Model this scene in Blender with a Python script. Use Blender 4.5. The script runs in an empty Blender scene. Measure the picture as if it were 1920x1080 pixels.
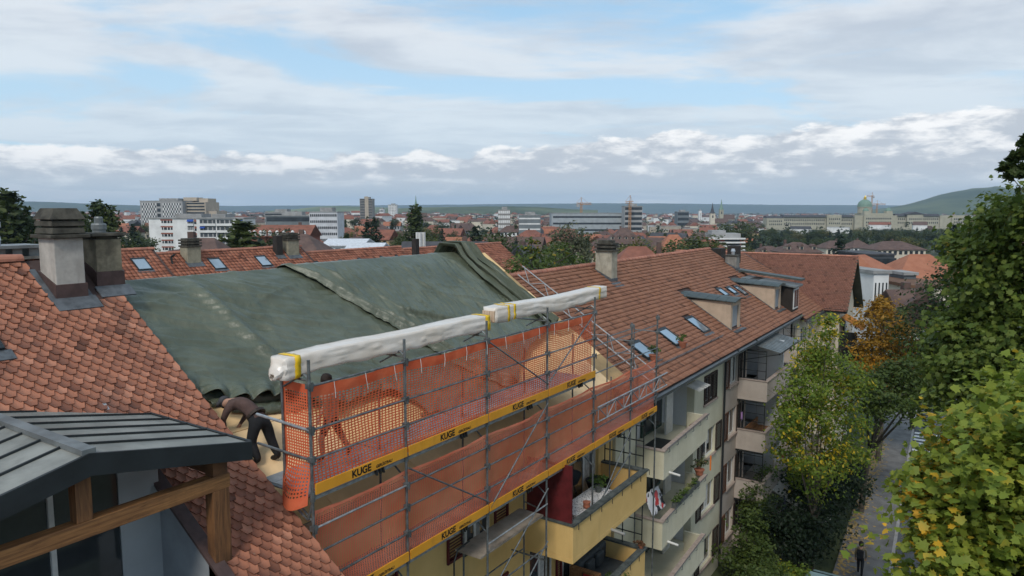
import bpy, bmesh, math, random
import numpy as np
from mathutils import Vector, Matrix, noise as mnoise
R=math.radians
scene=bpy.context.scene
COL=scene.collection
random.seed(7); RNG=np.random.default_rng(11)

# ---------------------------------------------------------------- camera
F_PX=1340.0; HORIZON=394.0; VPX=1855.0; CAM_Z=18.0
PITCH=math.atan((540-HORIZON)/F_PX)
YAW=math.atan((VPX-960)/math.hypot(F_PX,540-HORIZON))
cam=bpy.data.objects.new('camera',bpy.data.cameras.new('camera'))
COL.objects.link(cam)
cam.data.sensor_width=36.0; cam.data.lens=36.0*F_PX/1920.0
cam.data.clip_start=0.1; cam.data.clip_end=60000
cam.location=(0,0,CAM_Z)
cam.rotation_euler=(math.pi/2-PITCH,0,YAW)
scene.camera=cam
scene.render.resolution_x=1024; scene.render.resolution_y=576
_cy,_sy=math.cos(YAW),math.sin(YAW)
FH=Vector((-_sy,_cy,0)); RT=Vector((_cy,_sy,0)); UP=Vector((0,0,1))
FW=FH*math.cos(PITCH)-UP*math.sin(PITCH); UPC=FH*math.sin(PITCH)+UP*math.cos(PITCH)
def place(u,D,z=0.0):
    """ground point in the compass direction of photo column u at distance D in front"""
    return Vector((0,0,z))+FH*D+RT*((u-960)/F_PX*D*1.0)
def zat(v,D):
    """height of something seen at photo row v at distance D"""
    return CAM_Z-math.tan(math.atan((v-540)/F_PX)+PITCH)*D

# ---------------------------------------------------------------- world: overcast autumn sky
SUN_EL=R(44); SUN_DIR=Vector((0.30,-0.85,0)).normalized()*math.cos(SUN_EL)+UP*math.sin(SUN_EL)
world=bpy.data.worlds.new('World'); scene.world=world; world.use_nodes=True
wt=world.node_tree; wt.nodes.clear()
class NT:
    def __init__(s,tree): s.t=tree
    def n(s,typ,**kw):
        nd=s.t.nodes.new(typ)
        for k,v in kw.items(): setattr(nd,k,v)
        return nd
    def put(s,sock,val):
        if isinstance(val,bpy.types.NodeSocket): s.t.links.new(val,sock)
        elif isinstance(val,(tuple,list)) and len(val)==3 and sock.type=='RGBA': sock.default_value=(*val,1)
        else: sock.default_value=val
    def m(s,op,a,b=0.0,c=None,clamp=False):
        nd=s.n('ShaderNodeMath',operation=op,use_clamp=clamp); s.put(nd.inputs[0],a); s.put(nd.inputs[1],b)
        if c is not None: s.put(nd.inputs[2],c)
        return nd.outputs[0]
    def ss(s,x,lo,hi):
        nd=s.n('ShaderNodeMapRange',interpolation_type='SMOOTHSTEP'); s.put(nd.inputs[0],x); s.put(nd.inputs[1],lo); s.put(nd.inputs[2],hi)
        return nd.outputs[0]
    def mr(s,x,a,b,c,d):
        nd=s.n('ShaderNodeMapRange'); s.put(nd.inputs[0],x)
        for i,v in enumerate((a,b,c,d)): s.put(nd.inputs[i+1],v)
        return nd.outputs[0]
    def mix(s,f,a,b,typ='MIX'):
        nd=s.n('ShaderNodeMix',data_type='RGBA',blend_type=typ); s.put(nd.inputs[0],f); s.put(nd.inputs[6],a); s.put(nd.inputs[7],b)
        return nd.outputs[2]
    def xyz(s,x,y,z):
        nd=s.n('ShaderNodeCombineXYZ'); s.put(nd.inputs[0],x); s.put(nd.inputs[1],y); s.put(nd.inputs[2],z); return nd.outputs[0]
    def noise(s,vec,scale,detail=4,rough=.55,dist=0.0,out=0):
        nd=s.n('ShaderNodeTexNoise'); 
        if vec is not None: s.t.links.new(vec,nd.inputs['Vector'])
        nd.inputs['Scale'].default_value=scale; nd.inputs['Detail'].default_value=detail
        nd.inputs['Roughness'].default_value=rough; nd.inputs['Distortion'].default_value=dist
        return nd.outputs[out]
    def vscale(s,vec,k):
        nd=s.n('ShaderNodeVectorMath',operation='MULTIPLY'); s.t.links.new(vec,nd.inputs[0]); nd.inputs[1].default_value=k; return nd.outputs[0]
w=NT(wt)
wo=w.n('ShaderNodeOutputWorld'); bg=w.n('ShaderNodeBackground'); wt.links.new(bg.outputs[0],wo.inputs[0])
sky=w.n('ShaderNodeTexSky',sky_type='NISHITA'); sky.sun_disc=False
sky.sun_elevation=SUN_EL; sky.sun_rotation=math.atan2(SUN_DIR.x,SUN_DIR.y)
sky.altitude=550; sky.air_density=1.0; sky.dust_density=1.2; sky.ozone_density=1.2
tc=w.n('ShaderNodeTexCoord').outputs['Generated']
sp=w.n('ShaderNodeSeparateXYZ'); wt.links.new(tc,sp.inputs[0]); X,Y,Z=sp.outputs
zc=w.m('MAXIMUM',Z,0.0)
den=w.m('ADD',zc,0.075)
px=w.m('DIVIDE',X,den); py=w.m('DIVIDE',Y,den)
pa=w.m('ADD',w.m('MULTIPLY',px,RT.x),w.m('MULTIPLY',py,RT.y)); pb_=w.m('ADD',w.m('MULTIPLY',px,FH.x),w.m('MULTIPLY',py,FH.y))
pv=w.xyz(w.m('MULTIPLY',pa,.62),pb_,3.7)
n1=w.noise(pv,0.66,13,.60,.45)
n1b=w.noise(pv,0.23,3,.5)
cover=w.m('ADD',n1,w.m('MULTIPLY',w.m('SUBTRACT',n1b,0.46),0.5))
hi_mask=w.ss(cover,0.44,0.565)
hi_lum=w.noise(pv,1.3,11,.62,.3)
K=10.0   # colours below are scene-referred; the background strength is 0.1
def kc(r,g,b): return (r*K,g*K,b*K)
hi_col=w.mix(w.ss(hi_lum,.36,.64),kc(.43,.465,.53),kc(.63,.655,.69))
skyc=w.mix(0.6,sky.outputs[0],kc(.36,.60,.80))
base=w.mix(w.m('MULTIPLY',hi_mask,0.93),skyc,hi_col)
# thin veil just over the bank
base=w.mix(w.m('MULTIPLY',w.ss(zc,.30,.08),0.42),base,kc(.56,.70,.79))
# low cloud bank along the horizon
rd=w.m('ADD',w.m('MULTIPLY',X,RT.x),w.m('MULTIPLY',Y,RT.y))
bv=w.vscale(tc,(1.0,1.0,2.6))
nb=w.noise(bv,4.5,8,.55,.2); nb2=w.noise(bv,17.0,11,.60,.25); nb3=w.noise(w.vscale(tc,(1,1,9.0)),4.0,6,.6,.5)
top=w.m('ADD',w.m('ADD',0.092,w.m('MULTIPLY',rd,0.042)),w.m('ADD',w.m('MULTIPLY',w.m('SUBTRACT',nb,.5),0.08),w.m('MULTIPLY',w.m('SUBTRACT',nb2,.5),0.045)))
bmask=w.ss(w.m('SUBTRACT',top,zc),-0.002,0.006)
vfrac=w.m('DIVIDE',zc,top)
nb4=w.noise(w.vscale(tc,(1,1,3.4)),26.0,9,.6,.3)
lum=w.m('ADD',w.m('MULTIPLY',vfrac,.62),w.m('ADD',w.m('ADD',w.m('MULTIPLY',w.m('SUBTRACT',nb2,.5),1.9),w.m('MULTIPLY',w.m('SUBTRACT',nb3,.5),1.2)),w.m('MULTIPLY',w.m('SUBTRACT',nb4,.36),1.3)))
bcol=w.mix(w.ss(lum,.40,.98),kc(.47,.51,.56),kc(.86,.86,.855))
bcol=w.mix(w.ss(zc,.06,.008),bcol,kc(.56,.64,.70))
bcol=w.mix(w.m('MULTIPLY',w.ss(nb3,.5,.66),w.ss(zc,.075,.03)),bcol,kc(.70,.74,.77))
colr=w.mix(bmask,base,bcol)
wt.links.new(colr,bg.inputs[0]); bg.inputs[1].default_value=0.1

sun=bpy.data.objects.new('sun',bpy.data.lights.new('sun','SUN')); COL.objects.link(sun)
sun.data.energy=1.5; sun.data.angle=R(12); sun.data.color=(1.0,.93,.83)
sun.rotation_euler=(-SUN_DIR).to_track_quat('-Z','Y').to_euler()
sun.location=(0,0,60)
scene.view_settings.view_transform='Standard'; scene.view_settings.look='None'
scene.view_settings.exposure=0.38; scene.view_settings.gamma=1.0
try: scene.view_settings.use_curve_mapping=False
except Exception: pass

# ---------------------------------------------------------------- materials
MATS={}
def M(name,col,rough=.75,var=.18,scale=2.0,col2=None,bump=0.0,bscale=20.0,metal=0.0,spec=.35,isl=0.0,objr=0.0,trans=0.0,streak=False,stain=0.0,coords='Object',det=6):
    if name in MATS: return MATS[name]
    m=bpy.data.materials.new(name); m.use_nodes=True; MATS[name]=m
    t=NT(m.node_tree); b=m.node_tree.nodes['Principled BSDF']
    co=t.n('ShaderNodeTexCoord').outputs[coords]
    v=t.vscale(co,(1,1,.25)) if streak else co
    n=t.noise(v,scale,det,.6)
    f=t.ss(n,.3,.7)
    c2=col2 or tuple(min(1,c*(1+var)) for c in col); c1=col if col2 else tuple(c*(1-var) for c in col)
    c=t.mix(f,c1,c2)
    if stain>0:
        s2=t.noise(t.vscale(co,(1,1,.18)),scale*1.7+.6,5,.65)
        c=t.mix(t.m('MULTIPLY',t.ss(s2,.52,.78),stain),c,(.05,.048,.045))
    if isl>0:
        r=t.n('ShaderNodeNewGeometry').outputs['Random Per Island']
        c=t.mix(1.0,c,t.mix(r,(1-isl,)*3,(1+isl,)*3),'MULTIPLY')
    if objr>0:
        r=t.n('ShaderNodeObjectInfo').outputs['Random']
        c=t.mix(1.0,c,t.mix(r,(1-objr,)*3,(1+objr,)*3),'MULTIPLY')
    t.put(b.inputs['Base Color'],c)
    b.inputs['Roughness'].default_value=rough; b.inputs['Metallic'].default_value=metal
    b.inputs['Specular IOR Level'].default_value=spec
    if bump>0:
        bn=t.n('ShaderNodeBump'); bn.inputs['Strength'].default_value=bump; bn.inputs['Distance'].default_value=.02
        t.put(bn.inputs['Height'],t.noise(v,bscale,5,.6)); t.put(b.inputs['Normal'],bn.outputs[0])
    if trans>0:
        out=m.node_tree.nodes['Material Output']; tr=t.n('ShaderNodeBsdfTranslucent'); t.put(tr.inputs[0],c)
        mx=t.n('ShaderNodeMixShader'); mx.inputs[0].default_value=trans
        t.put(mx.inputs[1],b.outputs[0]); t.put(mx.inputs[2],tr.outputs[0]); t.put(out.inputs[0],mx.outputs[0])
    return m
def tile_mat(name,c_lo,c_mid,c_hi,objr=False,dark=.25):
    """clay tiles: every tile its own tone, weathered, some nearly black"""
    if name in MATS: return MATS[name]
    m=bpy.data.materials.new(name); m.use_nodes=True; MATS[name]=m
    t=NT(m.node_tree); b=m.node_tree.nodes['Principled BSDF']
    r=t.n('ShaderNodeNewGeometry').outputs['Random Per Island']
    if objr:
        r=t.m('FRACT',t.m('ADD',r,t.n('ShaderNodeObjectInfo').outputs['Random']))
    rp=t.n('ShaderNodeValToRGB'); t.put(rp.inputs[0],r)
    e=rp.color_ramp.elements; e[0].position=0; e[0].color=(*[c*.55 for c in c_lo],1); e[1].position=1; e[1].color=(*c_hi,1)
    for p,c in ((.07,c_lo),(.5,c_mid),(.85,[x*1.08 for x in c_mid])):
        q=rp.color_ramp.elements.new(p); q.color=(*c,1)
    co=t.n('ShaderNodeNewGeometry').outputs['Position']
    n=t.noise(co,.9,7,.68); n2=t.noise(co,26.0,4,.6); n3=t.noise(t.vscale(co,(.35,2.2,.35)),1.1,5,.6)
    c=t.mix(t.m('MULTIPLY',t.ss(n,.5,.78),dark*1.8),rp.outputs[0],(.085,.06,.055))
    c=t.mix(t.m('MULTIPLY',t.ss(n2,.5,.75),.28),c,(.16,.10,.08))
    c=t.mix(t.m('MULTIPLY',t.ss(n3,.55,.75),.45),c,(.10,.075,.06))
    c=t.mix(t.m('MULTIPLY',t.ss(t.noise(co,9.0,5,.7),.66,.74),.5),c,(.30,.28,.22))
    t.put(b.inputs['Base Color'],c); b.inputs['Roughness'].default_value=.8; b.inputs['Specular IOR Level'].default_value=.3
    bn=t.n('ShaderNodeBump'); bn.inputs['Strength'].default_value=.25; bn.inputs['Distance'].default_value=.01
    t.put(bn.inputs['Height'],n2); t.put(b.inputs['Normal'],bn.outputs[0])
    return m

# ---------------------------------------------------------------- mesh helpers
def link(o): COL.objects.link(o); return o
def tag(o,label=None,cat=None,group=None,kind=None):
    if label: o['label']=label
    if cat: o['category']=cat
    if group: o['group']=group
    if kind: o['kind']=kind
    return o
def empty(name,loc=(0,0,0),rz=0.0,label=None,cat=None,group=None):
    o=bpy.data.objects.new(name,None); link(o); o.location=loc; o.rotation_euler=(0,0,rz); o.empty_display_size=.3
    return tag(o,label,cat,group)
def adopt(o,parent,keep=True):
    """parent o (built in world coordinates) to a thing without moving it"""
    o.parent=parent
    if keep:
        bpy_m=Matrix.LocRotScale(parent.location,parent.rotation_euler,parent.scale)
        if parent.parent:
            pp=parent.parent; bpy_m=Matrix.LocRotScale(pp.location,pp.rotation_euler,pp.scale)@parent.matrix_parent_inverse@bpy_m
        o.matrix_parent_inverse=bpy_m.inverted()
    return o
class MB:
    def __init__(s): s.v=[]; s.f=[]; s.mi=[]; s.cur=0
    def add(s,vs,fs):
        o=len(s.v); s.v.extend([tuple(p) for p in vs]); 
        for f in fs: s.f.append(tuple(i+o for i in f)); s.mi.append(s.cur)
        return s
    def box(s,a,b):
        x0,y0,z0=[min(a[i],b[i]) for i in range(3)]; x1,y1,z1=[max(a[i],b[i]) for i in range(3)]
        return s.add([(x0,y0,z0),(x1,y0,z0),(x1,y1,z0),(x0,y1,z0),(x0,y0,z1),(x1,y0,z1),(x1,y1,z1),(x0,y1,z1)],
            [(0,3,2,1),(4,5,6,7),(0,1,5,4),(1,2,6,5),(2,3,7,6),(3,0,4,7)])
    def hexa(s,p):   # eight corners: bottom 0-3, top 4-7
        return s.add(p,[(0,3,2,1),(4,5,6,7),(0,1,5,4),(1,2,6,5),(2,3,7,6),(3,0,4,7)])
    def bar(s,p,q,w,h,up=(0,0,1)):
        p=Vector(p);q=Vector(q);d=(q-p).normalized();u=Vector(up)
        if abs(d.dot(u))>.99: u=Vector((1,0,0))
        sx=d.cross(u).normalized()*w/2; sz=sx.normalized().cross(d).normalized()*h/2
        return s.hexa([p-sx-sz,p+sx-sz,q+sx-sz,q-sx-sz,p-sx+sz,p+sx+sz,q+sx+sz,q-sx+sz])
    def tube(s,p,q,r,n=8,r2=None,cap=True):
        p=Vector(p);q=Vector(q);d=(q-p); 
        if d.length<1e-6: return s
        d.normalize(); u=Vector((0,0,1)) if abs(d.z)<.95 else Vector((1,0,0))
        a=d.cross(u).normalized(); b=a.cross(d); r2=r if r2 is None else r2
        vs=[p+(a*math.cos(2*math.pi*i/n)+b*math.sin(2*math.pi*i/n))*r for i in range(n)]+[q+(a*math.cos(2*math.pi*i/n)+b*math.sin(2*math.pi*i/n))*r2 for i in range(n)]
        fs=[(i,(i+1)%n,n+(i+1)%n,n+i) for i in range(n)]
        if cap: fs+= [tuple(range(n))[::-1],tuple(range(n,2*n))]
        return s.add(vs,fs)
    def path(s,pts,r,n=6):
        for a,b in zip(pts[:-1],pts[1:]): s.tube(a,b,r,n)
        return s
    def lathe(s,c,prof,n=12):   # prof: (radius,z)
        vs=[];c=Vector(c)
        for r,z in prof:
            for i in range(n): vs.append(c+Vector((r*math.cos(2*math.pi*i/n),r*math.sin(2*math.pi*i/n),z)))
        fs=[(k*n+i,k*n+(i+1)%n,(k+1)*n+(i+1)%n,(k+1)*n+i) for k in range(len(prof)-1) for i in range(n)]
        fs+=[tuple(range(n))[::-1],tuple(range((len(prof)-1)*n,len(prof)*n))]
        return s.add(vs,fs)
    def prism(s,poly,d):  # poly: list of 3d points, extruded by vector d
        n=len(poly); d=Vector(d); vs=[Vector(p) for p in poly]+[Vector(p)+d for p in poly]
        return s.add(vs,[tuple(range(n))[::-1],tuple(range(n,2*n))]+[(i,(i+1)%n,n+(i+1)%n,n+i) for i in range(n)])
    def mesh(s,name,mats,smooth=False):
        me=bpy.data.meshes.new(name); me.from_pydata(s.v,[],s.f)
        for m in (mats if isinstance(mats,(list,tuple)) else [mats]): me.materials.append(m)
        if any(s.mi): me.polygons.foreach_set('material_index',s.mi)
        if smooth: me.polygons.foreach_set('use_smooth',[True]*len(me.polygons))
        me.update(); 
        bm=bmesh.new(); bm.from_mesh(me); bmesh.ops.recalc_face_normals(bm,faces=bm.faces); bm.to_mesh(me); bm.free()
        return me
    def build(s,name,mats,parent=None,smooth=False,label=None,cat=None,group=None,kind=None,bevel=0.0):
        o=bpy.data.objects.new(name,s.mesh(name,mats,smooth)); link(o)
        if parent is not None: adopt(o,parent)
        if bevel>0:
            bv=o.modifiers.new('bevel','BEVEL'); bv.width=bevel; bv.segments=2; bv.limit_method='ANGLE'
        return tag(o,label,cat,group,kind)
def np_mesh(name,verts,faces4,mats,smooth=False,mi=None):
    """fast mesh from numpy arrays; faces (n,k)"""
    me=bpy.data.meshes.new(name); verts=np.asarray(verts,np.float32); faces4=np.asarray(faces4,np.int32)
    k=faces4.shape[1]; n=len(faces4)
    me.vertices.add(len(verts)); me.vertices.foreach_set('co',verts.ravel())
    me.loops.add(n*k); me.loops.foreach_set('vertex_index',faces4.ravel())
    me.polygons.add(n); me.polygons.foreach_set('loop_start',np.arange(0,n*k,k,dtype=np.int32)); me.polygons.foreach_set('loop_total',np.full(n,k,np.int32))
    for m in (mats if isinstance(mats,(list,tuple)) else [mats]): me.materials.append(m)
    if mi is not None: me.polygons.foreach_set('material_index',np.asarray(mi,np.int32))
    if smooth: me.polygons.foreach_set('use_smooth',[True]*n)
    me.update(calc_edges=True); me.validate()
    return me
def obj(name,me,parent=None,loc=(0,0,0),rz=0.0,scale=1.0,label=None,cat=None,group=None,kind=None,keep=False):
    o=bpy.data.objects.new(name,me); link(o); o.location=loc; o.rotation_euler=(0,0,rz) if not isinstance(rz,(tuple,list)) else rz
    o.scale=(scale,)*3 if not isinstance(scale,(tuple,list)) else scale
    if parent is not None:
        if keep: adopt(o,parent)
        else: o.parent=parent
    return tag(o,label,cat,group,kind)
ORD=['first','second','third','fourth','fifth','sixth','seventh','eighth','ninth','tenth','eleventh','twelfth','thirteenth','fourteenth','fifteenth','sixteenth','seventeenth','eighteenth','nineteenth','twentieth']+['%dth'%i for i in range(21,80)]
def fbm(x,y,oct=4,seed=0.0):
    v=0;a=.5;f=1.0
    for i in range(oct):
        v+=a*mnoise.noise(Vector((x*f+seed,y*f-seed*1.7,seed*.37+i*7.1))); a*=.5; f*=2.03
    return v
# ================================================================ SETTING: ground, street
def sstep(a,b,x):
    t=min(1,max(0,(x-a)/(b-a))); return t*t*(3-2*t)
def gz(x,y):
    D=math.hypot(x,y)
    if D<85: return 0.0
    f=x*FH.x+y*FH.y; l=x*RT.x+y*RT.y; a=math.atan2(l,f)
    w=sstep(-.22,.22,a) if abs(a)<2 else .5
    return -13.0*sstep(90,460,D)*w-3.5*sstep(120,420,D)*(1-w)
mat_ground=M('ground_cover',(.045,.06,.03),.95,col2=(.10,.10,.075),scale=.02)
rings=[0,6,12,20,30,42,56,72,90,110,135,165,200,245,300,370,460,570,700,860,1060,1300,1600,2000,2600,3400,4500,6000,8000,10500,13500]
NA=96; vs=[(0,0,-.03)]; fs=[]
for r_ in rings[1:]:
    for i in range(NA):
        a=2*math.pi*i/NA; x,y=r_*math.cos(a),r_*math.sin(a); vs.append((x,y,gz(x,y)-.03))
for i in range(NA): fs.append((0,1+i,1+(i+1)%NA))
for k in range(len(rings)-2):
    for i in range(NA):
        a=1+k*NA+i; b=1+k*NA+(i+1)%NA; fs.append((a,b,b+NA,a+NA))
me=bpy.data.meshes.new('ground'); me.from_pydata(vs,[],fs); me.materials.append(mat_ground); me.update()
obj('ground',me,kind='structure')
# the street runs along the row of houses, bending a little to the left
def kerb_x(y): return -1.55-.0405*y
asphalt=M('asphalt',(.085,.09,.098),.9,scale=.8,var=.22,bump=.2,bscale=60)
paving=M('pavement_asphalt',(.155,.152,.148),.92,scale=1.2,var=.25,bump=.2,bscale=50)
kerbm=M('kerb_stone',(.30,.29,.28),.85,scale=3)
YS=list(range(-20,116,4))
def strip(name,off0,off1,z,mat,thick=.0):
    b=MB()
    for y0,y1 in zip(YS[:-1],YS[1:]):
        a,c=kerb_x(y0),kerb_x(y1)
        P=[(a+off0,y0,z),(a+off1,y0,z),(c+off1,y1,z),(c+off0,y1,z)]
        if thick: b.hexa([(p[0],p[1],z-thick) for p in P]+P)
        else: b.add(P,[(0,1,2,3)])
    return b.build(name,mat,kind='structure')
strip('road',.16,7.2,.004,asphalt)
strip('pavement',-2.35,0,.12,paving,.15)
kb=strip('kerb',0.003,.16,.135,kerbm,.16)
strip('far_pavement',7.36,9.6,.12,paving,.15)
strip('far_kerb',7.2,7.357,.135,kerbm,.16)
garden=M('garden_soil',(.035,.05,.022),.95,col2=(.06,.075,.03),scale=.9,bump=.5,bscale=8)
strip('garden_ground',-12,-2.353,.012,garden)
white_paint=M('road_paint',(.70,.70,.68),.8,scale=6,var=.15)
b=MB()
for i in range(6):
    y0=60.2+i*.95; x=kerb_x(y0); b.box((x+.2,y0,.009),(x+3.2,y0+.48,.012))
b.build('crosswalk_marking',white_paint,kind='structure')
# ---------------------------------------------------------------- shared building materials
lead=M('lead_flashing',(.11,.12,.13),.55,scale=5,var=.3,metal=.3)
brown_sheet=M('brown_sheet_metal',(.085,.055,.05),.5,scale=6,var=.2,metal=.2)
dark_sheet=M('anthracite_sheet',(.018,.023,.026),.5,scale=1.5,var=.25)
seam_sheet=M('standing_seam_zinc',(.235,.24,.22),.5,scale=1.6,var=.25,metal=.1,stain=.25,bump=.05,bscale=4)
zinc=M('zinc_grey',(.20,.22,.225),.45,scale=2,var=.25,metal=.4)
gutter_m=M('gutter_metal',(.135,.15,.16),.4,scale=2,metal=.5)
pale_zinc=M('pale_zinc',(.42,.44,.46),.35,scale=3,metal=.6)
glass=M('window_glass',(.035,.042,.047),.06,scale=.5,var=.5,spec=.8,objr=.75)
glass_light=M('skylight_glass',(.38,.43,.47),.08,scale=.6,var=.15,spec=1.0,metal=.5)
curtain_m=M('curtain',(.42,.42,.40),.8,scale=9,var=.25,objr=.3)
white_frame=M('white_window_frame',(.62,.62,.60),.5,scale=6,var=.08)
concrete=M('concrete_dark',(.06,.056,.045),.9,scale=4,var=.5,bump=.5,bscale=14,stain=.6)
render_white=M('chimney_render_white',(.40,.38,.345),.9,scale=3,var=.18,bump=.25,bscale=18,stain=.35)
render_olive=M('chimney_render_olive',(.21,.185,.13),.95,scale=3,var=.4,bump=.4,bscale=22,stain=.5)
red_tile=tile_mat('hex_clay_tile',(.225,.09,.056),(.345,.142,.085),(.45,.205,.13),objr=True)
far_tile=tile_mat('interlocking_clay_tile',(.235,.105,.062),(.30,.138,.082),(.36,.175,.11),dark=.12)
back_tile=tile_mat('orange_clay_tile',(.21,.078,.048),(.34,.13,.078),(.43,.19,.12),dark=.18)
wing_tile=tile_mat('small_clay_tile',(.185,.085,.06),(.215,.098,.069),(.245,.115,.08),dark=.08)
ridge_m=M('ridge_clay',(.30,.12,.085),.8,col2=(.40,.18,.12),scale=5,objr=.18,bump=.3,bscale=20)
# ---------------------------------------------------------------- roof covering helpers
def tile_mesh(w,L,th,lift,cut=0.0,wl=None):
    """one roof tile: s across (0 centred), t down the slope (0 = lower edge), n out of the roof"""
    wl=wl or w*.46
    if cut>0: top=[(-w/2,-L),(w/2,-L),(w/2,-cut),(w*.25,0),(-w*.25,0),(-w/2,-cut)]
    else: top=[(-w/2,-L),(w/2,-L),(w/2,0),(-w/2,0)]
    h=lambda t: .004+lift*(1+t/L)
    up=[(s,t,h(t)+th) for s,t in top]; lo=[(s,t,h(t)-.004) for s,t in top]
    return up,lo
class Roof:
    """a roof plane: o = a point on the ridge, a = unit vector along the ridge, d = unit vector down the slope"""
    def __init__(s,o,a,d):
        s.o=Vector(o); s.a=Vector(a).normalized(); s.d=Vector(d).normalized(); s.n=s.a.cross(s.d)
        if s.n.z<0: s.n=-s.n
    def p(s,along,down,out=0.0): return s.o+s.a*along+s.d*down+s.n*out
    def mat(s): return Matrix((( s.a.x,s.d.x,s.n.x),(s.a.y,s.d.y,s.n.y),(s.a.z,s.d.z,s.n.z)))
    def field(s,name,a0,a1,d0,d1,w,e,mat,parent,th=.018,lift=.03,L=None,cut=0.0,skip=None,jit=.012,half=True):
        L=L or e*1.5; up,lo=tile_mesh(w*(.985 if half else 1.0),L,th,lift,cut); k=len(up)
        V=[];Fq=[];base=np.array(up+lo)
        rows=int((d1-d0)/e+.5); rng=np.random.default_rng(int(abs(s.o.x*13+s.o.y*7+a0*3))+5)
        Mx=np.array(s.mat()); cnt=0
        allv=[]
        for r_ in range(rows):
            dd=d0+(r_+1)*e
            off=(w/2 if (half and r_%2) else 0)
            nc=int((a1-a0)/w)
            for c in range(nc):
                al=a0+(c+.5)*w+off
                if al>a1-w*.3: continue
                if skip and skip(al,dd): continue
                q=base.copy(); q[:,0]+=al+rng.normal(0,jit*.25); q[:,1]+=dd+rng.normal(0,jit*.4); q[:,2]+=rng.normal(0,jit*.22)
                allv.append(q); cnt+=1
        if not cnt: return None
        A=np.concatenate(allv)@Mx.T+np.array(s.o)
        idx=np.arange(cnt)[:,None]*(2*k)
        me=bpy.data.meshes.new(name)
        if k==4:
            quads=np.array([(0,1,2,3),(3,2,6,7),(0,3,7,4),(2,1,5,6)])
            me=np_mesh(name,A,(idx[:,None,:]+quads[None]).reshape(-1,4),mat)
        else:
            tri=[(0,1,2),(0,2,5),(2,3,4),(2,4,5)]+[t for i,j in ((2,3),(3,4),(4,5),(1,2),(5,0)) for t in ((i,j,j+k),(i,j+k,i+k))]
            me=np_mesh(name,A,(idx[:,None,:]+np.array(tri)[None]).reshape(-1,3),mat)
        o=bpy.data.objects.new(name,me); link(o)
        if parent is not None: adopt(o,parent)
        o['kind']='stuff'; return o
    def slab(s,b,a0,a1,d0,d1,t0,t1):
        P=[s.p(a,d,t) for t in (t0,t1) for a,d in ((a0,d0),(a1,d0),(a1,d1),(a0,d1))]
        b.hexa(P); return b
def ridge_run(roof,a0,a1,parent,r=.12,step=.40,out=.03,mat=ridge_m):
    n=max(1,int((a1-a0)/step)); st=(a1-a0)/n; b=MB(); K=8
    vs=[];ft=[]
    for j,(t,rr) in enumerate(((0,r*1.08),(st*1.04,r*.94))):
        for i in range(K+1):
            an=math.pi*(i/K)*1.1-.05*math.pi; vs.append((t,rr*math.cos(an),rr*math.sin(an)*.9))
    for i in range(K): ft.append((i,i+1,K+2+i,K+1+i))
    ft.append(tuple(range(K+1))); b.add(vs,ft)
    me=b.mesh('ridge_tile',mat,smooth=False)
    rz=math.atan2(roof.a.y,roof.a.x)
    for i in range(n):
        p=roof.p(a0+i*st,0,0); o=obj('ridge_tile',me,loc=(p.x,p.y,p.z+out-.02+random.uniform(-.006,.006)),rz=rz); adopt(o,parent)
def skylight(roof,al,dn,w,h,parent,name='skylight',gm=None,open_=False):
    fr=MB()
    for (a0,a1,d0,d1) in ((al-w/2,al-w/2+.06,dn,dn+h),(al+w/2-.06,al+w/2,dn,dn+h),(al-w/2+.06,al+w/2-.06,dn,dn+.13),(al-w/2+.06,al+w/2-.06,dn+h-.08,dn+h)):
        roof.slab(fr,a0,a1,d0,d1,-.02,.13)
    o=fr.build(name,dark_sheet,parent)
    g=MB(); roof.slab(g,al-w/2+.06,al+w/2-.06,dn+.13,dn+h-.08,.02,.105); adopt_o=g.build('pane',gm or glass_light,o)
    f=MB(); roof.slab(f,al-w/2-.1,al+w/2+.1,dn+h,dn+h+.24,.03,.075); f.build('apron',lead,o)
    return o
def wall_panel(b,X,y0,y1,z0,z1,t,holes=()):
    """wall in the plane X (outer face at X, thickness t inwards), with rectangular openings"""
    ys=sorted({y0,y1,*[h[0] for h in holes],*[h[1] for h in holes]}); zs=sorted({z0,z1,*[h[2] for h in holes],*[h[3] for h in holes]})
    ys=[y for y in ys if y0<=y<=y1]; zs=[z for z in zs if z0<=z<=z1]
    for a,c in zip(ys[:-1],ys[1:]):
        run=None
        for e,f in zip(zs[:-1],zs[1:]):
            m=((a+c)/2,(e+f)/2)
            if any(h[0]<m[0]<h[1] and h[2]<m[1]<h[3] for h in holes):
                if run: b.box((X-t,a,run[0]),(X,c,run[1])); run=None
            else: run=(run[0],f) if run else (e,f)
        if run: b.box((X-t,a,run[0]),(X,c,run[1]))
    return b
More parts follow.
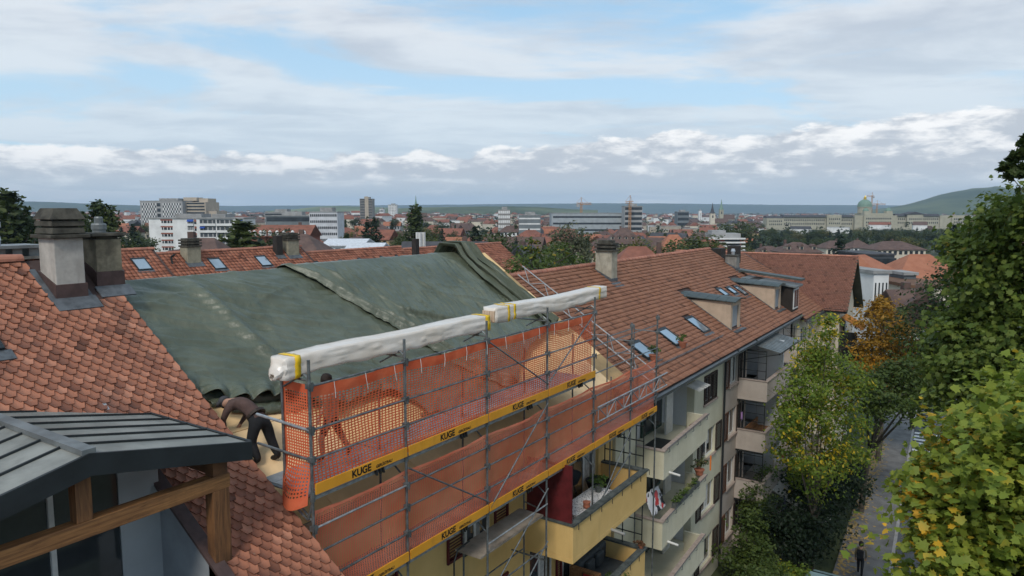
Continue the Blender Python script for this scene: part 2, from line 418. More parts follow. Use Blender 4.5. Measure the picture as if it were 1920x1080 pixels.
def window(parent,X,y0,y1,z0,z1,sill=None,frame=None,mull=1,rec=.12):
    fm=frame or white_frame; b=MB(); t=.07; xf=X-rec
    b.box((xf-.06,y0,z0),(xf,y0+t,z1)).box((xf-.06,y1-t,z0),(xf,y1,z1)).box((xf-.06,y0+t,z0),(xf,y1-t,z0+t)).box((xf-.06,y0+t,z1-t),(xf,y1-t,z1))
    for i in range(mull):
        yc=y0+(y1-y0)*(i+1)/(mull+1); b.box((xf-.055,yc-.045,z0+t),(xf+.004,yc+.045,z1-t))
    o=b.build('window',fm,parent)
    for i in range(mull+1):
        ya=y0+t+(y1-y0-2*t)*i/(mull+1); yb=y0+t+(y1-y0-2*t)*(i+1)/(mull+1)
        MB().box((xf-.045,ya+.03,z0+t),(xf-.02,yb-.03,z1-t)).build('pane',glass,o)
        if random.random()<.55:
            q=random.uniform(.3,.6); MB().box((xf-.019,ya+.035,z0+t+.01+(z1-z0)*random.choice([0,0,.35])),(xf-.012,ya+.035+(yb-ya-.07)*q,z1-t-.01)).build('curtain',curtain_m,o)
    if sill: MB().box((xf+.006,y0-.06,z0-.09),(X+.09,y1+.06,z0-.004)).build('sill',sill,o)
    return o
def shutter(parent,X,y0,y1,z0,z1,mat,leaves=1,proud=.05):
    o=None; b=MB(); wv=(y1-y0)/leaves
    for k in range(leaves):
        ya=y0+k*wv+.008; yb=y0+(k+1)*wv-.008
        b.box((X+.008,ya,z0),(X+.008+proud,ya+.06,z1)).box((X+.008,yb-.06,z0),(X+.008+proud,yb,z1)).box((X+.008,ya+.06,z0),(X+.008+proud,yb-.06,z0+.07)).box((X+.008,ya+.06,z1-.07),(X+.008+proud,yb-.06,z1))
        n=int((z1-z0-.14)/.075)
        for i in range(n):
            zc=z0+.07+(i+.5)*(z1-z0-.14)/n; b.bar((X+.008+proud*.45,ya+.06,zc),(X+.008+proud*.45,yb-.06,zc),.012,.072,up=(.8,0,1))
    return b.build('shutter',mat,parent)
# ================================================================ NEAR HOUSE (hexagonal clay tiles)
SL=math.hypot(1,.67)
near=empty('tiled_house',(-16,1,0),label='near house at lower left with hexagonal red clay tiles and two chimneys',cat='house')
NR=Roof((-16,0,17.05-.06),(0,1,0),(1/SL,0,-.67/SL))
NRB=Roof((-16,0,17.05-.06),(0,1,0),(-1/SL,0,-.67/SL))
cream=M('cream_render',(.55,.50,.40),.9,scale=1.2,var=.1,bump=.1)
NL=9.95   # slope length of the street side
b=MB(); b.box((-23.2,-9,0),(-8.9,7.6,11.1))
for y_ in (7.6,-8.8): b.prism([(-23.2,y_,11.1),(-9.0,y_,11.1),(-9.0,y_,12.1),(-16,y_,16.75),(-23.2,y_,12.0)],(0,-.2,0))
b.build('wall',cream,near)
# terrace cut: along 2.0..6.15, down 5.0..9.6
TC=(2.0,6.16,5.55,9.0)
b=MB()
NR.slab(b,-9,7.75,0,TC[2],-.16,0); NR.slab(b,TC[1],7.75,TC[2],NL,-.16,0); NR.slab(b,-9,TC[0],TC[2],NL,-.16,0); NR.slab(b,TC[0],TC[1],TC[3],NL,-.16,0)
NRB.slab(b,-9,7.75,0.0,8.7,-.17,-.004)
nroof=b.build('roof',M('roof_batten_dark',(.07,.045,.04),.9),near)
TW,TE,TL=.205,.136,.33
chim_fp=[(6.40,7.32,.10,1.72),(7.30,8.2,0,1.45)]
def near_skip(al,dd):
    if TC[0]-.02<al<TC[1]+.05 and TC[2]-.05<dd<TC[3]+.15: return True
    for a0,a1,d0,d1 in chim_fp:
        if a0<al<a1 and d0<dd<d1+.05: return True
    return False
Mx=np.array(NR.mat()); up,lo=tile_mesh(TW*.985,TL,.015,.038,cut=.122); k=len(up)
tri=[(0,1,2),(0,2,5),(2,3,4),(2,4,5)]+[t for i,j in ((2,3),(3,4),(4,5),(1,2),(5,0)) for t in ((i,j,j+k),(i,j+k,i+k))]
tile_me=[]
for var in range(5):
    q=np.array(up+lo); q[:,2]+=np.array([0,0,1,2,2,1]*2)*RNG.normal(0,.0022); q[:,0]*=1+RNG.normal(0,.006)
    tile_me.append(np_mesh('tile',q@Mx.T,tri,red_tile))
spots=[]
rows=int((NL+.05)/TE)
for r_ in range(rows):
    dd=.12+(r_+1)*TE; off=TW/2 if r_%2 else 0
    for c in range(72):
        al=7.75-(c+.5)*TW-off+TW*.25
        if al<-6.5 or dd>NL+.1 or near_skip(al,dd): continue
        p=NR.p(al,dd); d=p-cam.location; zc_=d.dot(FW); u=960+F_PX*d.dot(RT)/zc_; v=540-F_PX*d.dot(UPC)/zc_
        vis=(u>-15 and v<1095 and zc_>1)
        if vis and u<470 and v>735 and v>742+(u-250)*.43 and not (u>285 and v>860): vis=False   # under the canopy
        spots.append((0 if vis else 1,zc_,al,dd))
spots.sort()
stuffv=[]
for i,(hid,zc_,al,dd) in enumerate(spots):
    jit=Vector((random.gauss(0,.0035),random.gauss(0,.005),abs(random.gauss(0,.003))))
    if i<300:
        p=NR.p(al,dd)+jit; o=obj('tile',tile_me[i%5],loc=p); adopt(o,nroof)
    else:
        q=np.array(up+lo); q[:,2]+=np.array([0,0,1,2,2,1]*2)*RNG.normal(0,.0022); q=q+np.array([al+jit.x,dd+jit.y,jit.z]); stuffv.append(q@Mx.T+np.array(NR.o))
nn=len(stuffv); idx=np.arange(nn)[:,None]*(2*k)
me=np_mesh('tile_rows',np.concatenate(stuffv),(idx[:,None,:]+np.array(tri)[None]).reshape(-1,3),red_tile)
adopt(obj('tile_rows',me,kind='stuff'),nroof)
NRB.field('tile_rows',-6,7.75,.1,3.0,.23,.15,red_tile,nroof,cut=.07,L=.27)
ridge_run(NR,-6.0,6.42,nroof,r=.13,step=.42,out=.05); ridge_run(NR,7.16,7.52,nroof,r=.13,step=.36,out=.05)
# brown verge trim and left skylight
skylight(NR,4.9,1.8,.62,.75,near)
# chimney one: pale render, stepped dark concrete hood
def chimney(parent,x0,x1,y0,y1,zb,zt,mat,flash=.26):
    o=MB().box((x0,y0,zb),(x1,y1,zt)).build('chimney',mat,parent,bevel=.015)
    sl=.67; b=MB(); g=.025
    P=lambda x,y,h:(x,y,17.05-sl*(x+16)+h)
    b.hexa([P(x0-g,y0-g,-.05),P(x1+g,y0-g,-.05),P(x1+g,y1+g,-.05),P(x0-g,y1+g,-.05),P(x0-g,y0-g,.06),P(x1+g,y0-g,flash),P(x1+g,y1+g,flash),P(x0-g,y1+g,.06)])
    b.build('flashing',brown_sheet,o)
    return o
c1=chimney(near,-15.53,-14.90,6.56,7.10,16.0,17.46,render_white)
b=MB(); cx,cy=-15.215,6.83
def ringbox(b,hx,hy,z0,z1,hx2=None,hy2=None):
    hx2=hx if hx2 is None else hx2; hy2=hy if hy2 is None else hy2
    b.hexa([(cx-hx,cy-hy,z0),(cx+hx,cy-hy,z0),(cx+hx,cy+hy,z0),(cx-hx,cy+hy,z0),(cx-hx2,cy-hy2,z1),(cx+hx2,cy-hy2,z1),(cx+hx2,cy+hy2,z1),(cx-hx2,cy+hy2,z1)])
ringbox(b,.42,.37,17.462,17.53); ringbox(b,.27,.23,17.53,17.94)
ringbox(b,.36,.31,17.545,17.66,.34,.29); ringbox(b,.36,.31,17.69,17.79,.35,.30); ringbox(b,.38,.33,17.82,18.04,.27,.22)
b.build('hood',concrete,c1,bevel=.012)
b=MB(); NR.slab(b,6.44,7.26,1.30,1.68,.03,.055); NR.slab(b,6.42,6.53,.35,1.4,.03,.052); NR.slab(b,7.13,7.22,.35,1.4,.03,.052); b.build('apron',lead,c1)
# chimney two: olive render with slab and cowl
c2=chimney(near,-15.85,-15.16,7.46,7.98,15.8,17.40,render_olive)
cx,cy=-15.505,7.72
b=MB(); ringbox(b,.30,.22,17.402,17.47); ringbox(b,.44,.37,17.47,17.53,.42,.35); b.build('hood',concrete,c2,bevel=.01)
MB().lathe((cx,cy,17.535),[(.13,0),(.13,.06),(.15,.065),(.15,.16),(.13,.19),(.085,.19),(.085,.30),(.07,.33)],14).build('cowl',zinc,c2,smooth=False)
b=MB(); NR.slab(b,7.36,8.06,1.05,1.4,.03,.055); b.build('apron',lead,c2)
# long low chimney block on the rear slope with a steel vent
c3=MB().box((-19.3,5.2,14.2),(-18.5,8.5,16.94)).build('chimney',M('grey_render',(.24,.235,.21),.9,scale=3,var=.3,stain=.5),near)
b=MB().box((-19.4,5.1,17.13),(-18.4,7.9,17.20))
for i in range(9): b.box((-19.25,5.25+i*.34,16.94),(-18.55,5.45+i*.34,17.13))
b.build('hood',zinc,c3)
MB().lathe((-18.9,7.05,17.2),[(.14,0),(.16,.12),(.14,.22),(.10,.25),(.10,.33),(.17,.42),(.17,.52),(.12,.6)],12).build('vent_pipe',pale_zinc,c3)

# ---------------------------------------------------------------- timber roof terrace with metal canopy
can=empty('terrace_canopy',(-9.5,4.3,12.2),label='timber framed terrace canopy with dark standing seam metal roof in the near corner',cat='canopy')
def wood_mat(name,c1,c2,axis):
    m=bpy.data.materials.new(name); m.use_nodes=True; MATS[name]=m; t=NT(m.node_tree); b=m.node_tree.nodes['Principled BSDF']; co=t.n('ShaderNodeTexCoord').outputs['Object']
    k=[9.0,9.0,9.0]; k[axis]=.55; g=t.noise(t.vscale(co,tuple(k)),2.2,8,.65,.6); g2=t.noise(co,1.1,5,.6); g3=t.noise(t.vscale(co,tuple(k)),6.0,4,.7,.3)
    c=t.mix(t.ss(g,.34,.66),c1,c2); c=t.mix(t.m('MULTIPLY',t.ss(g2,.52,.74),.65),c,tuple(x*.28 for x in c1)); c=t.mix(t.m('MULTIPLY',t.ss(g3,.60,.68),.7),c,tuple(x*.25 for x in c1))
    t.put(b.inputs['Base Color'],c); b.inputs['Roughness'].default_value=.7
    bn=t.n('ShaderNodeBump'); bn.inputs['Strength'].default_value=.4; bn.inputs['Distance'].default_value=.01; t.put(bn.inputs['Height'],g); t.put(b.inputs['Normal'],bn.outputs[0]); return m
wood=wood_mat('larch_timber',(.14,.062,.022),(.30,.145,.05),1); wood_p=wood_mat('larch_post',(.10,.045,.018),(.22,.10,.036),2)
wood_d=M('larch_timber_dark',(.085,.04,.018),.75,col2=(.15,.07,.03),scale=4.0,bump=.2,bscale=9,stain=.5)
YR,ZR,YE,ZE=4.33,14.94,6.67,14.44; XF=-9.30; YL=2.0
tilt=(ZR-ZE)/(YE-YR)
def zroof(x): return (17.05-.67*(x+16))
b=MB()
xb_e=-16+(17.05-ZE)/.67; xb_r=-16+(17.05-ZR)/.67
for (ye) in (YE,YL):
    b.hexa([(xb_e-.15,ye,ZE-.06),(XF,ye,ZE-.06),(XF,YR,ZR-.06),(xb_r-.15,YR,ZR-.06),(xb_e-.15,ye,ZE),(XF,ye,ZE),(XF,YR,ZR),(xb_r-.15,YR,ZR)])
msheet=b.build('metal_roof',seam_sheet,can)
for i in range(1,7):
    x=XF-.02-i*.54
    for ye in (YE,YL):
        p=Vector((x,YR+(.06 if ye>YR else -.06),ZR-tilt*.06+.004)); q=Vector((x,ye,ZE+.004))
        # stop where the metal runs under the tiles
        if x<xb_e:
            zz_=zroof(x)+.03; f=(ZR-zz_)/(ZR-ZE); 
            if f<=.05: continue
            q=Vector((x,YR+(ye-YR)*f,zz_))
        MB().bar(p,q,.03,.055).build('seam',dark_sheet,msheet)
MB().bar((XF+.02,YR,ZR+.03),(xb_r-.1,YR,ZR+.03),.17,.07).build('ridge_cap',zinc,msheet)
b=MB()
for ye in (YE,YL):
    y0=ye+(.02 if ye>YR else -.02)
    b.hexa([(XF,YR,ZR-.28),(XF+.05,YR,ZR-.28),(XF+.05,y0,ZE-.27),(XF,y0,ZE-.27),(XF,YR,ZR+.012),(XF+.05,YR,ZR+.012),(XF+.05,y0,ZE+.012),(XF,y0,ZE+.012)])
b.build('fascia',dark_sheet,can)
MB().box((xb_e,YE+.003,ZE-.2),(XF,YE+.05,ZE+.02)).build('fascia',dark_sheet,can); MB().box((xb_e,YL-.05,ZE-.2),(XF,YL-.003,ZE+.02)).build('fascia',dark_sheet,can)
XB=-9.52
MB().box((XB-.1,1.9,13.80),(XB+.1,6.40,14.02)).build('beam',wood,can,bevel=.008)
MB().box((XB-.1,6.10,11.95),(XB+.1,6.38,13.797)).build('post',wood_p,can,bevel=.008)
MB().box((XB-.1,6.12,14.023),(XB+.1,6.36,14.26)).build('post',wood_d,can)
MB().box((XB-.09,4.2,14.023),(XB+.09,4.40,14.72)).build('king_post',wood_p,can,bevel=.006)
MB().box((XB-.1,1.95,11.95),(XB+.1,2.2,13.797)).build('post',wood_d,can)
b=MB()
for y in (6.24,2.1): b.box((-12.1,y-.08,14.03),(XB-.102,y+.08,14.24))
b.build('rafter_plate',wood_d,can)
# terrace recess: rear glazing, side cheek, floor
dark_room=M('dark_interior',(.012,.014,.014),.6)
cheekm=M('cheek_panel',(.27,.29,.31),.6,scale=2,var=.12)
rec=empty('roof_terrace',(-11,4,11.5),label='recessed roof terrace with dark glazing under the timber canopy',cat='terrace')
MB().box((-12.55,2.0,11.25),(-8.9,6.15,11.4)).build('deck',M('terrace_deck',(.07,.065,.06),.8),rec)
zc_=lambda x: 17.05-.67*(x+16)
b=MB(); b.prism([(-12.5,6.10,11.4),(-8.85,6.10,11.4),(-8.85,6.10,zc_(-8.85)-.03),(-11.9,6.10,zc_(-11.9)-.03),(-12.5,6.10,zc_(-12.5)-.0)],(0,.05,0)); b.build('cheek',cheekm,rec)
b=MB(); NR.slab(b,6.02,6.24,5.2,9.4,.04,.085); b.build('trim',brown_sheet,rec)
gl=MB().box((-10.95,2.0,11.4),(-10.9,5.46,14.4)).build('glazing',glass,rec)
for y in (4.5,3.2): MB().box((-10.9,y-.035,11.4),(-10.85,y+.035,14.35)).build('mullion',white_frame,gl)
MB().box((-10.95,5.463,11.4),(-10.88,6.098,14.4)).build('wall_panel',M('pale_wall_panel',(.36,.385,.40),.7,scale=1,var=.08),rec)
MB().lathe((-10.4,5.35,11.41),[(.5,0),(.55,.35),(.52,.5),(.35,.52),(.3,.45)],16).build('terrace_tub',M('dark_tub',(.02,.022,.02),.6),label='dark round tub standing on the roof terrace deck',cat='tub')

# ================================================================ RE-ROOFED YELLOW HOUSE
yel=M('yellow_render',(.62,.41,.15),.9,col2=(.70,.48,.19),scale=.8,bump=.12,bscale=30,stain=.2)
redsh=M('dark_red_shutter',(.10,.012,.014),.6,scale=4,var=.25)
brsh=M('brown_shutter',(.045,.03,.024),.6,scale=4,var=.25)
yh=empty('yellow_apartment_house',(-13,15,0),label='yellow apartment house under the green tarpaulin, its roof being rebuilt',cat='house')
ST=.68; SLT=math.hypot(1,ST)
TR=Roof((-16,0,16.38),(0,1,0),(1/SLT,0,-ST/SLT)); TRB=Roof((-16,0,16.38),(0,1,0),(-1/SLT,0,-ST/SLT))
WY=-10.5
FL=[8.5,5.8,3.1,.4]      # balcony floor heights
holes=[(16.75,18.2,f+.1,f+2.35) for f in FL]+[(18.6,21.1,f+.1,f+2.35) for f in FL]+[(y,y+1.3,f+.95,f+2.3) for f in FL for y in (9.2,13.6)]
b=MB(); wall_panel(b,WY,7.75,22.18,0,12.45,.35,holes)
b.box((-21.5,21.9,0),(WY-.35,22.18,12.5)); b.box((-21.5,7.76,0),(WY-.35,8.05,12.5)); b.box((-21.6,8.05,0),(-21.3,21.9,12.5))
b.build('wall',yel,yh)
b=MB(); TR.slab(b,7.80,22.2,0,7.25,-.14,0); TRB.slab(b,7.80,22.2,0.01,7.0,-.14,0)
b.prism([(-21.5,21.95,12.4),(-10.6,21.95,12.4),(-16,21.95,16.15)],(0,.2,0))
yroof=b.build('roof',M('roof_sarking',(.40,.27,.13),.85,scale=2,var=.12),yh)
boards=[M('plywood_%d'%i,c,.85,scale=1.3,var=.12,bump=.05) for i,c in enumerate(((.78,.54,.28),(.72,.49,.24),(.82,.59,.33)))]
for r_ in range(6):
    for c in range(6):
        a0=7.84+c*2.4-(1.2 if r_%2 else 0); a1=min(a0+2.385,22.15); a0=max(a0,7.84)
        if a1-a0<.2: continue
        b=MB(); TR.slab(b,a0,a1,.03+r_*1.2,.03+(r_+1)*1.2-.015,.004,.028); b.build('roof_board',boards[(r_*2+c*5)%3],yroof)
for f in FL:
    for (y0,y1) in ((16.75,18.2),(18.6,21.1)):
        window(yh,WY,y0,y1,f+.1,f+2.35,mull=1 if y1-y0<2 else 2)
    for y in (9.2,13.6): window(yh,WY,y,y+1.3,f+.95,f+2.3,sill=concrete); shutter(yh,WY,y-.68,y-.02,f+.9,f+2.3,redsh); shutter(yh,WY,y+1.32,y+1.98,f+.9,f+2.3,redsh)
    shutter(yh,WY,18.22,18.58,f+.1,f+2.35,redsh)
coping=M('dark_coping',(.075,.085,.08),.7,scale=5,var=.4)
black_metal=M('black_metal',(.02,.022,.022),.5)
for n_,f in enumerate(FL[:3]):
    zt=f+.95; b=MB()
    b.box((WY,16.4,f-.13),(-8.9,21.45,f+.02))
    b.box((-9.02,16.4,f+.02),(-8.9,21.45,zt)); b.box((WY,16.4,f+.02),(-9.02,16.52,zt)); b.box((WY,21.33,f+.02),(-9.02,21.45,zt))
    bal=b.build('balcony',yel,yh,bevel=.01)
    b=MB(); b.box((-9.07,16.36,zt+.002),(-8.85,21.5,zt+.06)); b.box((WY,16.36,zt+.002),(-9.07,16.57,zt+.06)); b.box((WY,21.28,zt+.002),(-9.07,21.5,zt+.06)); b.build('coping',coping,bal)
    for y in [16.6+.7*i for i in range(8)]:
        MB().path([(-8.93,y,zt+.06),(-8.83,y,zt+.03),(-8.83,y,zt-.14)],.012,5).build('bracket',black_metal,bal)
    MB().tube((-8.9,18.8,f-.05),(-8.45,18.8,f-.09),.045,8).build('drain_spout',pale_zinc,bal)
    # trellis at the far end and red screen at the near end
    b=MB()
    for x in (-10.4,-9.7,-9.0): b.box((x-.015,21.36,zt+.06),(x+.015,21.39,f+2.5))
    for z in (.5,1.0,1.5): b.box((-10.4,21.36,zt+z-.015),(-9.0,21.39,zt+z+.015))
    b.build('trellis',black_metal,bal)
    if n_==0: MB().box((-10.4,16.42,zt+.062),(-8.96,16.47,f+2.62)).build('privacy_screen',redsh,bal)
# eave board and gutter on the house
MB().box((-10.02,7.85,12.16),(-9.97,22.2,12.34)).build('eave_board',M('eave_board',(.30,.24,.17),.8),yh)

# ================================================================ GREEN + GREY HOUSES
SG=.635; SLG=math.hypot(1,SG)
GR=Roof((-16,0,15.30),(0,1,0),(1/SLG,0,-SG/SLG)); GRB=Roof((-16,0,15.30),(0,1,0),(-1/SLG,0,-SG/SLG))
green=M('pale_green_render',(.53,.50,.37),.9,col2=(.60,.57,.44),scale=.9,bump=.1,bscale=30,stain=.2)
greyr=M('grey_beige_render',(.40,.345,.30),.9,col2=(.47,.41,.36),scale=1.0,bump=.1,bscale=30,stain=.18)
inner_white=M('loggia_white',(.62,.63,.64),.8,scale=1,var=.06)
greenfr=M('dark_green_frame',(.04,.075,.06),.5)
sillm=M('pinkish_sill_stone',(.36,.29,.25),.85,scale=4)
WG=-10.4; GL=7.42; PF=[8.35,5.66,2.97,.28]
def row_house(name,label,y0,y1,mat,holes):
    h=empty(name,(-13,(y0+y1)/2,0),label=label,cat='house'); b=MB()
    wall_panel(b,WG,y0,y1,0,11.45,.35,holes); b.box((-21.6,y0,0),(-21.3,y1,11.9)); 
    b.box((-21.3,y0+.003,0),(WG-.353,y0+.25,11.6)); b.box((-21.3,y1-.25,0),(WG-.353,y1-.003,11.6))
    b.prism([(-21.3,y0+.02,11.6),(WG-.4,y0+.02,11.6),(-16,y0+.02,15.0)],(0,.2,0)); b.prism([(-21.3,y1-.22,11.6),(WG-.4,y1-.22,11.6),(-16,y1-.22,15.0)],(0,.2,0))
    b.build('wall',mat,h); return h
gh_holes=[(23.95,30.3,f-.03,f+2.32) for f in PF]+[(31.55,33.4,f+.75,f+2.08) for f in PF[1:]]+[(31.55,33.4,PF[0]+.75,PF[0]+2.08)]
gh=row_house('green_apartment_house','pale green apartment house with stacked loggias right of the scaffold',22.22,34.5,green,gh_holes)
gy_holes=[(35.4,36.85,f+.8,f+2.2) for f in PF]+[(38.6,42.2,f+.02,f+2.32) for f in PF]+[(44.2,45.6,f+.8,f+2.2) for f in PF]
gy=row_house('grey_apartment_house','grey beige apartment house with projecting balconies behind the yellow green tree',34.5,48.8,greyr,gy_holes)
dormer_fp=[(36.0,38.0,3.0,6.6),(44.9,46.9,3.0,6.5)]
sky_list=[(26.55,5.0,.95,1.05),(29.75,4.85,1.0,1.15),(33.45,4.75,1.0,1.2),(41.2,3.55,.8,.75),(42.75,3.65,.75,.7),(44.0,3.75,.7,.9)]
def gskip(al,dd):
    for a0,a1,d0,d1 in dormer_fp:
        if a0<al<a1 and d0<dd<d1: return True
    for (a,d,w_,h_) in sky_list:
        if abs(al-a)<w_/2 and d<dd<d+h_: return True
    return False
for h,y0,y1,nm in ((gh,22.22,34.5,'a'),(gy,34.5,48.8,'b')):
    b=MB(); GR.slab(b,y0,y1,0,GL,-.16,-.002); GRB.slab(b,y0,y1,0.01,GL,-.16,-.002); rf=b.build('roof',MATS['roof_batten_dark'],h)
    GR.field('tile_rows',y0,y1,.05,GL+.05,.20,.238,far_tile,rf,th=.028,lift=.062,L=.31,skip=gskip,half=False)
    GRB.field('tile_rows',y0,y1,.05,GL,.43,.65,far_tile,rf,th=.022,lift=.05,L=.8,half=False)
    ridge_run(GR,y0,y1,rf,r=.13,step=.40,out=.06)
    # gutter: half pipe under the eave
    e0=GR.p(y0,GL,-.02); e1=GR.p(y1,GL,-.02); b=MB(); K=8; vs=[]
    for P in (e0,e1):
        for i in range(K+1):
            an=math.pi+math.pi*i/K; vs.append((P.x+.10+.10*math.cos(an),P.y,P.z-.03+.10*math.sin(an)))
    b.add(vs,[(i,i+1,K+2+i,K+1+i) for i in range(K)])
    gt=b.build('gutter',gutter_m,h); sd=gt.modifiers.new('thick','SOLIDIFY'); sd.thickness=.012
    MB().box((e0.x-.10,y0,e0.z-.30),(e0.x-.02,y1,e0.z-.10)).build('eave_board',M('eave_grey',(.17,.18,.18),.7),h)
    b=MB(); b.box((WG,y0+.01,11.18),(e0.x-.1,y1-.01,11.22)); b.build('soffit',greenfr if False else M('soffit_dark',(.10,.10,.09),.8),h)
# snow guard rail on the roof
for y0,y1 in ((22.6,34.3),):
    sg=MB()
    for dn in (6.5,): 
        for zo in (.10,.19): sg.tube(GR.p(y0,dn,zo),GR.p(y1,dn,zo),.014,6)
        for i in range(int((y1-y0)/1.1)+1): sg.bar(GR.p(y0+i*1.1,dn,.03),GR.p(y0+i*1.1,dn,.22),.02,.03)
    sg.build('snow_guard',gutter_m,gh)
for (a,d,w_,h_) in sky_list: skylight(GR,a,d,w_,h_,gh if a<34.5 else gy)
# pots of plants on the snow guard are separate things (later)
for f in PF:
    zt=f+.93
    # loggia interior of the green house
    b=MB(); b.box((-11.9,23.7,f+.02),(-11.8,30.5,f+2.5)); b.box((-11.8,30.3,f+.02),(WG-.353,30.45,f+2.5)); b.box((-11.8,23.75,f+.02),(WG-.353,23.95,f+2.5)); lg=b.build('loggia_wall',inner_white,gh)
    MB().box((-11.8,23.95,f+2.32),(WG-.353,30.3,f+2.45)).build('loggia_ceiling',inner_white,gh)
    MB().box((-11.79,27.6,f+.02),(-11.7,29.8,f+2.2)).build('balcony_door',greenfr,gh)
    MB().box((-11.69,27.75,f+.15),(-11.68,28.6,f+2.1)).build('pane',glass,gh); MB().box((-11.69,28.75,f+.15),(-11.68,29.65,f+2.1)).build('pane',glass,gh)
    MB().box((-11.1,28.6,f+.02),(-11.02,29.35,f+2.15)).build('open_door_leaf',white_frame,gh)
    # balcony tray: deeper at its near end
    YE_=29.5; XE_=-9.5
    b=MB(); b.prism([(-11.8,23.95,f-.14),(-9.3,23.98,f-.14),(XE_,YE_,f-.14),(WG-.36,30.3,f-.14),(-11.8,30.3,f-.14)],(0,0,.16))
    b.hexa([(-9.42,23.98,f+.02),(-9.3,23.98,f+.02),(XE_,YE_,f+.02),(XE_-.12,YE_,f+.02),(-9.42,23.98,zt),(-9.3,23.98,zt),(XE_,YE_,zt),(XE_-.12,YE_,zt)])
    b.box((WG+.002,23.98,f+.02),(-9.42,24.1,zt)); b.box((WG+.002,YE_-.12,f+.02),(XE_-.12,YE_,zt))
    bal=b.build('balcony',green,gh,bevel=.01)
    b=MB(); b.hexa([(-9.46,23.94,zt+.002),(-9.26,23.94,zt+.002),(XE_+.04,YE_+.04,zt+.002),(XE_-.16,YE_+.04,zt+.002),(-9.46,23.94,zt+.05),(-9.26,23.94,zt+.05),(XE_+.04,YE_+.04,zt+.05),(XE_-.16,YE_+.04,zt+.05)]); b.box((WG+.004,23.94,zt+.002),(-9.465,24.12,zt+.048)); b.build('coping',sillm,bal)
    b=MB(); b.tube((-9.22,24.1,zt+.11),(-9.42,29.4,zt+.11),.015,6)
    for i in range(6):
        y=24.3+i*.95; x=-9.22-.2*(y-24.1)/5.4; b.path([(x,y,zt+.11),(x+.03,y,zt-.05),(x-.04,y,zt-.1)],.011,5)
    b.build('hand_rail',gutter_m,bal)
    MB().tube((-9.32,24.6,f-.03),(-8.9,24.6,f-.07),.045,8).build('drain_spout',white_frame,bal)
    if f!=PF[0]:
        window(gh,WG,31.55,33.4,f+.75,f+2.08,sill=sillm); shutter(gh,WG,30.85,31.5,f+.72,f+2.1,brsh); shutter(gh,WG,33.45,34.3,f+.72,f+2.1,brsh)
    else:
        window(gh,WG,31.55,33.4,f+.75,f+2.08,sill=sillm); shutter(gh,WG,31.56,33.39,f+.76,f+2.07,brsh,leaves=3,proud=.05)
    # grey house
    window(gy,WG,35.4,36.85,f+.8,f+2.2,sill=sillm); shutter(gy,WG,34.72,35.36,f+.78,f+2.22,M('red_brown_shutter',(.12,.055,.032),.6,scale=4,var=.3)); shutter(gy,WG,36.9,37.55,f+.78,f+2.22,brsh)
    window(gy,WG,44.2,45.6,f+.8,f+2.2,sill=sillm); shutter(gy,WG,43.5,44.15,f+.78,f+2.22,brsh)
    b=MB(); b.box((-11.9,38.3,f+.02),(-11.8,42.5,f+2.5)); b.box((-11.8,42.2,f+.02),(WG-.353,42.35,f+2.5)); b.box((-11.8,38.45,f+.02),(WG-.353,38.6,f+2.5)); b.build('loggia_wall',inner_white,gy)
    MB().box((-11.79,39.2,f+.02),(-11.72,41.6,f+2.2)).build('balcony_door',glass,gy)
    zt=f+.92; b=MB(); b.box((-11.8,36.95,f-.14),(-8.9,42.45,f+.02)) if False else b.box((WG+.002,36.95,f-.14),(-8.9,42.45,f+.02))
    b.box((-9.02,36.95,f+.02),(-8.9,42.45,zt)); b.box((WG+.002,37.8,f+.02),(-9.02,37.92,zt)) if False else b.box((WG+.002,36.95,f+.02),(-9.02,37.07,zt)); b.box((WG+.002,42.33,f+.02),(-9.02,42.45,zt))
    bal=b.build('balcony',greyr,gy,bevel=.01)
    MB().box((-9.06,36.91,zt+.002),(-8.86,42.49,zt+.045)).build('coping',sillm,bal)
    MB().box((WG+.004,36.91,zt+.002),(-9.065,37.11,zt+.043)).build('coping',sillm,bal)
    b=MB()
    for x in (-10.3,-9.0): b.box((x-.018,37.0,zt+.045),(x+.018,37.035,f+2.5))
    for z in (.1,.52,.95,1.4): b.box((-10.3,37.0,zt+z-.013),(-9.0,37.03,zt+z+.013))
    b.build('trellis',black_metal,bal)
    MB().box((WG+.004,40.9,f+.03),(-9.05,41.02,f+2.45)).build('partition',inner_white,bal)
    MB().box((WG+.004,36.95,f+2.45),(-9.0,37.0,f+2.52)).build('trellis',black_metal,bal)
    # second balcony column further along
    b=MB(); b.box((WG+.002,46.2,f-.14),(-8.9,48.7,f+.02)); b.box((-9.02,46.2,f+.02),(-8.9,48.7,zt)); b.box((WG+.002,46.2,f+.02),(-9.02,46.32,zt)); bal2=b.build('balcony',greyr,gy)
    b=MB()
    for x in (-10.3,-9.65,-9.0): b.box((x-.018,46.25,zt),(x+.018,46.28,f+2.5))
    for z in (.1,.52,.95,1.4): b.box((-10.3,46.25,zt+z-.013),(-9.0,46.28,zt+z+.013))
    b.build('trellis',black_metal,bal2)
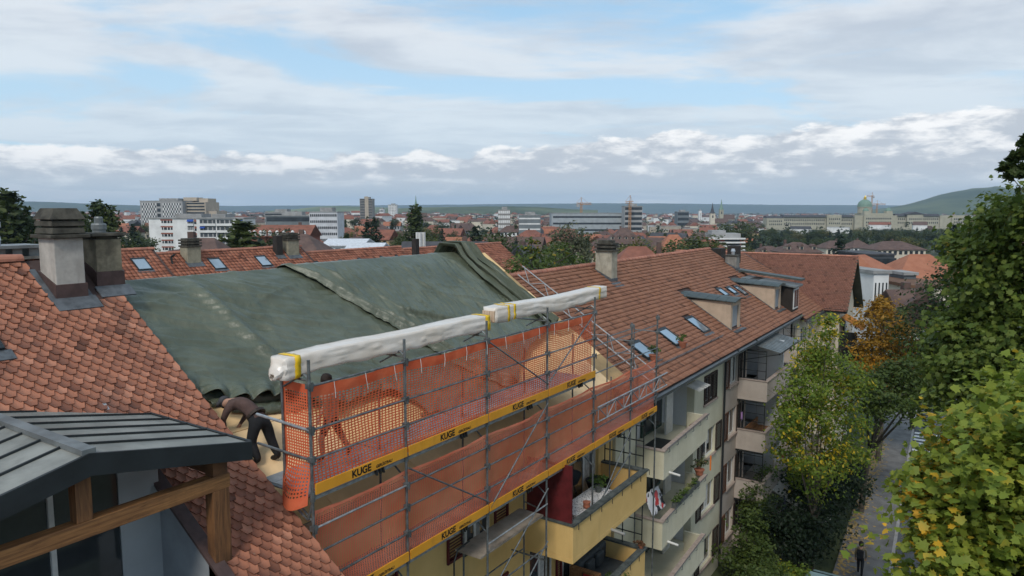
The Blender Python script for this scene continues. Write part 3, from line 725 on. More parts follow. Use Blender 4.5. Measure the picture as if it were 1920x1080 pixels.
# downpipes and the balcony canopy
for h,y in ((gh,34.42),(gy,37.75)):
    MB().path([(GR.p(y,GL,-.1).x+.1,y,11.25),(WG+.1,y,10.95),(WG+.1,y,.1)],.055,8).build('downpipe',M('downpipe_black',(.018,.02,.022),.5),h)
b=MB(); n=14
for i in range(n):
    y=38.0+4.6*i/n; b.hexa([(-10.35,y,11.02),(-8.55,y,10.62),(-8.55,y+.20,10.62),(-10.35,y+.20,11.02),(-10.35,y,11.06),(-8.55,y,10.66),(-8.55,y+.2,10.66),(-10.35,y+.2,11.06)])
    b.hexa([(-10.35,y+.2,10.99),(-8.55,y+.2,10.59),(-8.55,y+4.6/n,10.59),(-10.35,y+4.6/n,10.99),(-10.35,y+.2,11.0),(-8.55,y+.2,10.6),(-8.55,y+4.6/n,10.6),(-10.35,y+4.6/n,11.0)])
b.build('corrugated_canopy',zinc,gy)
b=MB(); b.bar((-8.6,38.0,10.56),(-8.6,42.6,10.56),.05,.06); b.tube((-8.62,42.5,8.4),(-8.62,42.5,10.55),.03); b.bar((-10.35,38.05,10.1),(-8.6,38.05,10.56),.03,.04); b.build('canopy_frame',black_metal,gy)
# chimneys on this roof
def gchim(h,al,dn,wx,wy,zt,mat,cap):
    p=GR.p(al,dn); o=MB().box((p.x-wx/2,p.y-wy/2,p.z-.6),(p.x+wx/2,p.y+wy/2,zt)).build('chimney',mat,h)
    b=MB(); P=lambda x,y,q:(x,y,15.30-SG*(x+16)+q); x0,x1,y0,y1=p.x-wx/2-.03,p.x+wx/2+.03,p.y-wy/2-.03,p.y+wy/2+.03
    b.hexa([P(x0,y0,-.05),P(x1,y0,-.05),P(x1,y1,-.05),P(x0,y1,-.05),P(x0,y0,.12),P(x1,y0,.25),P(x1,y1,.25),P(x0,y1,.12)]); b.build('flashing',lead,o)
    b=MB(); GR.slab(b,al-wy/2-.15,al+wy/2+.15,dn+wx*.55,dn+wx*.55+.4,.05,.075); b.build('apron',lead,o)
    b=MB(); x,y=p.x,p.y
    for (g,z0,z1) in cap: b.box((x-wx/2-g,y-wy/2-g,zt+z0),(x+wx/2+g,y+wy/2+g,zt+z1))
    b.build('hood',concrete,o,bevel=.01); return o
gchim(gh,31.1,.95,.85,.62,16.05,M('chimney_render_sand',(.36,.33,.26),.9,scale=3,var=.2,stain=.45),[(.10,.003,.07),(-.04,.07,.16),(.06,.16,.26),(-.04,.26,.32),(.05,.32,.40),(-.08,.40,.52)])
c=gchim(gy,48.3,2.1,.75,.7,14.95,M('chimney_grey',(.22,.21,.19),.9,scale=3,var=.2,stain=.4),[(.08,.003,.06)])
MB().lathe((-14.2,48.3,15.02),[(.12,0),(.12,.2),(.16,.22),(.1,.4)],10).build('cowl',pale_zinc,c)
# dormers: beige cheeks with curved metal roofs
beige=M('beige_cheek',(.47,.36,.265),.9,scale=2,var=.1,stain=.12)
for (y0,y1) in ((36.1,37.75),(44.98,46.6)):
    xf=-10.62; zr_=lambda x:15.30-SG*(x+16)
    ztop=13.36; xb=-16+(15.30-ztop)/SG
    b=MB(); b.prism([(xf,y0,zr_(xf)-.1),(xf,y0,ztop),(xb-.1,y0,ztop),(xb-.1,y0,ztop-.2)],(0,.08,0)); b.prism([(xf,y1-.08,zr_(xf)-.1),(xf,y1-.08,ztop),(xb-.1,y1-.08,ztop),(xb-.1,y1-.08,ztop-.2)],(0,.08,0))
    b.box((xf-.06,y0+.08,zr_(xf)-.1),(xf-.003,y0+.3,ztop)); b.box((xf-.06,y1-.3,zr_(xf)-.1),(xf-.003,y1-.08,ztop)); b.box((xf-.06,y0+.3,ztop-.25),(xf-.003,y1-.3,ztop))
    d=b.build('dormer',beige,gy)
    b=MB(); b.box((xf-.1,y0+.3,zr_(xf)+.12),(xf-.065,y1-.3,ztop-.25)); b.build('dormer_window',cheekm,d)
    b=MB()
    for i in range(6):   # curved sheets
        x0=xf+.28-(i)*.52; x1=x0-.52; K=6
        h=lambda t: .13*math.sin(math.pi*t); zz_=lambda x: ztop+.03+(xf+.28-x)*.055
        for j in range(K):
            ta,tb=j/K,(j+1)/K; ya=y0-.15+(y1-y0+.3)*ta; yb=y0-.15+(y1-y0+.3)*tb
            b.hexa([(x1,ya,zz_(x1)+h(ta)-.05),(x0-.015,ya,zz_(x0)+h(ta)-.05),(x0-.015,yb,zz_(x0)+h(tb)-.05),(x1,yb,zz_(x1)+h(tb)-.05),(x1,ya,zz_(x1)+h(ta)),(x0-.015,ya,zz_(x0)+h(ta)),(x0-.015,yb,zz_(x0)+h(tb)),(x1,yb,zz_(x1)+h(tb))])
    b.build('dormer_roof',M('patina_zinc',(.072,.084,.078),.5,scale=2,var=.2,metal=.3),d)
    b=MB()
    for y in (y0-.06,y1+.06): b.bar((xf+.05,y,zr_(xf+.05)+.06),(xb,y,zr_(xb)+.06),.1,.08)
    b.box((xf-.002,y0-.05,zr_(xf)-.08),(xf+.35,y1+.05,zr_(xf)-.02)); b.build('flashing',lead,d)
# dark wide dormer with sloping zinc roofs on the grey house
b=MB(); b.prism([(-10.0,47.0,11.6),(-10.0,47.0,13.25),(-12.7,47.0,13.6),(-12.9,47.0,13.3)],(0,1.75,0)); dd_=b.build('dormer',M('dark_brown_cladding',(.03,.024,.02),.7),gy)
b=MB(); b.hexa([(-13.2,46.85,13.55),(-9.75,46.85,13.15),(-9.75,48.78,13.15),(-13.2,48.78,13.55),(-13.2,46.85,13.65),(-9.75,46.85,13.25),(-9.75,48.78,13.25),(-13.2,48.78,13.65)]); b.build('dormer_roof',zinc,dd_)
b=MB(); b.hexa([(-14.0,48.0,13.95),(-9.7,48.0,13.5),(-9.7,49.0,13.5),(-14.0,49.0,13.95),(-14.0,48.0,14.08),(-9.7,48.0,13.62),(-9.7,49.0,13.62),(-14.0,49.0,14.08)]); b.build('dormer_roof',MATS['patina_zinc'],dd_)
MB().box((-10.0,47.2,11.75),(-9.95,48.5,13.05)).build('dormer_window',white_frame,dd_)
MB().box((-9.948,47.3,11.85),(-9.94,47.8,12.95)).build('pane',glass,dd_); MB().box((-9.948,47.9,11.85),(-9.94,48.4,12.95)).build('pane',glass,dd_)

# ================================================================ LOWER LINK HOUSE AND GABLED WING
lk=empty('cream_link_house',(-12,51.5,0),label='cream house with a lower tiled roof between the grey house and the gabled wing',cat='house')
LR=Roof((-16,0,14.62),(0,1,0),(6.6/math.hypot(6.6,3.75),0,-3.75/math.hypot(6.6,3.75)))
b=MB(); wall_panel(b,-9.95,48.82,56.5,0,11.1,.35,[(y,y+1.2,f+.4,f+1.8) for f in PF for y in (49.6,52.3)]); b.build('wall',cream,lk); MB().box((-21,48.82,0),(-20.7,56.5,11.2)).build('wall',cream,lk)
b=MB(); LR.slab(b,48.82,57.5,0,7.55,-.15,-.002); b.prism([(-16,48.82,14.5),(-22,48.82,11),(-16,48.82,11)],(0,8,0)); rf=b.build('roof',MATS['roof_batten_dark'],lk)
LR.field('tile_rows',48.82,57.0,.05,7.6,.20,.24,far_tile,rf,th=.026,lift=.06,L=.31,half=False); ridge_run(LR,48.82,57,rf,r=.12,step=.4,out=.05)
for f in PF:
    for y in (49.6,52.3): window(lk,-9.95,y,y+1.2,f+.4,f+1.8,sill=sillm)
    b=MB(); b.box((-9.948,50.9,f-.14),(-8.7,55.2,f+.02)); b.box((-8.82,50.9,f+.02),(-8.7,55.2,f+.92)); b.box((-9.948,50.9,f+.02),(-8.82,51.02,f+.92)); b.build('balcony',cream,lk)
e0=LR.p(48.9,7.55); MB().box((e0.x-.05,48.9,e0.z-.2),(e0.x+.08,54.4,e0.z-.03)).build('gutter',gutter_m,lk)
for (y,x,h_) in ((49.6,-15.6,15.35),(52.6,-15.4,15.4)):
    MB().box((x-.35,y-.5,13.6),(x+.35,y+.5,h_)).build('chimney',M('chimney_black',(.03,.027,.025),.9,scale=3),lk)
wg=empty('gabled_wing_house',(-12,58.4,0),label='gabled end house with a broad plain tiled roof facing the camera',cat='house')
WS=3.6/3.72; wl=math.hypot(1,WS)
WR=Roof((-22,58.35,14.56),(1,0,0),(0,-1/wl,-WS/wl)); WRB=Roof((-22,58.35,14.56),(1,0,0),(0,1/wl,-WS/wl))
LWr=5.25
b=MB(); WR.slab(b,0,14.1,0,LWr,-.14,-.002); WRB.slab(b,0,14.1,0.01,LWr+.8,-.14,-.002); rf=b.build('roof',M('gable_underside',(.09,.095,.075),.8),wg)
WR.field('tile_rows',0,14.1,.03,LWr+.03,.18,.16,wing_tile,rf,th=.014,lift=.025,L=.24,half=True)
ridge_run(WR,0,14.1,rf,r=.1,step=.4,out=.04)
b=MB(); b.box((-22,55.3,0),(-8.5,61.6,10.9)); b.prism([(-8.5,55.3,10.9),(-8.5,61.6,10.9),(-8.5,58.35,14.1)],(-13,0,0)); b.build('wall',cream,wg)
b=MB(); b.box((-22,54.6,10.72),(-7.95,54.75,11.0)); b.build('eave_board',dark_sheet,wg)
for z in (11.2,8.3,5.6): MB().box((-8.497,57.6,z),(-8.45,59.0,z+1.5)).build('window',white_frame,wg); 
for z in (11.2,8.3,5.6): MB().box((-8.447,57.0,z),(-8.41,57.58,z+1.5)).build('shutter',greenfr,wg)
b=MB(); b.hexa([(-8.4,55.5,10.3),(-7.0,55.5,9.5),(-7.0,57.8,9.5),(-8.4,57.8,10.3),(-8.4,55.5,10.34),(-7.0,55.5,9.54),(-7.0,57.8,9.54),(-8.4,57.8,10.34)])
b.build('awning',M('orange_awning',(.62,.27,.06),.8,scale=2,var=.12,trans=.3),label='orange fabric awning on the street end of the gabled wing',cat='awning')
b=MB(); b.box((-8.45,55.4,7.3),(-7.2,58.2,7.45)); b.box((-7.3,55.4,7.45),(-7.2,58.2,8.3)); b.box((-8.45,55.4,7.45),(-7.3,55.5,9.3)); b.build('balcony',dark_room,wg)
# ================================================================ TARPAULINS
tarp_m=bpy.data.materials.new('green_tarpaulin'); tarp_m.use_nodes=True
t=NT(tarp_m.node_tree); bs=tarp_m.node_tree.nodes['Principled BSDF']; co=t.n('ShaderNodeTexCoord').outputs['Object']
c=t.mix(t.ss(t.noise(co,.9,5,.6),.35,.7),(.078,.092,.062),(.118,.133,.094))
c=t.mix(t.m('MULTIPLY',t.ss(t.noise(co,7,5,.7),.55,.8),.08),c,(.21,.22,.175))
t.put(bs.inputs['Base Color'],c); bs.inputs['Roughness'].default_value=.38; bs.inputs['Specular IOR Level'].default_value=.5
bn=t.n('ShaderNodeBump'); bn.inputs['Strength'].default_value=.45; bn.inputs['Distance'].default_value=.04
wv=t.vscale(co,(1.0,1.5,1.0)); h=t.m('ADD',t.noise(wv,3.2,4,.5,1.6),t.m('MULTIPLY',t.noise(co,22,4,.6,.6),.35)); t.put(bn.inputs['Height'],h); t.put(bs.inputs['Normal'],bn.outputs[0])
EY=[7.8,8.33,8.8,9.4,9.86,10.3,10.87,12.1,12.5,12.75,13.5,15.1,16.6,17.2,18.7,20,21.2,22.8]
ED=[3.6,4.05,4.35,4.35,4.6,5.2,5.1,5.0,5.3,6.05,6.45,6.45,6.1,5.6,5.0,4.7,4.3,3.6]
def tarp_sheet(name,label,a_lo,a_hi,nu,nv,base,relief):
    V=[]
    for j in range(nv+1):
        for i in range(nu+1):
            fu=i/nu; 
            fd=j/nv
            d1=np.interp(a_lo(1.0)+(a_hi-a_lo(1.0))*fu,EY,ED)
            d=-.55+(d1+.55)*fd
            al=a_lo(max(d,0)/6.0)+(a_hi-a_lo(max(d,0)/6.0))*fu
            d1=np.interp(al,EY,ED); d=-.55+(d1+.55)*fd
            out=base+relief(al,d,d1)
            if d<0: P=TRB.p(al,-d,out)
            else: P=TR.p(al,d,out)
            if abs(d)<.12: P=P+UP*.0
            V.append(P)
    V=np.array([tuple(p) for p in V]); W=nu+1
    q=np.array([(j*W+i,j*W+i+1,(j+1)*W+i+1,(j+1)*W+i) for j in range(nv) for i in range(nu)])
    me=np_mesh(name,V,q,tarp_m,smooth=True); o=obj(name,me,label=label,cat='tarpaulin')
    s=o.modifiers.new('thick','SOLIDIFY'); s.thickness=.008; return o
def ridged(x): return 1-abs(2*x)
def creases(seed,a0,a1,n,slopes,amp):
    r_=random.Random(seed); L=[(r_.uniform(a0,a1),r_.uniform(0,5.5),r_.choice(slopes)+r_.uniform(-.12,.12),r_.uniform(.4,1)*amp,r_.uniform(.022,.055),r_.uniform(.5,1.6)) for _ in range(n)]
    def f(al,d):
        v=0.0
        for (ac,dc,sl,am,wd,ln) in L:
            # a straight sharp fold through (ac,dc); sl = metres along per metre down
            nx=math.sqrt(1+sl*sl); x=((al-ac)-sl*(d-dc))/nx; s=((al-ac)*sl+(d-dc))/nx
            if abs(x)<.5 and abs(s)<ln: v+=am*math.exp(-abs(x)/wd)*(1-(s/ln)**2)
        return v
    return f
CR1=creases(3,8,17,34,[2.2,2.6,3.2,-3.0,.15],.075); CR2=creases(8,13,20.6,46,[.2,.3,-.1,.45,2.5],.075)
def rel1(al,d,d1):
    c_=d-.42*al+.25*math.sin(al*.9)
    h=.05*fbm(al*.5,d*.6,3,3.1)+.075*ridged(fbm(al*.55,c_*1.5,3,9.7))*sstep(-.2,.8,d)
    h+=.08*ridged(fbm(al*.9+3,c_*3.6,2,1.3))+CR1(al,d)+.025*ridged(fbm(al*4,d*4,2,5.3))
    h*=.2+.8*sstep(0,.8,abs(d))
    h+=.11*math.exp(-((al-9.75-.12*d)/.16)**2)*sstep(.0,.6,d)           # vertical fold
    h+=.03*math.exp(-((al-11.2+.2*d)/.12)**2)
    e=sstep(.8,.0,d1-d)
    h+=e*(.26*abs(math.sin(al*5.1+d*3.3+2.5*fbm(al,d,2,5.)))+.10*abs(fbm(al*3.2,d*5.5,3,4.4)))*(1.0 if al<11 else .55)
    return h+.02
def rel2(al,d,d1):
    diag=al*.85+d*.62
    q=al+.22*d+.12*math.sin(d*1.7)
    h=.05*fbm(al*.5,d*.6,3,13.1)+.06*ridged(fbm(q*1.9,d*.42,3,2.7))
    h+=.06*ridged(fbm(q*4.6,d*.7,2,8.7))+CR2(al,d)+.025*ridged(fbm(al*4,d*4,2,15.3))
    h*=.2+.8*sstep(0,.8,abs(d))
    edge=al-lo2(max(d,0)/6.0)
    h+=.17*math.exp(-((edge-.16)/.10)**2)*sstep(-.3,.5,d)-.06*math.exp(-((edge-.36)/.08)**2)+.12*math.exp(-((edge-.55)/.09)**2)*sstep(1.5,3,d)
    # crease running to the right
    cl=(d-2.55)-(al-15.2)*.55
    h+=.12*math.exp(-(cl/.08)**2)*sstep(14.9,15.3,al)*sstep(17.8,16.6,al)-.03*math.exp(-((cl-.16)/.08)**2)*sstep(14.9,15.3,al)*sstep(17.8,16.6,al)
    e=sstep(.9,.0,d1-d); h+=e*(.10*abs(math.sin(al*4.1+d*2.3+2.*fbm(al,d,2,5.)))+.08*abs(fbm(al*3.2,d*5.5,3,4.4)))
    return h+.02
def lo2(f): return 12.75+1.55*(f*6/3.17)**1.05 if f>0 else 12.75
tarp_sheet('tarpaulin','large dark green tarpaulin on the left half of the stripped roof',lambda f:7.86,17.4,230,120,.03,rel1)
tarp_sheet('tarpaulin','overlapping green tarpaulin with bunched folds at its right end',lo2,20.75,230,120,.115,rel2)

tp2=[o for o in COL.objects if o.get('label','').startswith('overlapping green')][0]
for k_,(a0,wd,amp,dmax,bend) in enumerate(((20.15,.55,.18,3.4,.02),(20.5,.55,.30,4.6,.03),(20.85,.5,.28,4.4,.02),(21.12,.35,.18,3.4,.02))):
    V=[]; nv=60; nz=11
    for j in range(nv+1):
        d=-.45+(dmax+.45)*j/nv; 
        for i in range(nz):
            f=i/(nz-1); al=a0+wd*(f-.5)*(1+.25*math.sin(d*1.3+k_))+bend*max(d,0)**.8+.10*fbm(d*.9,k_*3.1,2,k_*2.)
            zg=(amp*(1.0,.75,.05,.0)[i%4]*(.7+.5*fbm(d*.8,i*1.7+k_,2,3.)))*(1 if d>0 else .9)+.10*math.exp(-((d)/.4)**2)*(2.0 if k_<2 else 1.2)
            out=.24+zg+.03*fbm(al*4,d*4,2,k_)
            P=TRB.p(al,-d,out) if d<0 else TR.p(al,d,out); V.append(tuple(P))
    q=[(j*nz+i,j*nz+i+1,(j+1)*nz+i+1,(j+1)*nz+i) for j in range(nv) for i in range(nz-1)]
    o=obj('fold',np_mesh('fold',V,q,tarp_m,smooth=True)); adopt(o,tp2); o.modifiers.new('t','SOLIDIFY').thickness=.01
# loose dark folds heaped along the lower edge behind the bending roofer
tp1=[o for o in COL.objects if o.get('label','').startswith('large dark green')][0]
for k_,(y0,y1,d0,d1,amp) in enumerate(((7.95,9.9,3.75,3.95,.16),(8.2,10.3,4.05,4.35,.20),(8.5,10.6,4.3,4.75,.15),(12.7,16.6,6.0,6.1,.16))):
    V=[]; nv=60; nz=8
    for j in range(nv+1):
        f=j/nv; al=y0+(y1-y0)*f; dd=d0+(d1-d0)*f+.16*fbm(al*1.4,k_,3,k_*5.)
        for i in range(nz):
            g=i/(nz-1); w_=.34*math.sin(math.pi*min(1,.12+f*.9))**.5
            out=.07+amp*math.sin(math.pi*g)**.7*(.55+.9*abs(fbm(al*2.1,g*2+k_,3,7.)))*math.sin(math.pi*(.08+.84*f))**.4
            V.append(tuple(TR.p(al+.05*fbm(g*5,al*3,2,2.),dd+w_*(g-.5)+.06*fbm(al*4,g*3,2,9.),out)))
    q=[(j*nz+i,j*nz+i+1,(j+1)*nz+i+1,(j+1)*nz+i) for j in range(nv) for i in range(nz-1)]
    o=obj('fold',np_mesh('fold',V,q,tarp_m,smooth=True)); adopt(o,tp1); o.modifiers.new('t','SOLIDIFY').thickness=.01
# ================================================================ SCAFFOLD
galv=M('galvanised_tube',(.16,.175,.18),.45,scale=8,var=.35,metal=.55)
galv_l=M('galvanised_light',(.36,.385,.40),.4,scale=8,var=.25,metal=.55)
toe_y=M('yellow_toe_board',(.62,.275,.02),.55,col2=(.70,.33,.03),scale=1.5,bump=.05,stain=.22)
ink=M('black_lettering',(.008,.008,.008),.6)
deck_m=M('scaffold_deck',(.27,.285,.29),.6,scale=3,var=.25,metal=.2)
plank_m=M('old_plank',(.22,.18,.14),.9,col2=(.34,.29,.24),scale=2,stain=.4)
XO,XI=-9.25,-9.95
PY=[7.83,10.17,12.90,15.57,18.22,20.83,22.95]
sc=empty('scaffold',(-9.6,15,0),label='grey tube scaffold with yellow toe boards standing along the house front',cat='scaffold')
def T(name,p,q,r=.0242,mat=None,n=8): return MB().tube(p,q,r,n).build(name,mat or galv,sc)
def coupler(b,p): b.box((p[0]-.045,p[1]-.05,p[2]-.045),(p[0]+.06,p[1]+.05,p[2]+.045)); b.box((p[0]+.06,p[1]-.02,p[2]-.085),(p[0]+.075,p[1]+.02,p[2]+.07))
RU=[13.83,14.34,15.09]; RLo=[11.63,12.17,12.62]
for i,y in enumerate(PY):
    top=15.53 if i<5 else 14.44; bot=.05 if i<4 else (8.54 if i<6 else .05)
    if i==0: bot=12.0
    b=MB(); b.tube((XO,y,bot),(XO,y,top),.0275,10)
    for z in ((RU if i<5 else RU[:2])+RLo): coupler(b,(XO,y,z))
    for z in (13.15,11.05): b.lathe((XO,y,z),[(.045,-.06),(.045,.1)],8)
    b.build('standard',galv,sc)
    it=15.32 if i==0 else (14.4 if i<5 else 12.6)
    b=MB(); b.tube((XI,y,bot if i not in (4,5) else 8.54),(XI,y,it),.0242,8)
    b.build('standard',galv,sc)
    if i<5: T('transom',(XO,y,13.16),(-10.6,y,13.16)); 
    T('transom',(XO,y,11.02),(XI-.3,y,11.02))
    T('bracket',(XO,y,10.55),(XI+.1,y,11.0),.018); 
    if i<5: T('bracket',(XO,y,12.72),(XI+.15,y,13.13),.018)
    if i<5: MB().path([(XO,y,15.2),(XO-.12,y,15.28),(XI+.05,y,15.0)],.018,6).build('bracket',galv,sc); T('transom',(XO,y,15.18),(XI-.25,y,15.18),.02)
def bays(lst): return list(zip(lst[:-1],lst[1:]))
for (a,b_) in bays(PY[:5]):
    for z in RU: T('guard_rail',(XO+.03,a,z),(XO+.03,b_,z),.021,galv if z!=RU[2] else galv)
for (a,b_) in bays(PY):
    for z in RLo: T('guard_rail',(XO+.03,a,z),(XO+.03,b_,z),.021,galv_l if (z==RLo[2] and a<8) else galv)
for (a,b_) in bays(PY[4:]):
    for z in (13.3,14.1): T('guard_rail',(XO+.03,a,z),(XO+.03,b_,z),.018)
# end guard rails (bright tubes) at the near end
T('guard_rail',(XO+.02,PY[0]-.03,14.34),(-10.62,PY[0]-.03,14.40),.027,galv_l); T('guard_rail',(XO+.02,PY[0]-.03,13.83),(-10.62,PY[0]-.03,13.87),.024)
MB().path([(XO,PY[0],13.1),(XO-.1,PY[0]-.02,12.75),(XO-.25,PY[0]-.02,12.82),(XI,PY[0],13.05)],.02,8).build('bracket',galv,sc)
# braces
for p,q in (((XO+.05,10.17,12.97),(XO+.05,12.9,11.32)),((XO+.05,12.93,15.05),(XO+.05,15.55,13.54)),((XO+.05,18.2,15.12),(XO+.05,15.62,13.60)),((XO+.05,15.55,13.05),(XO+.05,12.95,11.15)),
            ((XO+.05,15.57,10.75),(XO+.05,12.9,9.0)),((XO+.05,15.57,9.3),(XO+.05,12.9,7.6)),((XI,15.6,10.2),(XI,18.2,8.6)),((XO+.05,20.83,11.0),(XO+.05,18.22,8.9)),((XO+.05,20.83,10.2),(XO+.05,18.3,9.2)),
            ((XO+.05,12.9,6.9),(XO+.05,15.57,5.2)),((XO+.05,15.57,8.2),(XO+.05,12.9,6.2))):
    T('brace',p,q,.019)
T('guard_rail',(XO+.03,12.9,9.15),(XO+.03,15.57,9.15),.02); T('guard_rail',(XI,12.9,8.9),(XI,15.57,8.9),.02)
T('transom',(XO,15.57,8.75),(XI-.4,15.57,8.75),.024); T('transom',(XO,12.9,9.0),(XI-.2,12.9,9.0),.024)
T('guard_rail',(XO+.03,12.9,10.3),(XO+.03,15.57,10.32),.02,galv_l)
MB().path([(XO-.2,11.9,9.3),(XO-.2,11.9,10.2),(XO-.25,12.1,10.4),(XO-.3,12.6,10.4)],.02,8).build('ladder_frame',black_metal,sc)
# decks
for lv,(pys,x1) in enumerate(((PY[:5],-10.62),(PY,-10.2))):
    z=(13.2,11.06)[lv]
    for a,b_ in bays(pys):
        n=4 if lv==0 else 3; wd=(XO-.03-x1)/n
        for k_ in range(n):
            MB().box((x1+k_*wd+.006,a+.02,z-.045),(x1+(k_+1)*wd-.006,b_-.02,z)).build('deck_plank',deck_m,sc)
        MB().box((XO-.035,a+.02,z-.10),(XO-.01,b_-.02,z-.047)).build('deck_edge',galv_l,sc)
dp=MB().box((XI-.1,12.7,9.98),(XO-.05,15.5,10.03)).build('deck_plank',plank_m,sc)
# toe boards with the scaffolder's lettering
def text_mesh(s,size,off=.0,shear=0.0):
    cu=bpy.data.curves.new('lettering','FONT'); cu.body=s; cu.size=size; cu.offset=off; cu.extrude=.0015; cu.shear=shear
    o=bpy.data.objects.new('tmp',cu); link(o); dg=bpy.context.evaluated_depsgraph_get(); me=bpy.data.meshes.new_from_object(o.evaluated_get(dg)); bpy.data.objects.remove(o)
    me.materials.clear(); me.materials.append(ink); return me
KM=text_mesh('KUGE',.185,.006); GM=text_mesh('GERÜSTBAU',.078,.002,.25)
ROT=Matrix(((0,0,1),(1,0,0),(0,1,0))).to_euler()
for z0,lst in ((13.215,PY[:5]),(11.075,PY)):
    for a,b_ in bays(lst):
        tb=MB().box((XO+.035,a+.03,z0),(XO+.065,b_-.03,z0+.185)).build('toe_board',toe_y,sc)
        y=a+(b_-a)*.36
        for me,dy in ((KM,0),(GM,.60)):
            o=obj('lettering',me,loc=(XO+.0665,y+dy,z0+.032),rz=tuple(ROT)); adopt(o,tb)
# black clamp tapes under each board
for z0,lst in ((13.215,PY[:5]),(11.075,PY)):
    for a,b_ in bays(lst):
        for dy in (.02,.12,.2): MB().bar((XO+.03,a+(b_-a)*.62+dy,z0-.02),(XO+.03,a+(b_-a)*.62+dy+.03,z0-.13),.03,.05,up=(1,0,0)).build('strap',black_metal,sc)
# lattice girder at the far end of the lower lift
b=MB()
for z in (12.28,11.84): b.tube((XO+.09,18.3,z),(XO+.09,23.72,z),.024,8)
n=9
for i in range(n):
    y0=18.35+i*(5.3/n); y1=y0+5.3/n
    b.tube((XO+.09,y0,11.84 if i%2 else 12.28),(XO+.09,y1,12.28 if i%2 else 11.84),.016,6); b.tube((XO+.09,y0,11.84),(XO+.09,y0,12.28),.014,6)
b.build('lattice_girder',galv_l,sc)
# second lattice girder lying down the tiled slope beyond the tarpaulin
b=MB()
for dy in (0,): 
    for o_ in (.18,.60): b.tube(GR.p(24.25,.1,o_),GR.p(24.35,6.9,o_),.024,8)
    for i in range(12): b.tube(GR.p(24.25+.1*i/12,.2+i*.56,.18 if i%2 else .6),GR.p(24.25,.2+(i+1)*.56,.6 if i%2 else .18),.015,6)
lg_=b.build('lattice_girder',galv_l,label='bright lattice girder lying down the tiled slope beside the tarpaulin',cat='girder')
# scaffold frame over the green roof edge
b=MB()
for y in (20.83,22.95): b.tube((-10.1,y,11.05),(-10.1,y,14.0),.022,8)
b.tube((-10.1,20.83,13.9),(-10.1,22.95,13.9),.02,6); b.tube((-10.1,20.83,13.2),(-10.1,22.95,13.2),.02,6); b.tube((XO,20.83,13.6),(-10.1,22.95,13.0),.016,6)
for y in (20.83,22.95): b.tube((XO,y,13.85),(-10.1,y,13.85),.018,6)
b.build('inner_frame',galv,sc)

# ================================================================ SAFETY NETS
net_m=M('orange_net',(.68,.115,.045),.6,col2=(.80,.19,.085),scale=2.5,trans=.25,isl=0)
net_d=M('red_net',(.80,.20,.11),.65,col2=(.86,.30,.18),scale=1.2,trans=.2)
def net(name,label,P,U,Vh,pu,pv,ku,kv,mat,solid=None):
    """P(u,v): point at u metres along, v metres up; holes pu x pv pitch; ku,kv strand share"""
    nu=int(U/pu); nv=int(Vh/pv)
    us=[];vs_=[]
    for i in range(nu): us+= [i*pu,i*pu+pu*ku]
    us.append(nu*pu)
    for j in range(nv): vs_+=[j*pv,j*pv+pv*kv]
    vs_.append(nv*pv)
    W=len(us); V=[P(u/(nu*pu)*U,v/(nv*pv)*Vh) for v in vs_ for u in us]; q=[]
    for j in range(len(vs_)-1):
        for i in range(W-1):
            if i%2 and j%2 and not (solid and solid(us[i],vs_[j])): continue
            q.append((j*W+i,j*W+i+1,(j+1)*W+i+1,(j+1)*W+i))
    me=np_mesh(name,np.array([tuple(p) for p in V]),q,mat,smooth=True)
    return obj(name,me,label=label,cat='safety net')
def bayfrac(y):
    for a,b_ in bays(PY):
        if a<=y<=b_: return (y-a)/(b_-a),b_-a
    return 0,1
def Pupper(u,v):
    y=PY[0]+.02+u; f,L=bayfrac(y); s=math.sin(math.pi*f)
    vv=v/1.84
    z=13.24+v*(1-.035*s)
    return Vector((XO-.055-.085*s*math.sin(math.pi*min(1,vv*1.05))+.05*fbm(y*1.6,v*1.2,3,2.2)-.02*vv,y+.035*fbm(y*.9,v*2.5,2,7.),z+.03*fbm(y*1.1,v*1.4,2,4.)))
net('safety_net','bright orange net with oval holes behind the upper guard rails',Pupper,PY[4]-PY[0]-.04,1.84,.085,.05,.36,.42,net_m,solid=lambda u,v: v>1.62)
def Pend(u,v):   # near end of the upper lift, turning the corner, baggy at its foot
    z=13.05+v; bag=sstep(.75,0,v)
    return Vector((XO-.03-u+.04*fbm(u*3,v*2,2,1.),PY[0]+.03-.26*bag*math.sin(math.pi*(.15+.8*u/.72))-.03*fbm(u*3,v*3,2,3.),z-.12*bag*math.sin(math.pi*u/.72)))
net('safety_net','orange net closing the near end of the upper lift, baggy at its foot',Pend,.72,2.05,.06,.05,.5,.52,net_m,solid=lambda u,v: v>1.85 or v<.16 or u>.62)
def Plower(u,v):
    y=PY[0]+.02+u; f,L=bayfrac(y); s=math.sin(math.pi*f); top=1.80
    return Vector((XO-.06-.10*s*math.sin(math.pi*min(1,v/1.95))+.06*fbm(y*1.3,v*1.1,3,12.2),y+.03*fbm(y,v*2,2,8.),11.09+v/2.0*(top-.06*s)+.03*fbm(y*1.2,v*1.4,2,14.)))
net('safety_net','darker red fine mesh net behind the lower guard rails',Plower,PY[6]-PY[0]-.04,2.0,.06,.036,.36,.42,net_d,solid=lambda u,v: v>1.9)

for i in range(14):
    y=PY[0]+.5+i*.75; MB().path([(XO+.05,y,15.08),(XO+.06,y+.01,14.95),(XO+.05,y+.03+.03*math.sin(i),14.78)],.006,5).build('cable_tie',white_frame,sc)
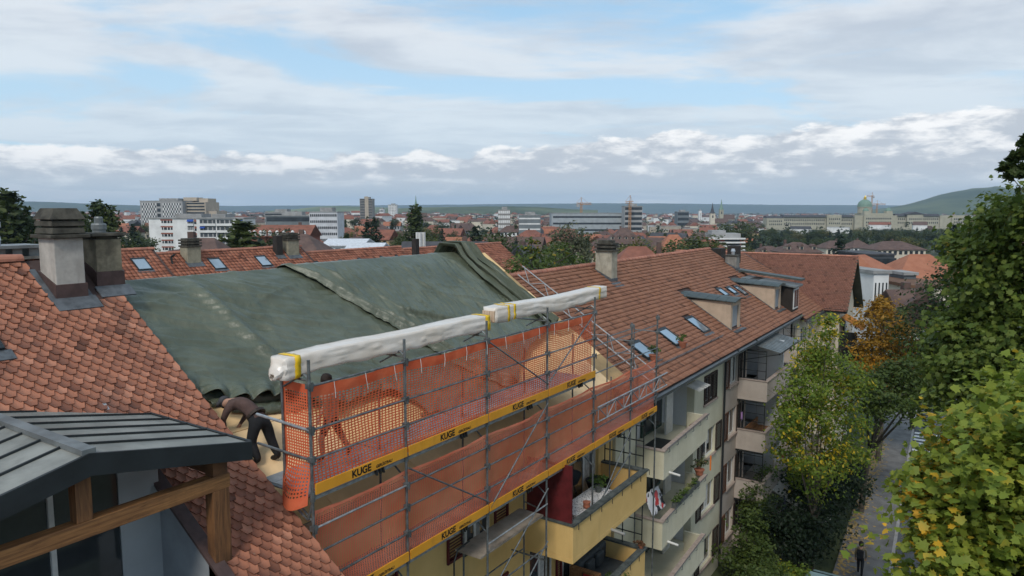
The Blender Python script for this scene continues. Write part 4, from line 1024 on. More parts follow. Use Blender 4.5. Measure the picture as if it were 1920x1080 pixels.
# ================================================================ WRAPPED TIMBER PACKS ON TOP
plastic=M('white_plastic_wrap',(.80,.71,.61),.25,col2=(.88,.83,.77),scale=1.4,bump=.3,bscale=3,trans=.2,spec=.6)
tape=M('yellow_tape',(.78,.50,.02),.4,scale=4)
woodend=M('timber_ends',(.46,.33,.22),.8,col2=(.60,.45,.32),scale=9)
def pack(label,y0,y1,xc,z0,sag,bands,flap):
    e=empty('wrapped_timber_pack',(xc,(y0+y1)/2,z0),label=label,cat='timber pack')
    N=170;K=32;V=[]
    def sect(f,grow=0.0):
        y=y0+(y1-y0)*f; ends=min(1,min(f,1-f)*30+.72)
        zc=z0+.22+sag(f); pts=[]
        for k_ in range(K):
            an=2*math.pi*k_/K; cx_,cz_=math.cos(an),math.sin(an); m=max(abs(cx_),abs(cz_)); 
            sq=1.0; rx=.20*((1-sq)+sq/m)+grow; rz_=.165*((1-sq)+sq/m)+grow
            lowf=1+.9*sstep(.0,-1.,cz_)*abs(fbm(y*.8,1.,2,3.3))*1.6
            w_=.016*fbm(y*.9,cx_*1.5+cz_*2,2,1.7+y0)+.030*max(0,ridged(fbm(y*.8+cz_*2.2,cz_*1.5+cx_,2,7.))-.72)*3*(.3+.7*(cz_<.6))-.006
            pts.append(Vector((xc+cx_*(rx+w_)*ends*.99,y,zc+cz_*(rz_*lowf+w_)*(ends*.4+.6))))
        return pts
    for i in range(N+1): V+=sect(i/N)
    q=[(i*K+k_,i*K+(k_+1)%K,(i+1)*K+(k_+1)%K,(i+1)*K+k_) for i in range(N) for k_ in range(K)]
    me=bpy.data.meshes.new('plastic_wrap'); me.from_pydata([tuple(p) for p in V],[],q+[tuple(range(K))[::-1],tuple(range(N*K,(N+1)*K))]); me.materials.append(plastic)
    me.polygons.foreach_set('use_smooth',[True]*len(me.polygons)); me.update()
    adopt(obj('plastic_wrap',me),e)
    for f0,f1 in bands:
        b=MB(); A=sect(f0,.012); B=sect(f1,.012); b.add(A+B,[(k_,(k_+1)%K,K+(k_+1)%K,K+k_) for k_ in range(K)]); o=b.build('tape_band',tape,e,smooth=True); o.modifiers.new('t','SOLIDIFY').thickness=.004
    if flap:
        b=MB(); n=12; vs=[]; m_=9
        for j in range(m_):
            f=j/(m_-1)
            for i in range(n+1):
                a=math.pi*2*i/n; rr_=(1-f)**.6*.15+.05+.06*fbm(i*.9,j*.8,2,2.)
                vs.append((xc+rr_*math.cos(a)*1.05,y0+.06-.16*f+.05*fbm(i*.6,j*.5,2,5.),z0+.2-.12*f*f+rr_*math.sin(a)))
        W=n+1; b.add(vs,[(j*W+i,j*W+i+1,(j+1)*W+i+1,(j+1)*W+i) for j in range(m_-1) for i in range(n)]); b.build('plastic_flap',plastic,e,smooth=True)
    else:
        for k_ in range(5): MB().box((xc-.17+k_*.07,y0-.015,z0+.10),(xc-.17+k_*.07+.06,y0+.3,z0+.36)).build('timber_batten',woodend,e)
    return e
pack('long white plastic wrapped timber pack with yellow tape, nearer of two',7.48,13.36,-9.62,15.2,lambda f:.05*math.sin(f*9)*.4+.02*math.sin(f*3.1),[(.035,.055),(.955,.985)],True)
pack('white plastic wrapped timber pack showing wood ends, further of two',13.50,19.40,-9.62,15.30,lambda f:.05*math.sin(f*7+1)*.5+.03,[(.085,.10),(.13,.145),(.90,.915)],False)

for i,(y0,y1,x,lab) in enumerate(((8.9,12.6,-9.5,'nearest the net'),(9.2,14.4,-9.6,'in the middle'),(10.3,16.0,-9.68,'beside the middle one'),(13.0,17.6,-9.54,'at the far end of the deck'))):
    MB().bar((x,y0,13.235+.0*i),(x+.03,y1,13.235),.06,.06).build('timber_batten',woodend,label='long timber batten lying on the upper deck, '+lab,cat='batten')
# ================================================================ PEOPLE
def person(name,label,J,E,root,zones,hairs=(),cat='person'):
    """J: {joint:(pos,radius)}; E: bones; zones: function(bone,f,point)->material index"""
    names=list(J); ix={n:i for i,n in enumerate(names)}
    me=bpy.data.meshes.new(name); me.from_pydata([tuple(J[n][0]) for n in names],[(ix[a],ix[b]) for a,b in E],[]); me.update()
    o=bpy.data.objects.new(name,me); link(o); sk=o.modifiers.new('skin','SKIN'); sk.use_smooth_shade=True; sk.branch_smoothing=.35
    for i,n in enumerate(names):
        r_=J[n][1]; me.skin_vertices[0].data[i].radius=(r_,r_) if not isinstance(r_,tuple) else r_
        me.skin_vertices[0].data[i].use_root=(n==root)
    ss_=o.modifiers.new('sub','SUBSURF'); ss_.levels=2; ss_.render_levels=2
    dg=bpy.context.evaluated_depsgraph_get(); m2=bpy.data.meshes.new_from_object(o.evaluated_get(dg)); bpy.data.objects.remove(o)
    mats,zf=zones
    m2.materials.clear(); [m2.materials.append(x) for x in mats]
    segs=[(a,b,Vector(J[a][0]),Vector(J[b][0])) for a,b in E]
    mi=[]
    for p in m2.polygons:
        c=p.center; best=None
        for a,b,pa,pb in segs:
            d=pb-pa; t_=max(0,min(1,(c-pa).dot(d)/max(1e-9,d.length_squared))); q=(c-(pa+d*t_)).length
            if best is None or q<best[0]: best=(q,a,b,t_)
        mi.append(zf(best[1],best[2],best[3],c))
    m2.polygons.foreach_set('material_index',mi); m2.polygons.foreach_set('use_smooth',[True]*len(mi)); m2.update()
    e=obj(name,m2,label=label,cat=cat); return e
skin_m=M('skin',(.42,.24,.17),.6,scale=6,var=.1)
def hand(J,E,wrist,pos,dirv,side,s=1.0):
    """palm and five fingers as short chains from the wrist"""
    d=Vector(dirv).normalized(); sd=Vector(side).normalized(); p=Vector(pos)
    J[wrist+'_palm']=(p+d*.075*s,.030*s); E.append((wrist,wrist+'_palm'))
    for i,(off,ln) in enumerate(((-.033,.062),(-.011,.078),(.011,.074),(.033,.058))):
        a=p+d*.09*s+sd*off*s; J['%s_f%d'%(wrist,i)]=(a+d*ln*.5*s,.0095*s); J['%s_g%d'%(wrist,i)]=(a+d*ln*s+Vector((0,0,-.02))*s,.008*s)
        E.append((wrist+'_palm','%s_f%d'%(wrist,i))); E.append(('%s_f%d'%(wrist,i),'%s_g%d'%(wrist,i)))
    J[wrist+'_t0']=(p+d*.05*s-sd*.05*s,.011*s); J[wrist+'_t1']=(p+d*.085*s-sd*.065*s,.009*s); E.append((wrist,wrist+'_t0')); E.append((wrist+'_t0',wrist+'_t1'))
# --- roofer bending over the boards
V3=Vector
J={}; E=[]
def add(n,p,r,frm=None):
    J[n]=(V3(p),r)
    if frm: E.append((frm,n))
add('pelvis',(-11.38,8.42,14.04),.165); add('belly',(-11.58,8.38,14.20),.155,'pelvis'); add('chest',(-11.80,8.33,14.30),.18,'belly'); add('upper',(-11.93,8.31,14.31),.155,'chest'); add('neck',(-12.07,8.28,14.30),.065,'upper'); add('head',(-12.17,8.26,14.27),.098,'neck'); add('crown',(-12.25,8.25,14.22),.088,'head')
for s,(hip,kn,an,toe) in {'l':((-11.36,8.30,13.96),(-11.40,8.22,13.62),(-11.22,8.24,13.30),(-11.37,8.14,13.24)),'r':((-11.36,8.54,13.96),(-11.34,8.62,13.60),(-11.17,8.66,13.27),(-11.33,8.60,13.21))}.items():
    add('hip'+s,hip,.128,'pelvis'); add('knee'+s,kn,.098,'hip'+s); add('ankle'+s,an,.076,'knee'+s); add('toe'+s,toe,.045,'ankle'+s)
for s,(sh,el,wr) in {'l':((-11.92,8.12,14.24),(-12.00,8.05,13.98),(-12.02,8.12,13.80)),'r':((-11.92,8.50,14.24),(-11.98,8.56,13.98),(-12.06,8.46,13.80))}.items():
    add('sh'+s,sh,.082,'upper'); add('el'+s,el,.056,'sh'+s); add('wr'+s,wr,.036,'el'+s); hand(J,E,'wr'+s,wr,(-.4,0,-.9),(0,1,0))
sweat=M('brown_sweatshirt',(.085,.052,.045),.9,scale=9,var=.2,bump=.2); trous=M('black_trousers',(.012,.013,.015),.85,scale=9,var=.3); boots=M('dark_boots',(.014,.012,.011),.6); capm=M('grey_cap',(.05,.05,.055),.8)
def zf(a,b,t_,c):
    if b.startswith('toe') : return 2
    if b.startswith(('hip','knee','ankle')): return 1 if not (b.startswith('ankle') and t_>.85) else 2
    if '_' in b or (b.startswith('wr') and t_>.9): return 3
    if b in('head','crown','neck'): return 3
    return 0
m_=person('person','roofer in brown sweatshirt and black trousers bending over the pale roof boards',J,E,'pelvis',([sweat,trous,boots,skin_m],zf))
b=MB(); b.lathe((0,0,0),[(.118,-.03),(.122,.03),(.11,.075),(.06,.11),(.01,.12)],14); b.box((-.05,-.2,-.03),(.05,-.1,-.015))
o=b.build('cap',capm,smooth=True); o.location=(-12.21,8.255,14.27); o.rotation_euler=(R(0),R(-78),0); adopt(o,m_)
b=MB(); b.lathe((0,0,0),[(.185,-.028),(.185,.028)],16); o=b.build('belt',M('leather_belt',(.03,.02,.015),.6)); o.location=(-11.46,8.405,14.105); o.rotation_euler=(0,R(-52),0); adopt(o,m_)
# --- worker walking on the upper deck
J={}; E=[]; X0=-10.27
add('pelvis',(X0,9.22,14.02),.135); add('belly',(X0,9.19,14.19),.125,'pelvis'); add('chest',(X0,9.16,14.40),.15,'belly'); add('upper',(X0,9.14,14.54),.12,'chest'); add('neck',(X0,9.12,14.64),.058,'upper'); add('head',(X0,9.08,14.74),.085,'neck'); add('crown',(X0,9.09,14.83),.085,'head'); add('nose',(X0,8.985,14.745),.016,'head')
for s,dx,(kn,an,toe) in (('l',-.1,((9.02,13.66),(9.06,13.29),(8.92,13.235))),('r',.1,((9.36,13.66),(9.58,13.33),(9.47,13.245)))):
    add('hip'+s,(X0+dx,9.22,13.95),.098,'pelvis'); add('knee'+s,(X0+dx,*kn),.066,'hip'+s); add('ankle'+s,(X0+dx,*an),.045,'knee'+s); add('toe'+s,(X0+dx,*toe),.038,'ankle'+s)
for s,dx,el,wr in (('l',-.2,(9.27,14.27),(9.12,14.05)),('r',.2,(9.10,14.26),(8.95,14.06))):
    add('sh'+s,(X0+dx*.9,9.14,14.53),.066,'upper'); add('el'+s,(X0+dx*1.15,*el),.046,'sh'+s); add('wr'+s,(X0+dx*1.1,*wr),.030,'el'+s); hand(J,E,'wr'+s,(X0+dx*1.1,*wr),(0,-.5,-.85),(1,0,0),.92)
shorts=M('dark_shorts',(.03,.02,.018),.9)
def zf2(a,b,t_,c):
    if b.startswith('toe'): return 2
    if b.startswith('ankle'): return 2 if t_>.8 else 0
    if b.startswith('hip') or (b.startswith('knee') and t_<.78) or (a=='pelvis' and b=='belly' and t_<.35): return 1
    return 0
m_=person('person','bare chested worker in dark shorts walking on the upper deck behind the net',J,E,'pelvis',([skin_m,shorts,boots],zf2))
b=MB(); b.lathe((0,0,0),[(.09,-.07),(.104,-.02),(.105,.04),(.085,.09),(.04,.115),(.005,.12)],16); o=b.build('hair',M('dark_hair',(.02,.013,.01),.7,scale=30,var=.4,bump=.4,bscale=60),smooth=True); o.location=(X0,9.105,14.815); o.rotation_euler=(R(-22),0,0); adopt(o,m_)
for s in (-1,1):
    b=MB(); b.lathe((0,0,0),[(.006,-.03),(.018,-.015),(.022,.01),(.008,.03)],8); o=b.build('ear',skin_m,smooth=True); o.location=(X0+s*.085,9.10,14.75); adopt(o,m_)
b=MB(); b.lathe((0,0,0),[(.055,-.05),(.078,-.03),(.08,.0),(.07,.02)],14); o=b.build('beard',MATS['dark_hair'],smooth=True); o.location=(X0,9.055,14.695); adopt(o,m_)
# --- passer-by on the pavement far below
J={}; E=[]; PX,PYY=-4.25,37.4
add('pelvis',(PX,PYY,.99),.15); add('chest',(PX,PYY,1.32),.17,'pelvis'); add('upper',(PX,PYY,1.48),.13,'chest'); add('neck',(PX,PYY,1.57),.06,'upper'); add('head',(PX,PYY,1.68),.095,'neck'); add('crown',(PX,PYY,1.77),.085,'head')
for s,dx,dy in (('l',-.1,.18),('r',.1,-.16)):
    add('hip'+s,(PX+dx,PYY,.92),.105,'pelvis'); add('knee'+s,(PX+dx,PYY+dy*.9,.55),.07,'hip'+s); add('ankle'+s,(PX+dx,PYY+dy,.19),.05,'knee'+s); add('toe'+s,(PX+dx,PYY+dy+.14,.15),.04,'ankle'+s)
    add('sh'+s,(PX+dx*2,PYY,1.46),.07,'upper'); add('el'+s,(PX+dx*2.3,PYY-dy*.4,1.2),.052,'sh'+s); add('wr'+s,(PX+dx*2.2,PYY-dy*.5+.1,.98),.033,'el'+s); hand(J,E,'wr'+s,(PX+dx*2.2,PYY-dy*.5+.1,.98),(0,.2,-1),(1,0,0))
jk=M('olive_jacket',(.16,.13,.08),.85)
zf3=lambda a,b,t_,c: 2 if b.startswith('toe') else (1 if b.startswith(('hip','knee','ankle')) else (3 if ('_' in b or b in('head','crown','neck')) else 0))
m_=person('person','pedestrian in olive jacket with dark backpack walking on the pavement below',J,E,'pelvis',([jk,trous,boots,skin_m],zf3))
b=MB(); b.lathe((0,0,0),[(.10,-.12),(.112,-.02),(.10,.06),(.05,.11),(.01,.12)],14); o=b.build('hair',MATS['dark_hair'],smooth=True); o.location=(PX,PYY-.015,1.755); adopt(o,m_)
b=MB().box((-.15,-.29,-.22),(.15,-.13,.22)); o=b.build('backpack',trous,bevel=.05); o.location=(PX,PYY-.02,1.27); adopt(o,m_)
# ================================================================ VEGETATION
def leaf_mat(name,ga,gb,yel,fy,scale=.5,trans=.35,rough=.55,objr=.0):
    if name in MATS: return MATS[name]
    m=bpy.data.materials.new(name); m.use_nodes=True; MATS[name]=m; t=NT(m.node_tree); b=m.node_tree.nodes['Principled BSDF']
    r=t.n('ShaderNodeNewGeometry').outputs['Random Per Island']; co=t.n('ShaderNodeTexCoord').outputs['Object']
    n=t.noise(co,scale,3,.5)
    c=t.mix(r,ga,gb)
    sel=t.m('ADD',t.m('MULTIPLY',r,.55),t.m('MULTIPLY',n,.9))
    c=t.mix(t.ss(sel,1.18-fy,1.30-fy),c,t.mix(t.m('FRACT',t.m('MULTIPLY',r,7.3)),yel,tuple(x*.6+y*.4 for x,y in zip(yel,gb))))
    if objr:
        c=t.mix(1.0,c,t.mix(t.n('ShaderNodeObjectInfo').outputs['Random'],(1-objr,1-objr*.9,1-objr*.5),(1+objr*1.5,1+objr*.7,1+objr*.3)),'MULTIPLY')
    t.put(b.inputs['Base Color'],c); b.inputs['Roughness'].default_value=rough; b.inputs['Specular IOR Level'].default_value=.3
    tr=t.n('ShaderNodeBsdfTranslucent'); t.put(tr.inputs[0],c); mx=t.n('ShaderNodeMixShader'); mx.inputs[0].default_value=trans
    t.put(mx.inputs[1],b.outputs[0]); t.put(mx.inputs[2],tr.outputs[0]); t.put(m.node_tree.nodes['Material Output'].inputs[0],mx.outputs[0])
    return m
MAPLE=np.array([(0,-.5),(.10,-.22),(.42,-.30),(.36,-.06),(.52,.12),(.32,.20),(.24,.36),(.0,.56),(-.24,.36),(-.32,.20),(-.52,.12),(-.36,-.06),(-.42,-.30),(-.10,-.22)])
OVAL=np.array([(0,-.5),(.26,-.05),(.18,.28),(0,.5),(-.18,.28),(-.26,-.05)])
QUAD=np.array([(0,-.5),(.36,0),(0,.5),(-.36,0)])
def leaves(blobs,n,size,shape,seed,flat=.55,shell=.55,spray=22):
    """n leaf shapes spread through ellipsoids [(centre,(rx,ry,rz),weight)], denser near the surface"""
    rng=np.random.default_rng(seed); w=np.array([b[2] for b in blobs],float); w/=w.sum()
    ch=rng.choice(len(blobs),n,p=w); C=np.array([tuple(b[0]) for b in blobs])[ch]; Rr=np.array([b[1] for b in blobs])[ch]
    # leaves sit in sprays: cluster centres through the ellipsoids, leaves scattered flat around each centre
    ncl=max(len(blobs)*5,n//spray); cch=rng.choice(len(blobs),ncl,p=w); CC=np.array([tuple(b[0]) for b in blobs])[cch]; CRr=np.array([b[1] for b in blobs])[cch]
    cd=rng.normal(size=(ncl,3)); cd/=np.linalg.norm(cd,axis=1)[:,None]; crad=shell+(1-shell)*rng.random(ncl)**.6
    lump=1+.20*np.sin(cd[:,0]*6+cch*1.7)*np.sin(cd[:,1]*5+cch)*np.sin(cd[:,2]*6.5+cch*2.3)
    cpos=CC+cd*CRr*(crad*lump)[:,None]
    k_=rng.integers(0,ncl,n); d=cd[k_]; csz=np.minimum(CRr.mean(axis=1)*.24,size*1.9)*(.6+.8*rng.random(ncl))
    pos=cpos[k_]+np.clip(rng.normal(size=(n,3)),-1.5,1.5)*csz[k_][:,None]*np.array([1,1,.5])
    nrm=d*(1-flat)+np.array([0,0,1])*flat+rng.normal(size=(n,3))*.42; nrm/=np.linalg.norm(nrm,axis=1)[:,None]
    t=np.cross(nrm,rng.normal(size=(n,3))); t/=np.linalg.norm(t,axis=1)[:,None]; bt=np.cross(nrm,t)
    s=size*(.42+.95*rng.random(n)); k=len(shape)
    fold=np.abs(shape[:,0])*.35
    V=pos[:,None,:]+s[:,None,None]*(shape[None,:,0,None]*t[:,None,:]+shape[None,:,1,None]*bt[:,None,:]-(fold[None,:,None])*nrm[:,None,:]*1.0)
    F=(np.arange(n)[:,None]*k+np.arange(k)[None,:])
    return V.reshape(-1,3),F
def crown_mesh(name,blobs,n,size,shape,mat,seed,**kw):
    V,F=leaves(blobs,n,size,shape,seed,**kw); return np_mesh(name,V,F,mat)
bark=M('bark',(.055,.045,.035),.95,col2=(.10,.085,.065),scale=6,bump=.6,bscale=12)
def limbs(b,base,tips,r0,seed=1,fork=.45,twigs=3):
    """tapered trunk that divides into limbs reaching the crown"""
    rng=random.Random(seed); base=Vector(base); mid=sum((Vector(t_) for t_ in tips),Vector())/len(tips); f=base.lerp(mid,fork); f.x=f.x*.4+base.x*.6; f.y=f.y*.4+base.y*.6
    m1=base.lerp(f,.5)+Vector((rng.uniform(-.1,.1),rng.uniform(-.1,.1),0)); b.tube(base,m1,r0,9,r0*.82); b.tube(m1,f,r0*.82,9,r0*.68)
    for t_ in tips:
        t_=Vector(t_); a=f.lerp(t_,.45)+Vector((rng.uniform(-.25,.25),rng.uniform(-.25,.25),rng.uniform(.0,.35))); b.tube(f,a,r0*.5,7,r0*.3); b.tube(a,t_,r0*.3,6,r0*.10)
        for _ in range(twigs):
            q=a.lerp(t_,rng.uniform(.1,.8)); e=q+Vector((rng.uniform(-1,1),rng.uniform(-1,1),rng.uniform(.1,.9)))*((t_-a).length*.45); b.tube(q,e,r0*.16,5,r0*.05)
    return b
def tree(name,label,base,blobs,n,size,shape,mat,seed,r0=.18,group=None,cat='tree',bm=None,fork=.45,twigs=3,**kw):
    e=empty(name,base,label=label,cat=cat,group=group)
    tips=[Vector(bl[0])+Vector((0,0,bl[1][2]*.35)) for bl in blobs]
    b=MB(); limbs(b,base,tips,r0,seed,fork,twigs); b.build('trunk',bm or bark,e)
    me=crown_mesh('crown',blobs,n,size,shape,mat,seed,**kw); adopt(obj('crown',me),e); return e
def at3(u,v,D): return place(u,D,zat(v,D))
mapA=leaf_mat('maple_turning',(.165,.235,.034),(.31,.355,.05),(.85,.46,.035),.28,scale=.75,trans=.42)
mapB=leaf_mat('maple_green',(.078,.128,.022),(.165,.21,.038),(.40,.27,.04),.10,scale=.6)
def bl(u,v,D,r,w=None,sq=(1,1,1)): return (at3(u,v,D),(r*sq[0],r*sq[1],r*sq[2]),(w or r**1.75))
# near maple, bottom right
tree('maple_tree','maple turning yellow with large leaves in the bottom right corner',(6.0,14.5,0),
  [bl(1900,905,10.3,1.15),bl(1805,940,10.6,.68),bl(1830,850,11.2,.66),bl(1900,800,11,.7),bl(1840,1030,10,.95),bl(1760,905,11.2,.38),bl(1960,760,10.4,.7),bl(1990,900,9.6,1.3),bl(1900,1120,9.6,1.4),bl(2100,950,10,1.9),bl(2150,1150,11,2.3),((4.5,14,11),(3,3,2.6),3.0),((6.5,15,12.5),(3,3,2.8),2.0)],
  38000,.135,MAPLE,mapA,3,r0=.22,shell=.25,flat=.62,twigs=1,spray=30)
tree('maple_tree','tall dark green maple reaching down the right edge of the picture',(7.0,24,0),
  [bl(1915,560,17,1.75),bl(1850,560,18,.95),bl(1835,650,17.5,1.15),bl(1930,450,16.5,1.2),bl(1850,470,18.5,.95),bl(1805,470,18.5,.6),bl(1870,415,18,.7),bl(1785,650,18.5,.5),bl(1880,700,16.5,1.2),bl(1800,720,17.5,.8),bl(1940,390,16,.65),bl(1895,420,17,.55),bl(2050,500,17,2.6),bl(2060,760,16,2.6),((5.5,24,15),(4,4,4.2),4.0),((7.5,25,18),(3.6,3.6,3.2),2.5)],
  36000,.145,MAPLE,mapB,4,r0=.26,shell=.3,flat=.5,twigs=1)
tree('maple_tree','dark maple branch hanging into the sky at the upper right edge',(9.0,20.5,0),
  [bl(1912,285,15,.32),bl(1890,318,15,.22),bl(1885,335,15,.16),bl(1928,262,15,.30),bl(1880,300,15.2,.12),bl(1965,290,15,.4),bl(2060,320,15,1.0),((6,20,20),(2.6,2.6,2.4),1.5)],
  5200,.16,MAPLE,leaf_mat('maple_dark',(.030,.052,.014),(.06,.085,.02),(.2,.12,.03),.03),9,r0=.08,shell=.1,twigs=0)
# young yellow-green street tree before the grey house
ygm=leaf_mat('ash_yellow_green',(.10,.172,.022),(.22,.27,.034),(.70,.48,.03),.32,scale=.35,trans=.42)
ygb=[((-6.4,36.4,11.3),(1.1,1.2,1.9),1.3),((-6.9,35.2,9.6),(1.2,1.3,1.5),1.6),((-5.7,37.6,9.6),(1.3,1.5,1.5),1.7),((-6.4,36.6,8.0),(1.7,1.9,1.3),2.0),((-7.1,34.4,8.4),(1.0,1.1,1.1),.9),((-5.2,38.2,7.6),(1.2,1.3,1.1),1.0),((-6.2,36.0,6.2),(1.9,2.2,1.0),1.4),((-7.0,37.8,10.3),(.8,.9,1.1),.6),((-5.9,35.5,12.6),(.5,.55,.8),.3),((-7.4,35.6,6.6),(1.0,1.2,1.3),.9),((-5.2,39.0,5.6),(1.4,1.5,1.0),.9),((-6.6,37.4,4.6),(1.6,1.8,.9),.9),((-5.0,38.6,9.6),(.9,1.0,1.0),.6)]
tree('ash_tree','slender ash with yellow green leaves in front of the grey balconies',(-6.3,36.6,0),ygb,15500,.175,OVAL,ygm,5,r0=.09,shell=.25,flat=.4,fork=.28)
orm=leaf_mat('orange_autumn',(.26,.16,.02),(.42,.22,.025),(.55,.25,.02),.30,scale=.3)
tree('cherry_tree','orange autumn tree beside the gabled wing',(-5.6,56,0),[((-5.9,55.6,10.0),(2.0,2.2,1.7),2.2),((-5.2,57,8.2),(2.3,2.6,1.7),2.6),((-6.4,54.6,8.2),(1.5,1.8,1.5),1.5),((-4.6,57.6,6.2),(2.2,2.5,1.3),2.),((-5.8,55.6,11.4),(.9,1.,.8),.5),((-4.0,59,8.6),(1.5,1.6,1.2),1.)],7500,.24,OVAL,orm,6,r0=.2,shell=.3)
dkm=leaf_mat('dense_dark_green',(.022,.042,.012),(.045,.072,.018),(.08,.09,.02),.03,scale=.3)
dk=lambda u,v,r,w=None: bl(u,v,46,r,w)
tree('lime_tree','dense dark green tree over the street left of the tall maple',(3.6,55.5,0),[dk(1765,560,1.9),dk(1770,620,2.3),dk(1810,600,2.2),dk(1740,625,1.6),dk(1790,660,2.2),dk(1790,520,1.5),dk(1850,560,2.6),dk(1850,640,2.6)],8500,.26,OVAL,dkm,7,r0=.28,shell=.45)
mgm=leaf_mat('mid_green',(.050,.085,.018),(.095,.13,.028),(.20,.17,.03),.06,scale=.4)
tree('lime_tree','mid green tree overhanging the pavement below the dark street tree',(-5.3,45.5,0),[bl(1725,715,38,1.5),bl(1690,745,37,1.5),bl(1745,750,38,1.4),bl(1660,750,36,.9),bl(1770,715,39,1.5),bl(1690,700,38.5,1.0),bl(1650,720,37,.7)],9000,.20,OVAL,mgm,8,r0=.18,shell=.4)
tree('lime_tree','small pale green tree behind the orange tree by the crossing',(-4.2,66,0),[bl(1690,640,54,1.9),bl(1670,670,54,1.8),bl(1715,680,54,1.7),bl(1690,600,55,1.1)],4500,.26,OVAL,leaf_mat('pale_green',(.075,.115,.03),(.13,.165,.045),(.3,.25,.04),.1),18,r0=.18)
# dark yew and garden shrubs below the balconies
yew=leaf_mat('yew_dark',(.010,.021,.010),(.021,.04,.016),(.05,.07,.02),.0,scale=.4)
def shrub(label,c,r,h,n,size,mat,seed,shape=OVAL,name='shrub'):
    e=empty(name,(c[0],c[1],0),label=label,cat='shrub'); rng=random.Random(seed)
    bs=[((c[0]+rng.uniform(-.5,.5)*r,c[1]+rng.uniform(-.5,.5)*r,h*rng.uniform(.3,.75)),(r*rng.uniform(.45,.75),r*rng.uniform(.45,.75),h*rng.uniform(.2,.33)),1) for _ in range(7)]
    b=MB()
    for k_ in range(5): b.tube((c[0]+rng.uniform(-.15,.15),c[1]+rng.uniform(-.15,.15),0),bs[k_][0],.05,6,.015)
    b.build('stem',bark,e); adopt(obj('foliage',crown_mesh('foliage',bs,n,size,shape,mat,seed,shell=.35)),e); return e
shrub('spreading dark yew between the house and the pavement',(-7.0,41.5),2.6,4.4,7500,.20,yew,21)
shrub('dark yew beside the pavement behind the first yew',(-7.2,46.5),1.7,3.6,4200,.20,yew,22)
shrub('low dark yew in front near the pedestrian',(-6.9,37.0),2.3,4.4,7500,.18,yew,23)
shrub('olive green shrub climbing below the green house windows',(-8.7,33.2),1.4,3.6,4200,.17,mgm,24)
shrub('bushy green shrub at the foot of the grey house',(-8.9,36.6),1.1,4.2,3000,.17,mgm,25)
shrub('low green hedge plant at the lower edge beside the path',(-7.6,30.8),1.5,3.2,4200,.17,mgm,26)
shrub('yellowish low shrub at the lower edge near the pavement',(-6.6,33.0),1.2,1.9,3000,.15,ygm,27)
b=MB()
for i in range(1400):
    y=random.uniform(28,62); x=kerb_x(y)-2.3+abs(random.gauss(0,.45)); a=random.uniform(0,6.28); s=random.uniform(.05,.1)
    b.add([(x+s*math.cos(a+j*1.57),y+s*math.sin(a+j*1.57),.128+random.uniform(0,.02)) for j in range(4)],[(0,1,2,3)])
b.build('fallen_leaves',M('fallen_leaf',(.28,.19,.07),.9,col2=(.42,.30,.12),scale=8),label='fallen yellow leaves along the pavement edge',cat='leaves',kind='stuff')
# parasol, awning and garden wall
pb=MB().lathe((-7.9,37.3,1.2),[(.05,0),(.16,.05),(.22,.5),(.16,1.3),(.05,2.0),(.02,2.1)],10); ps=empty('folded_parasol',(-7.9,37.3,0),label='folded navy parasol in the dark garden',cat='parasol'); pb.build('canopy',M('navy_fabric',(.02,.025,.06),.8),ps); MB().tube((-7.9,37.3,.012),(-7.9,37.3,1.25),.03).build('pole',pale_zinc,ps)
b=MB(); b.hexa([(-9.0,39.0,2.9),(-7.7,39.0,2.2),(-7.7,42.3,2.2),(-9.0,42.3,2.9),(-9.0,39.0,2.95),(-7.7,39.0,2.25),(-7.7,42.3,2.25),(-9.0,42.3,2.95)]); b.box((-7.72,39.0,2.02),(-7.69,42.3,2.2)); b.build('awning',M('cream_awning',(.55,.53,.48),.8,trans=.2),label='cream awning under the lowest grey balcony',cat='awning')
b=MB(); b.prism([(-9.2,43.2,0),(-6.6,43.2,0),(-6.6,43.2,1.3),(-9.2,43.2,2.4)],(0,.2,0)); b.build('garden_wall',greyr,label='sloping grey garden wall beside the yew',cat='wall')
# --- parked car whose roof just shows at the lower edge
def car(label,x,y,col):
    e=empty('parked_car',(x,y,0),label=label,cat='car'); paint=M('car_paint_teal',col,.25,var=.05,spec=.6)
    P=[(-2.1,.35),(-2.15,.75),(-1.6,.9),(-1.0,1.38),(.55,1.42),(1.2,.98),(2.0,.85),(2.1,.5),(2.05,.3)]
    b=MB(); b.prism([(-.82,p,z) for p,z in P],(1.64,0,0)); o=b.build('body',paint,e,bevel=.06); o.matrix_parent_inverse=Matrix(); 
    for nm,poly in (('windscreen',[(.6,1.395),(1.14,1.0)]),('rear_window',[(-1.05,1.36),(-1.52,.95)])):
        (p0,z0),(p1,z1)=poly; g=MB(); s=.03 if p0>0 else -.03; g.add([(-.68,p0+s,z0+.02),(.68,p0+s,z0+.02),(.74,p1+s,z1+.02),(-.74,p1+s,z1+.02)],[(0,1,2,3)]); q=g.build(nm,glass,e); q.matrix_parent_inverse=Matrix()
    for sx in (-1,1):
        g=MB(); g.add([(sx*.826,-1.35,.95),(sx*.826,1.0,.98),(sx*.826,.5,1.33),(sx*.826,-.95,1.32)],[(0,1,2,3)]); q=g.build('side_window',glass,e); q.matrix_parent_inverse=Matrix()
        for p in (-1.35,1.3):
            g=MB(); g.tube((sx*.62,p,.32),(sx*.86,p,.32),.32,16); q=g.build('wheel',dark_room,e); q.matrix_parent_inverse=Matrix()
    return e
car('pale teal parked car at the bottom edge beside the pavement',-5.2,33.3,(.30,.42,.42))

POT1=(26.35,6.2); POT2=(29.65,6.15)
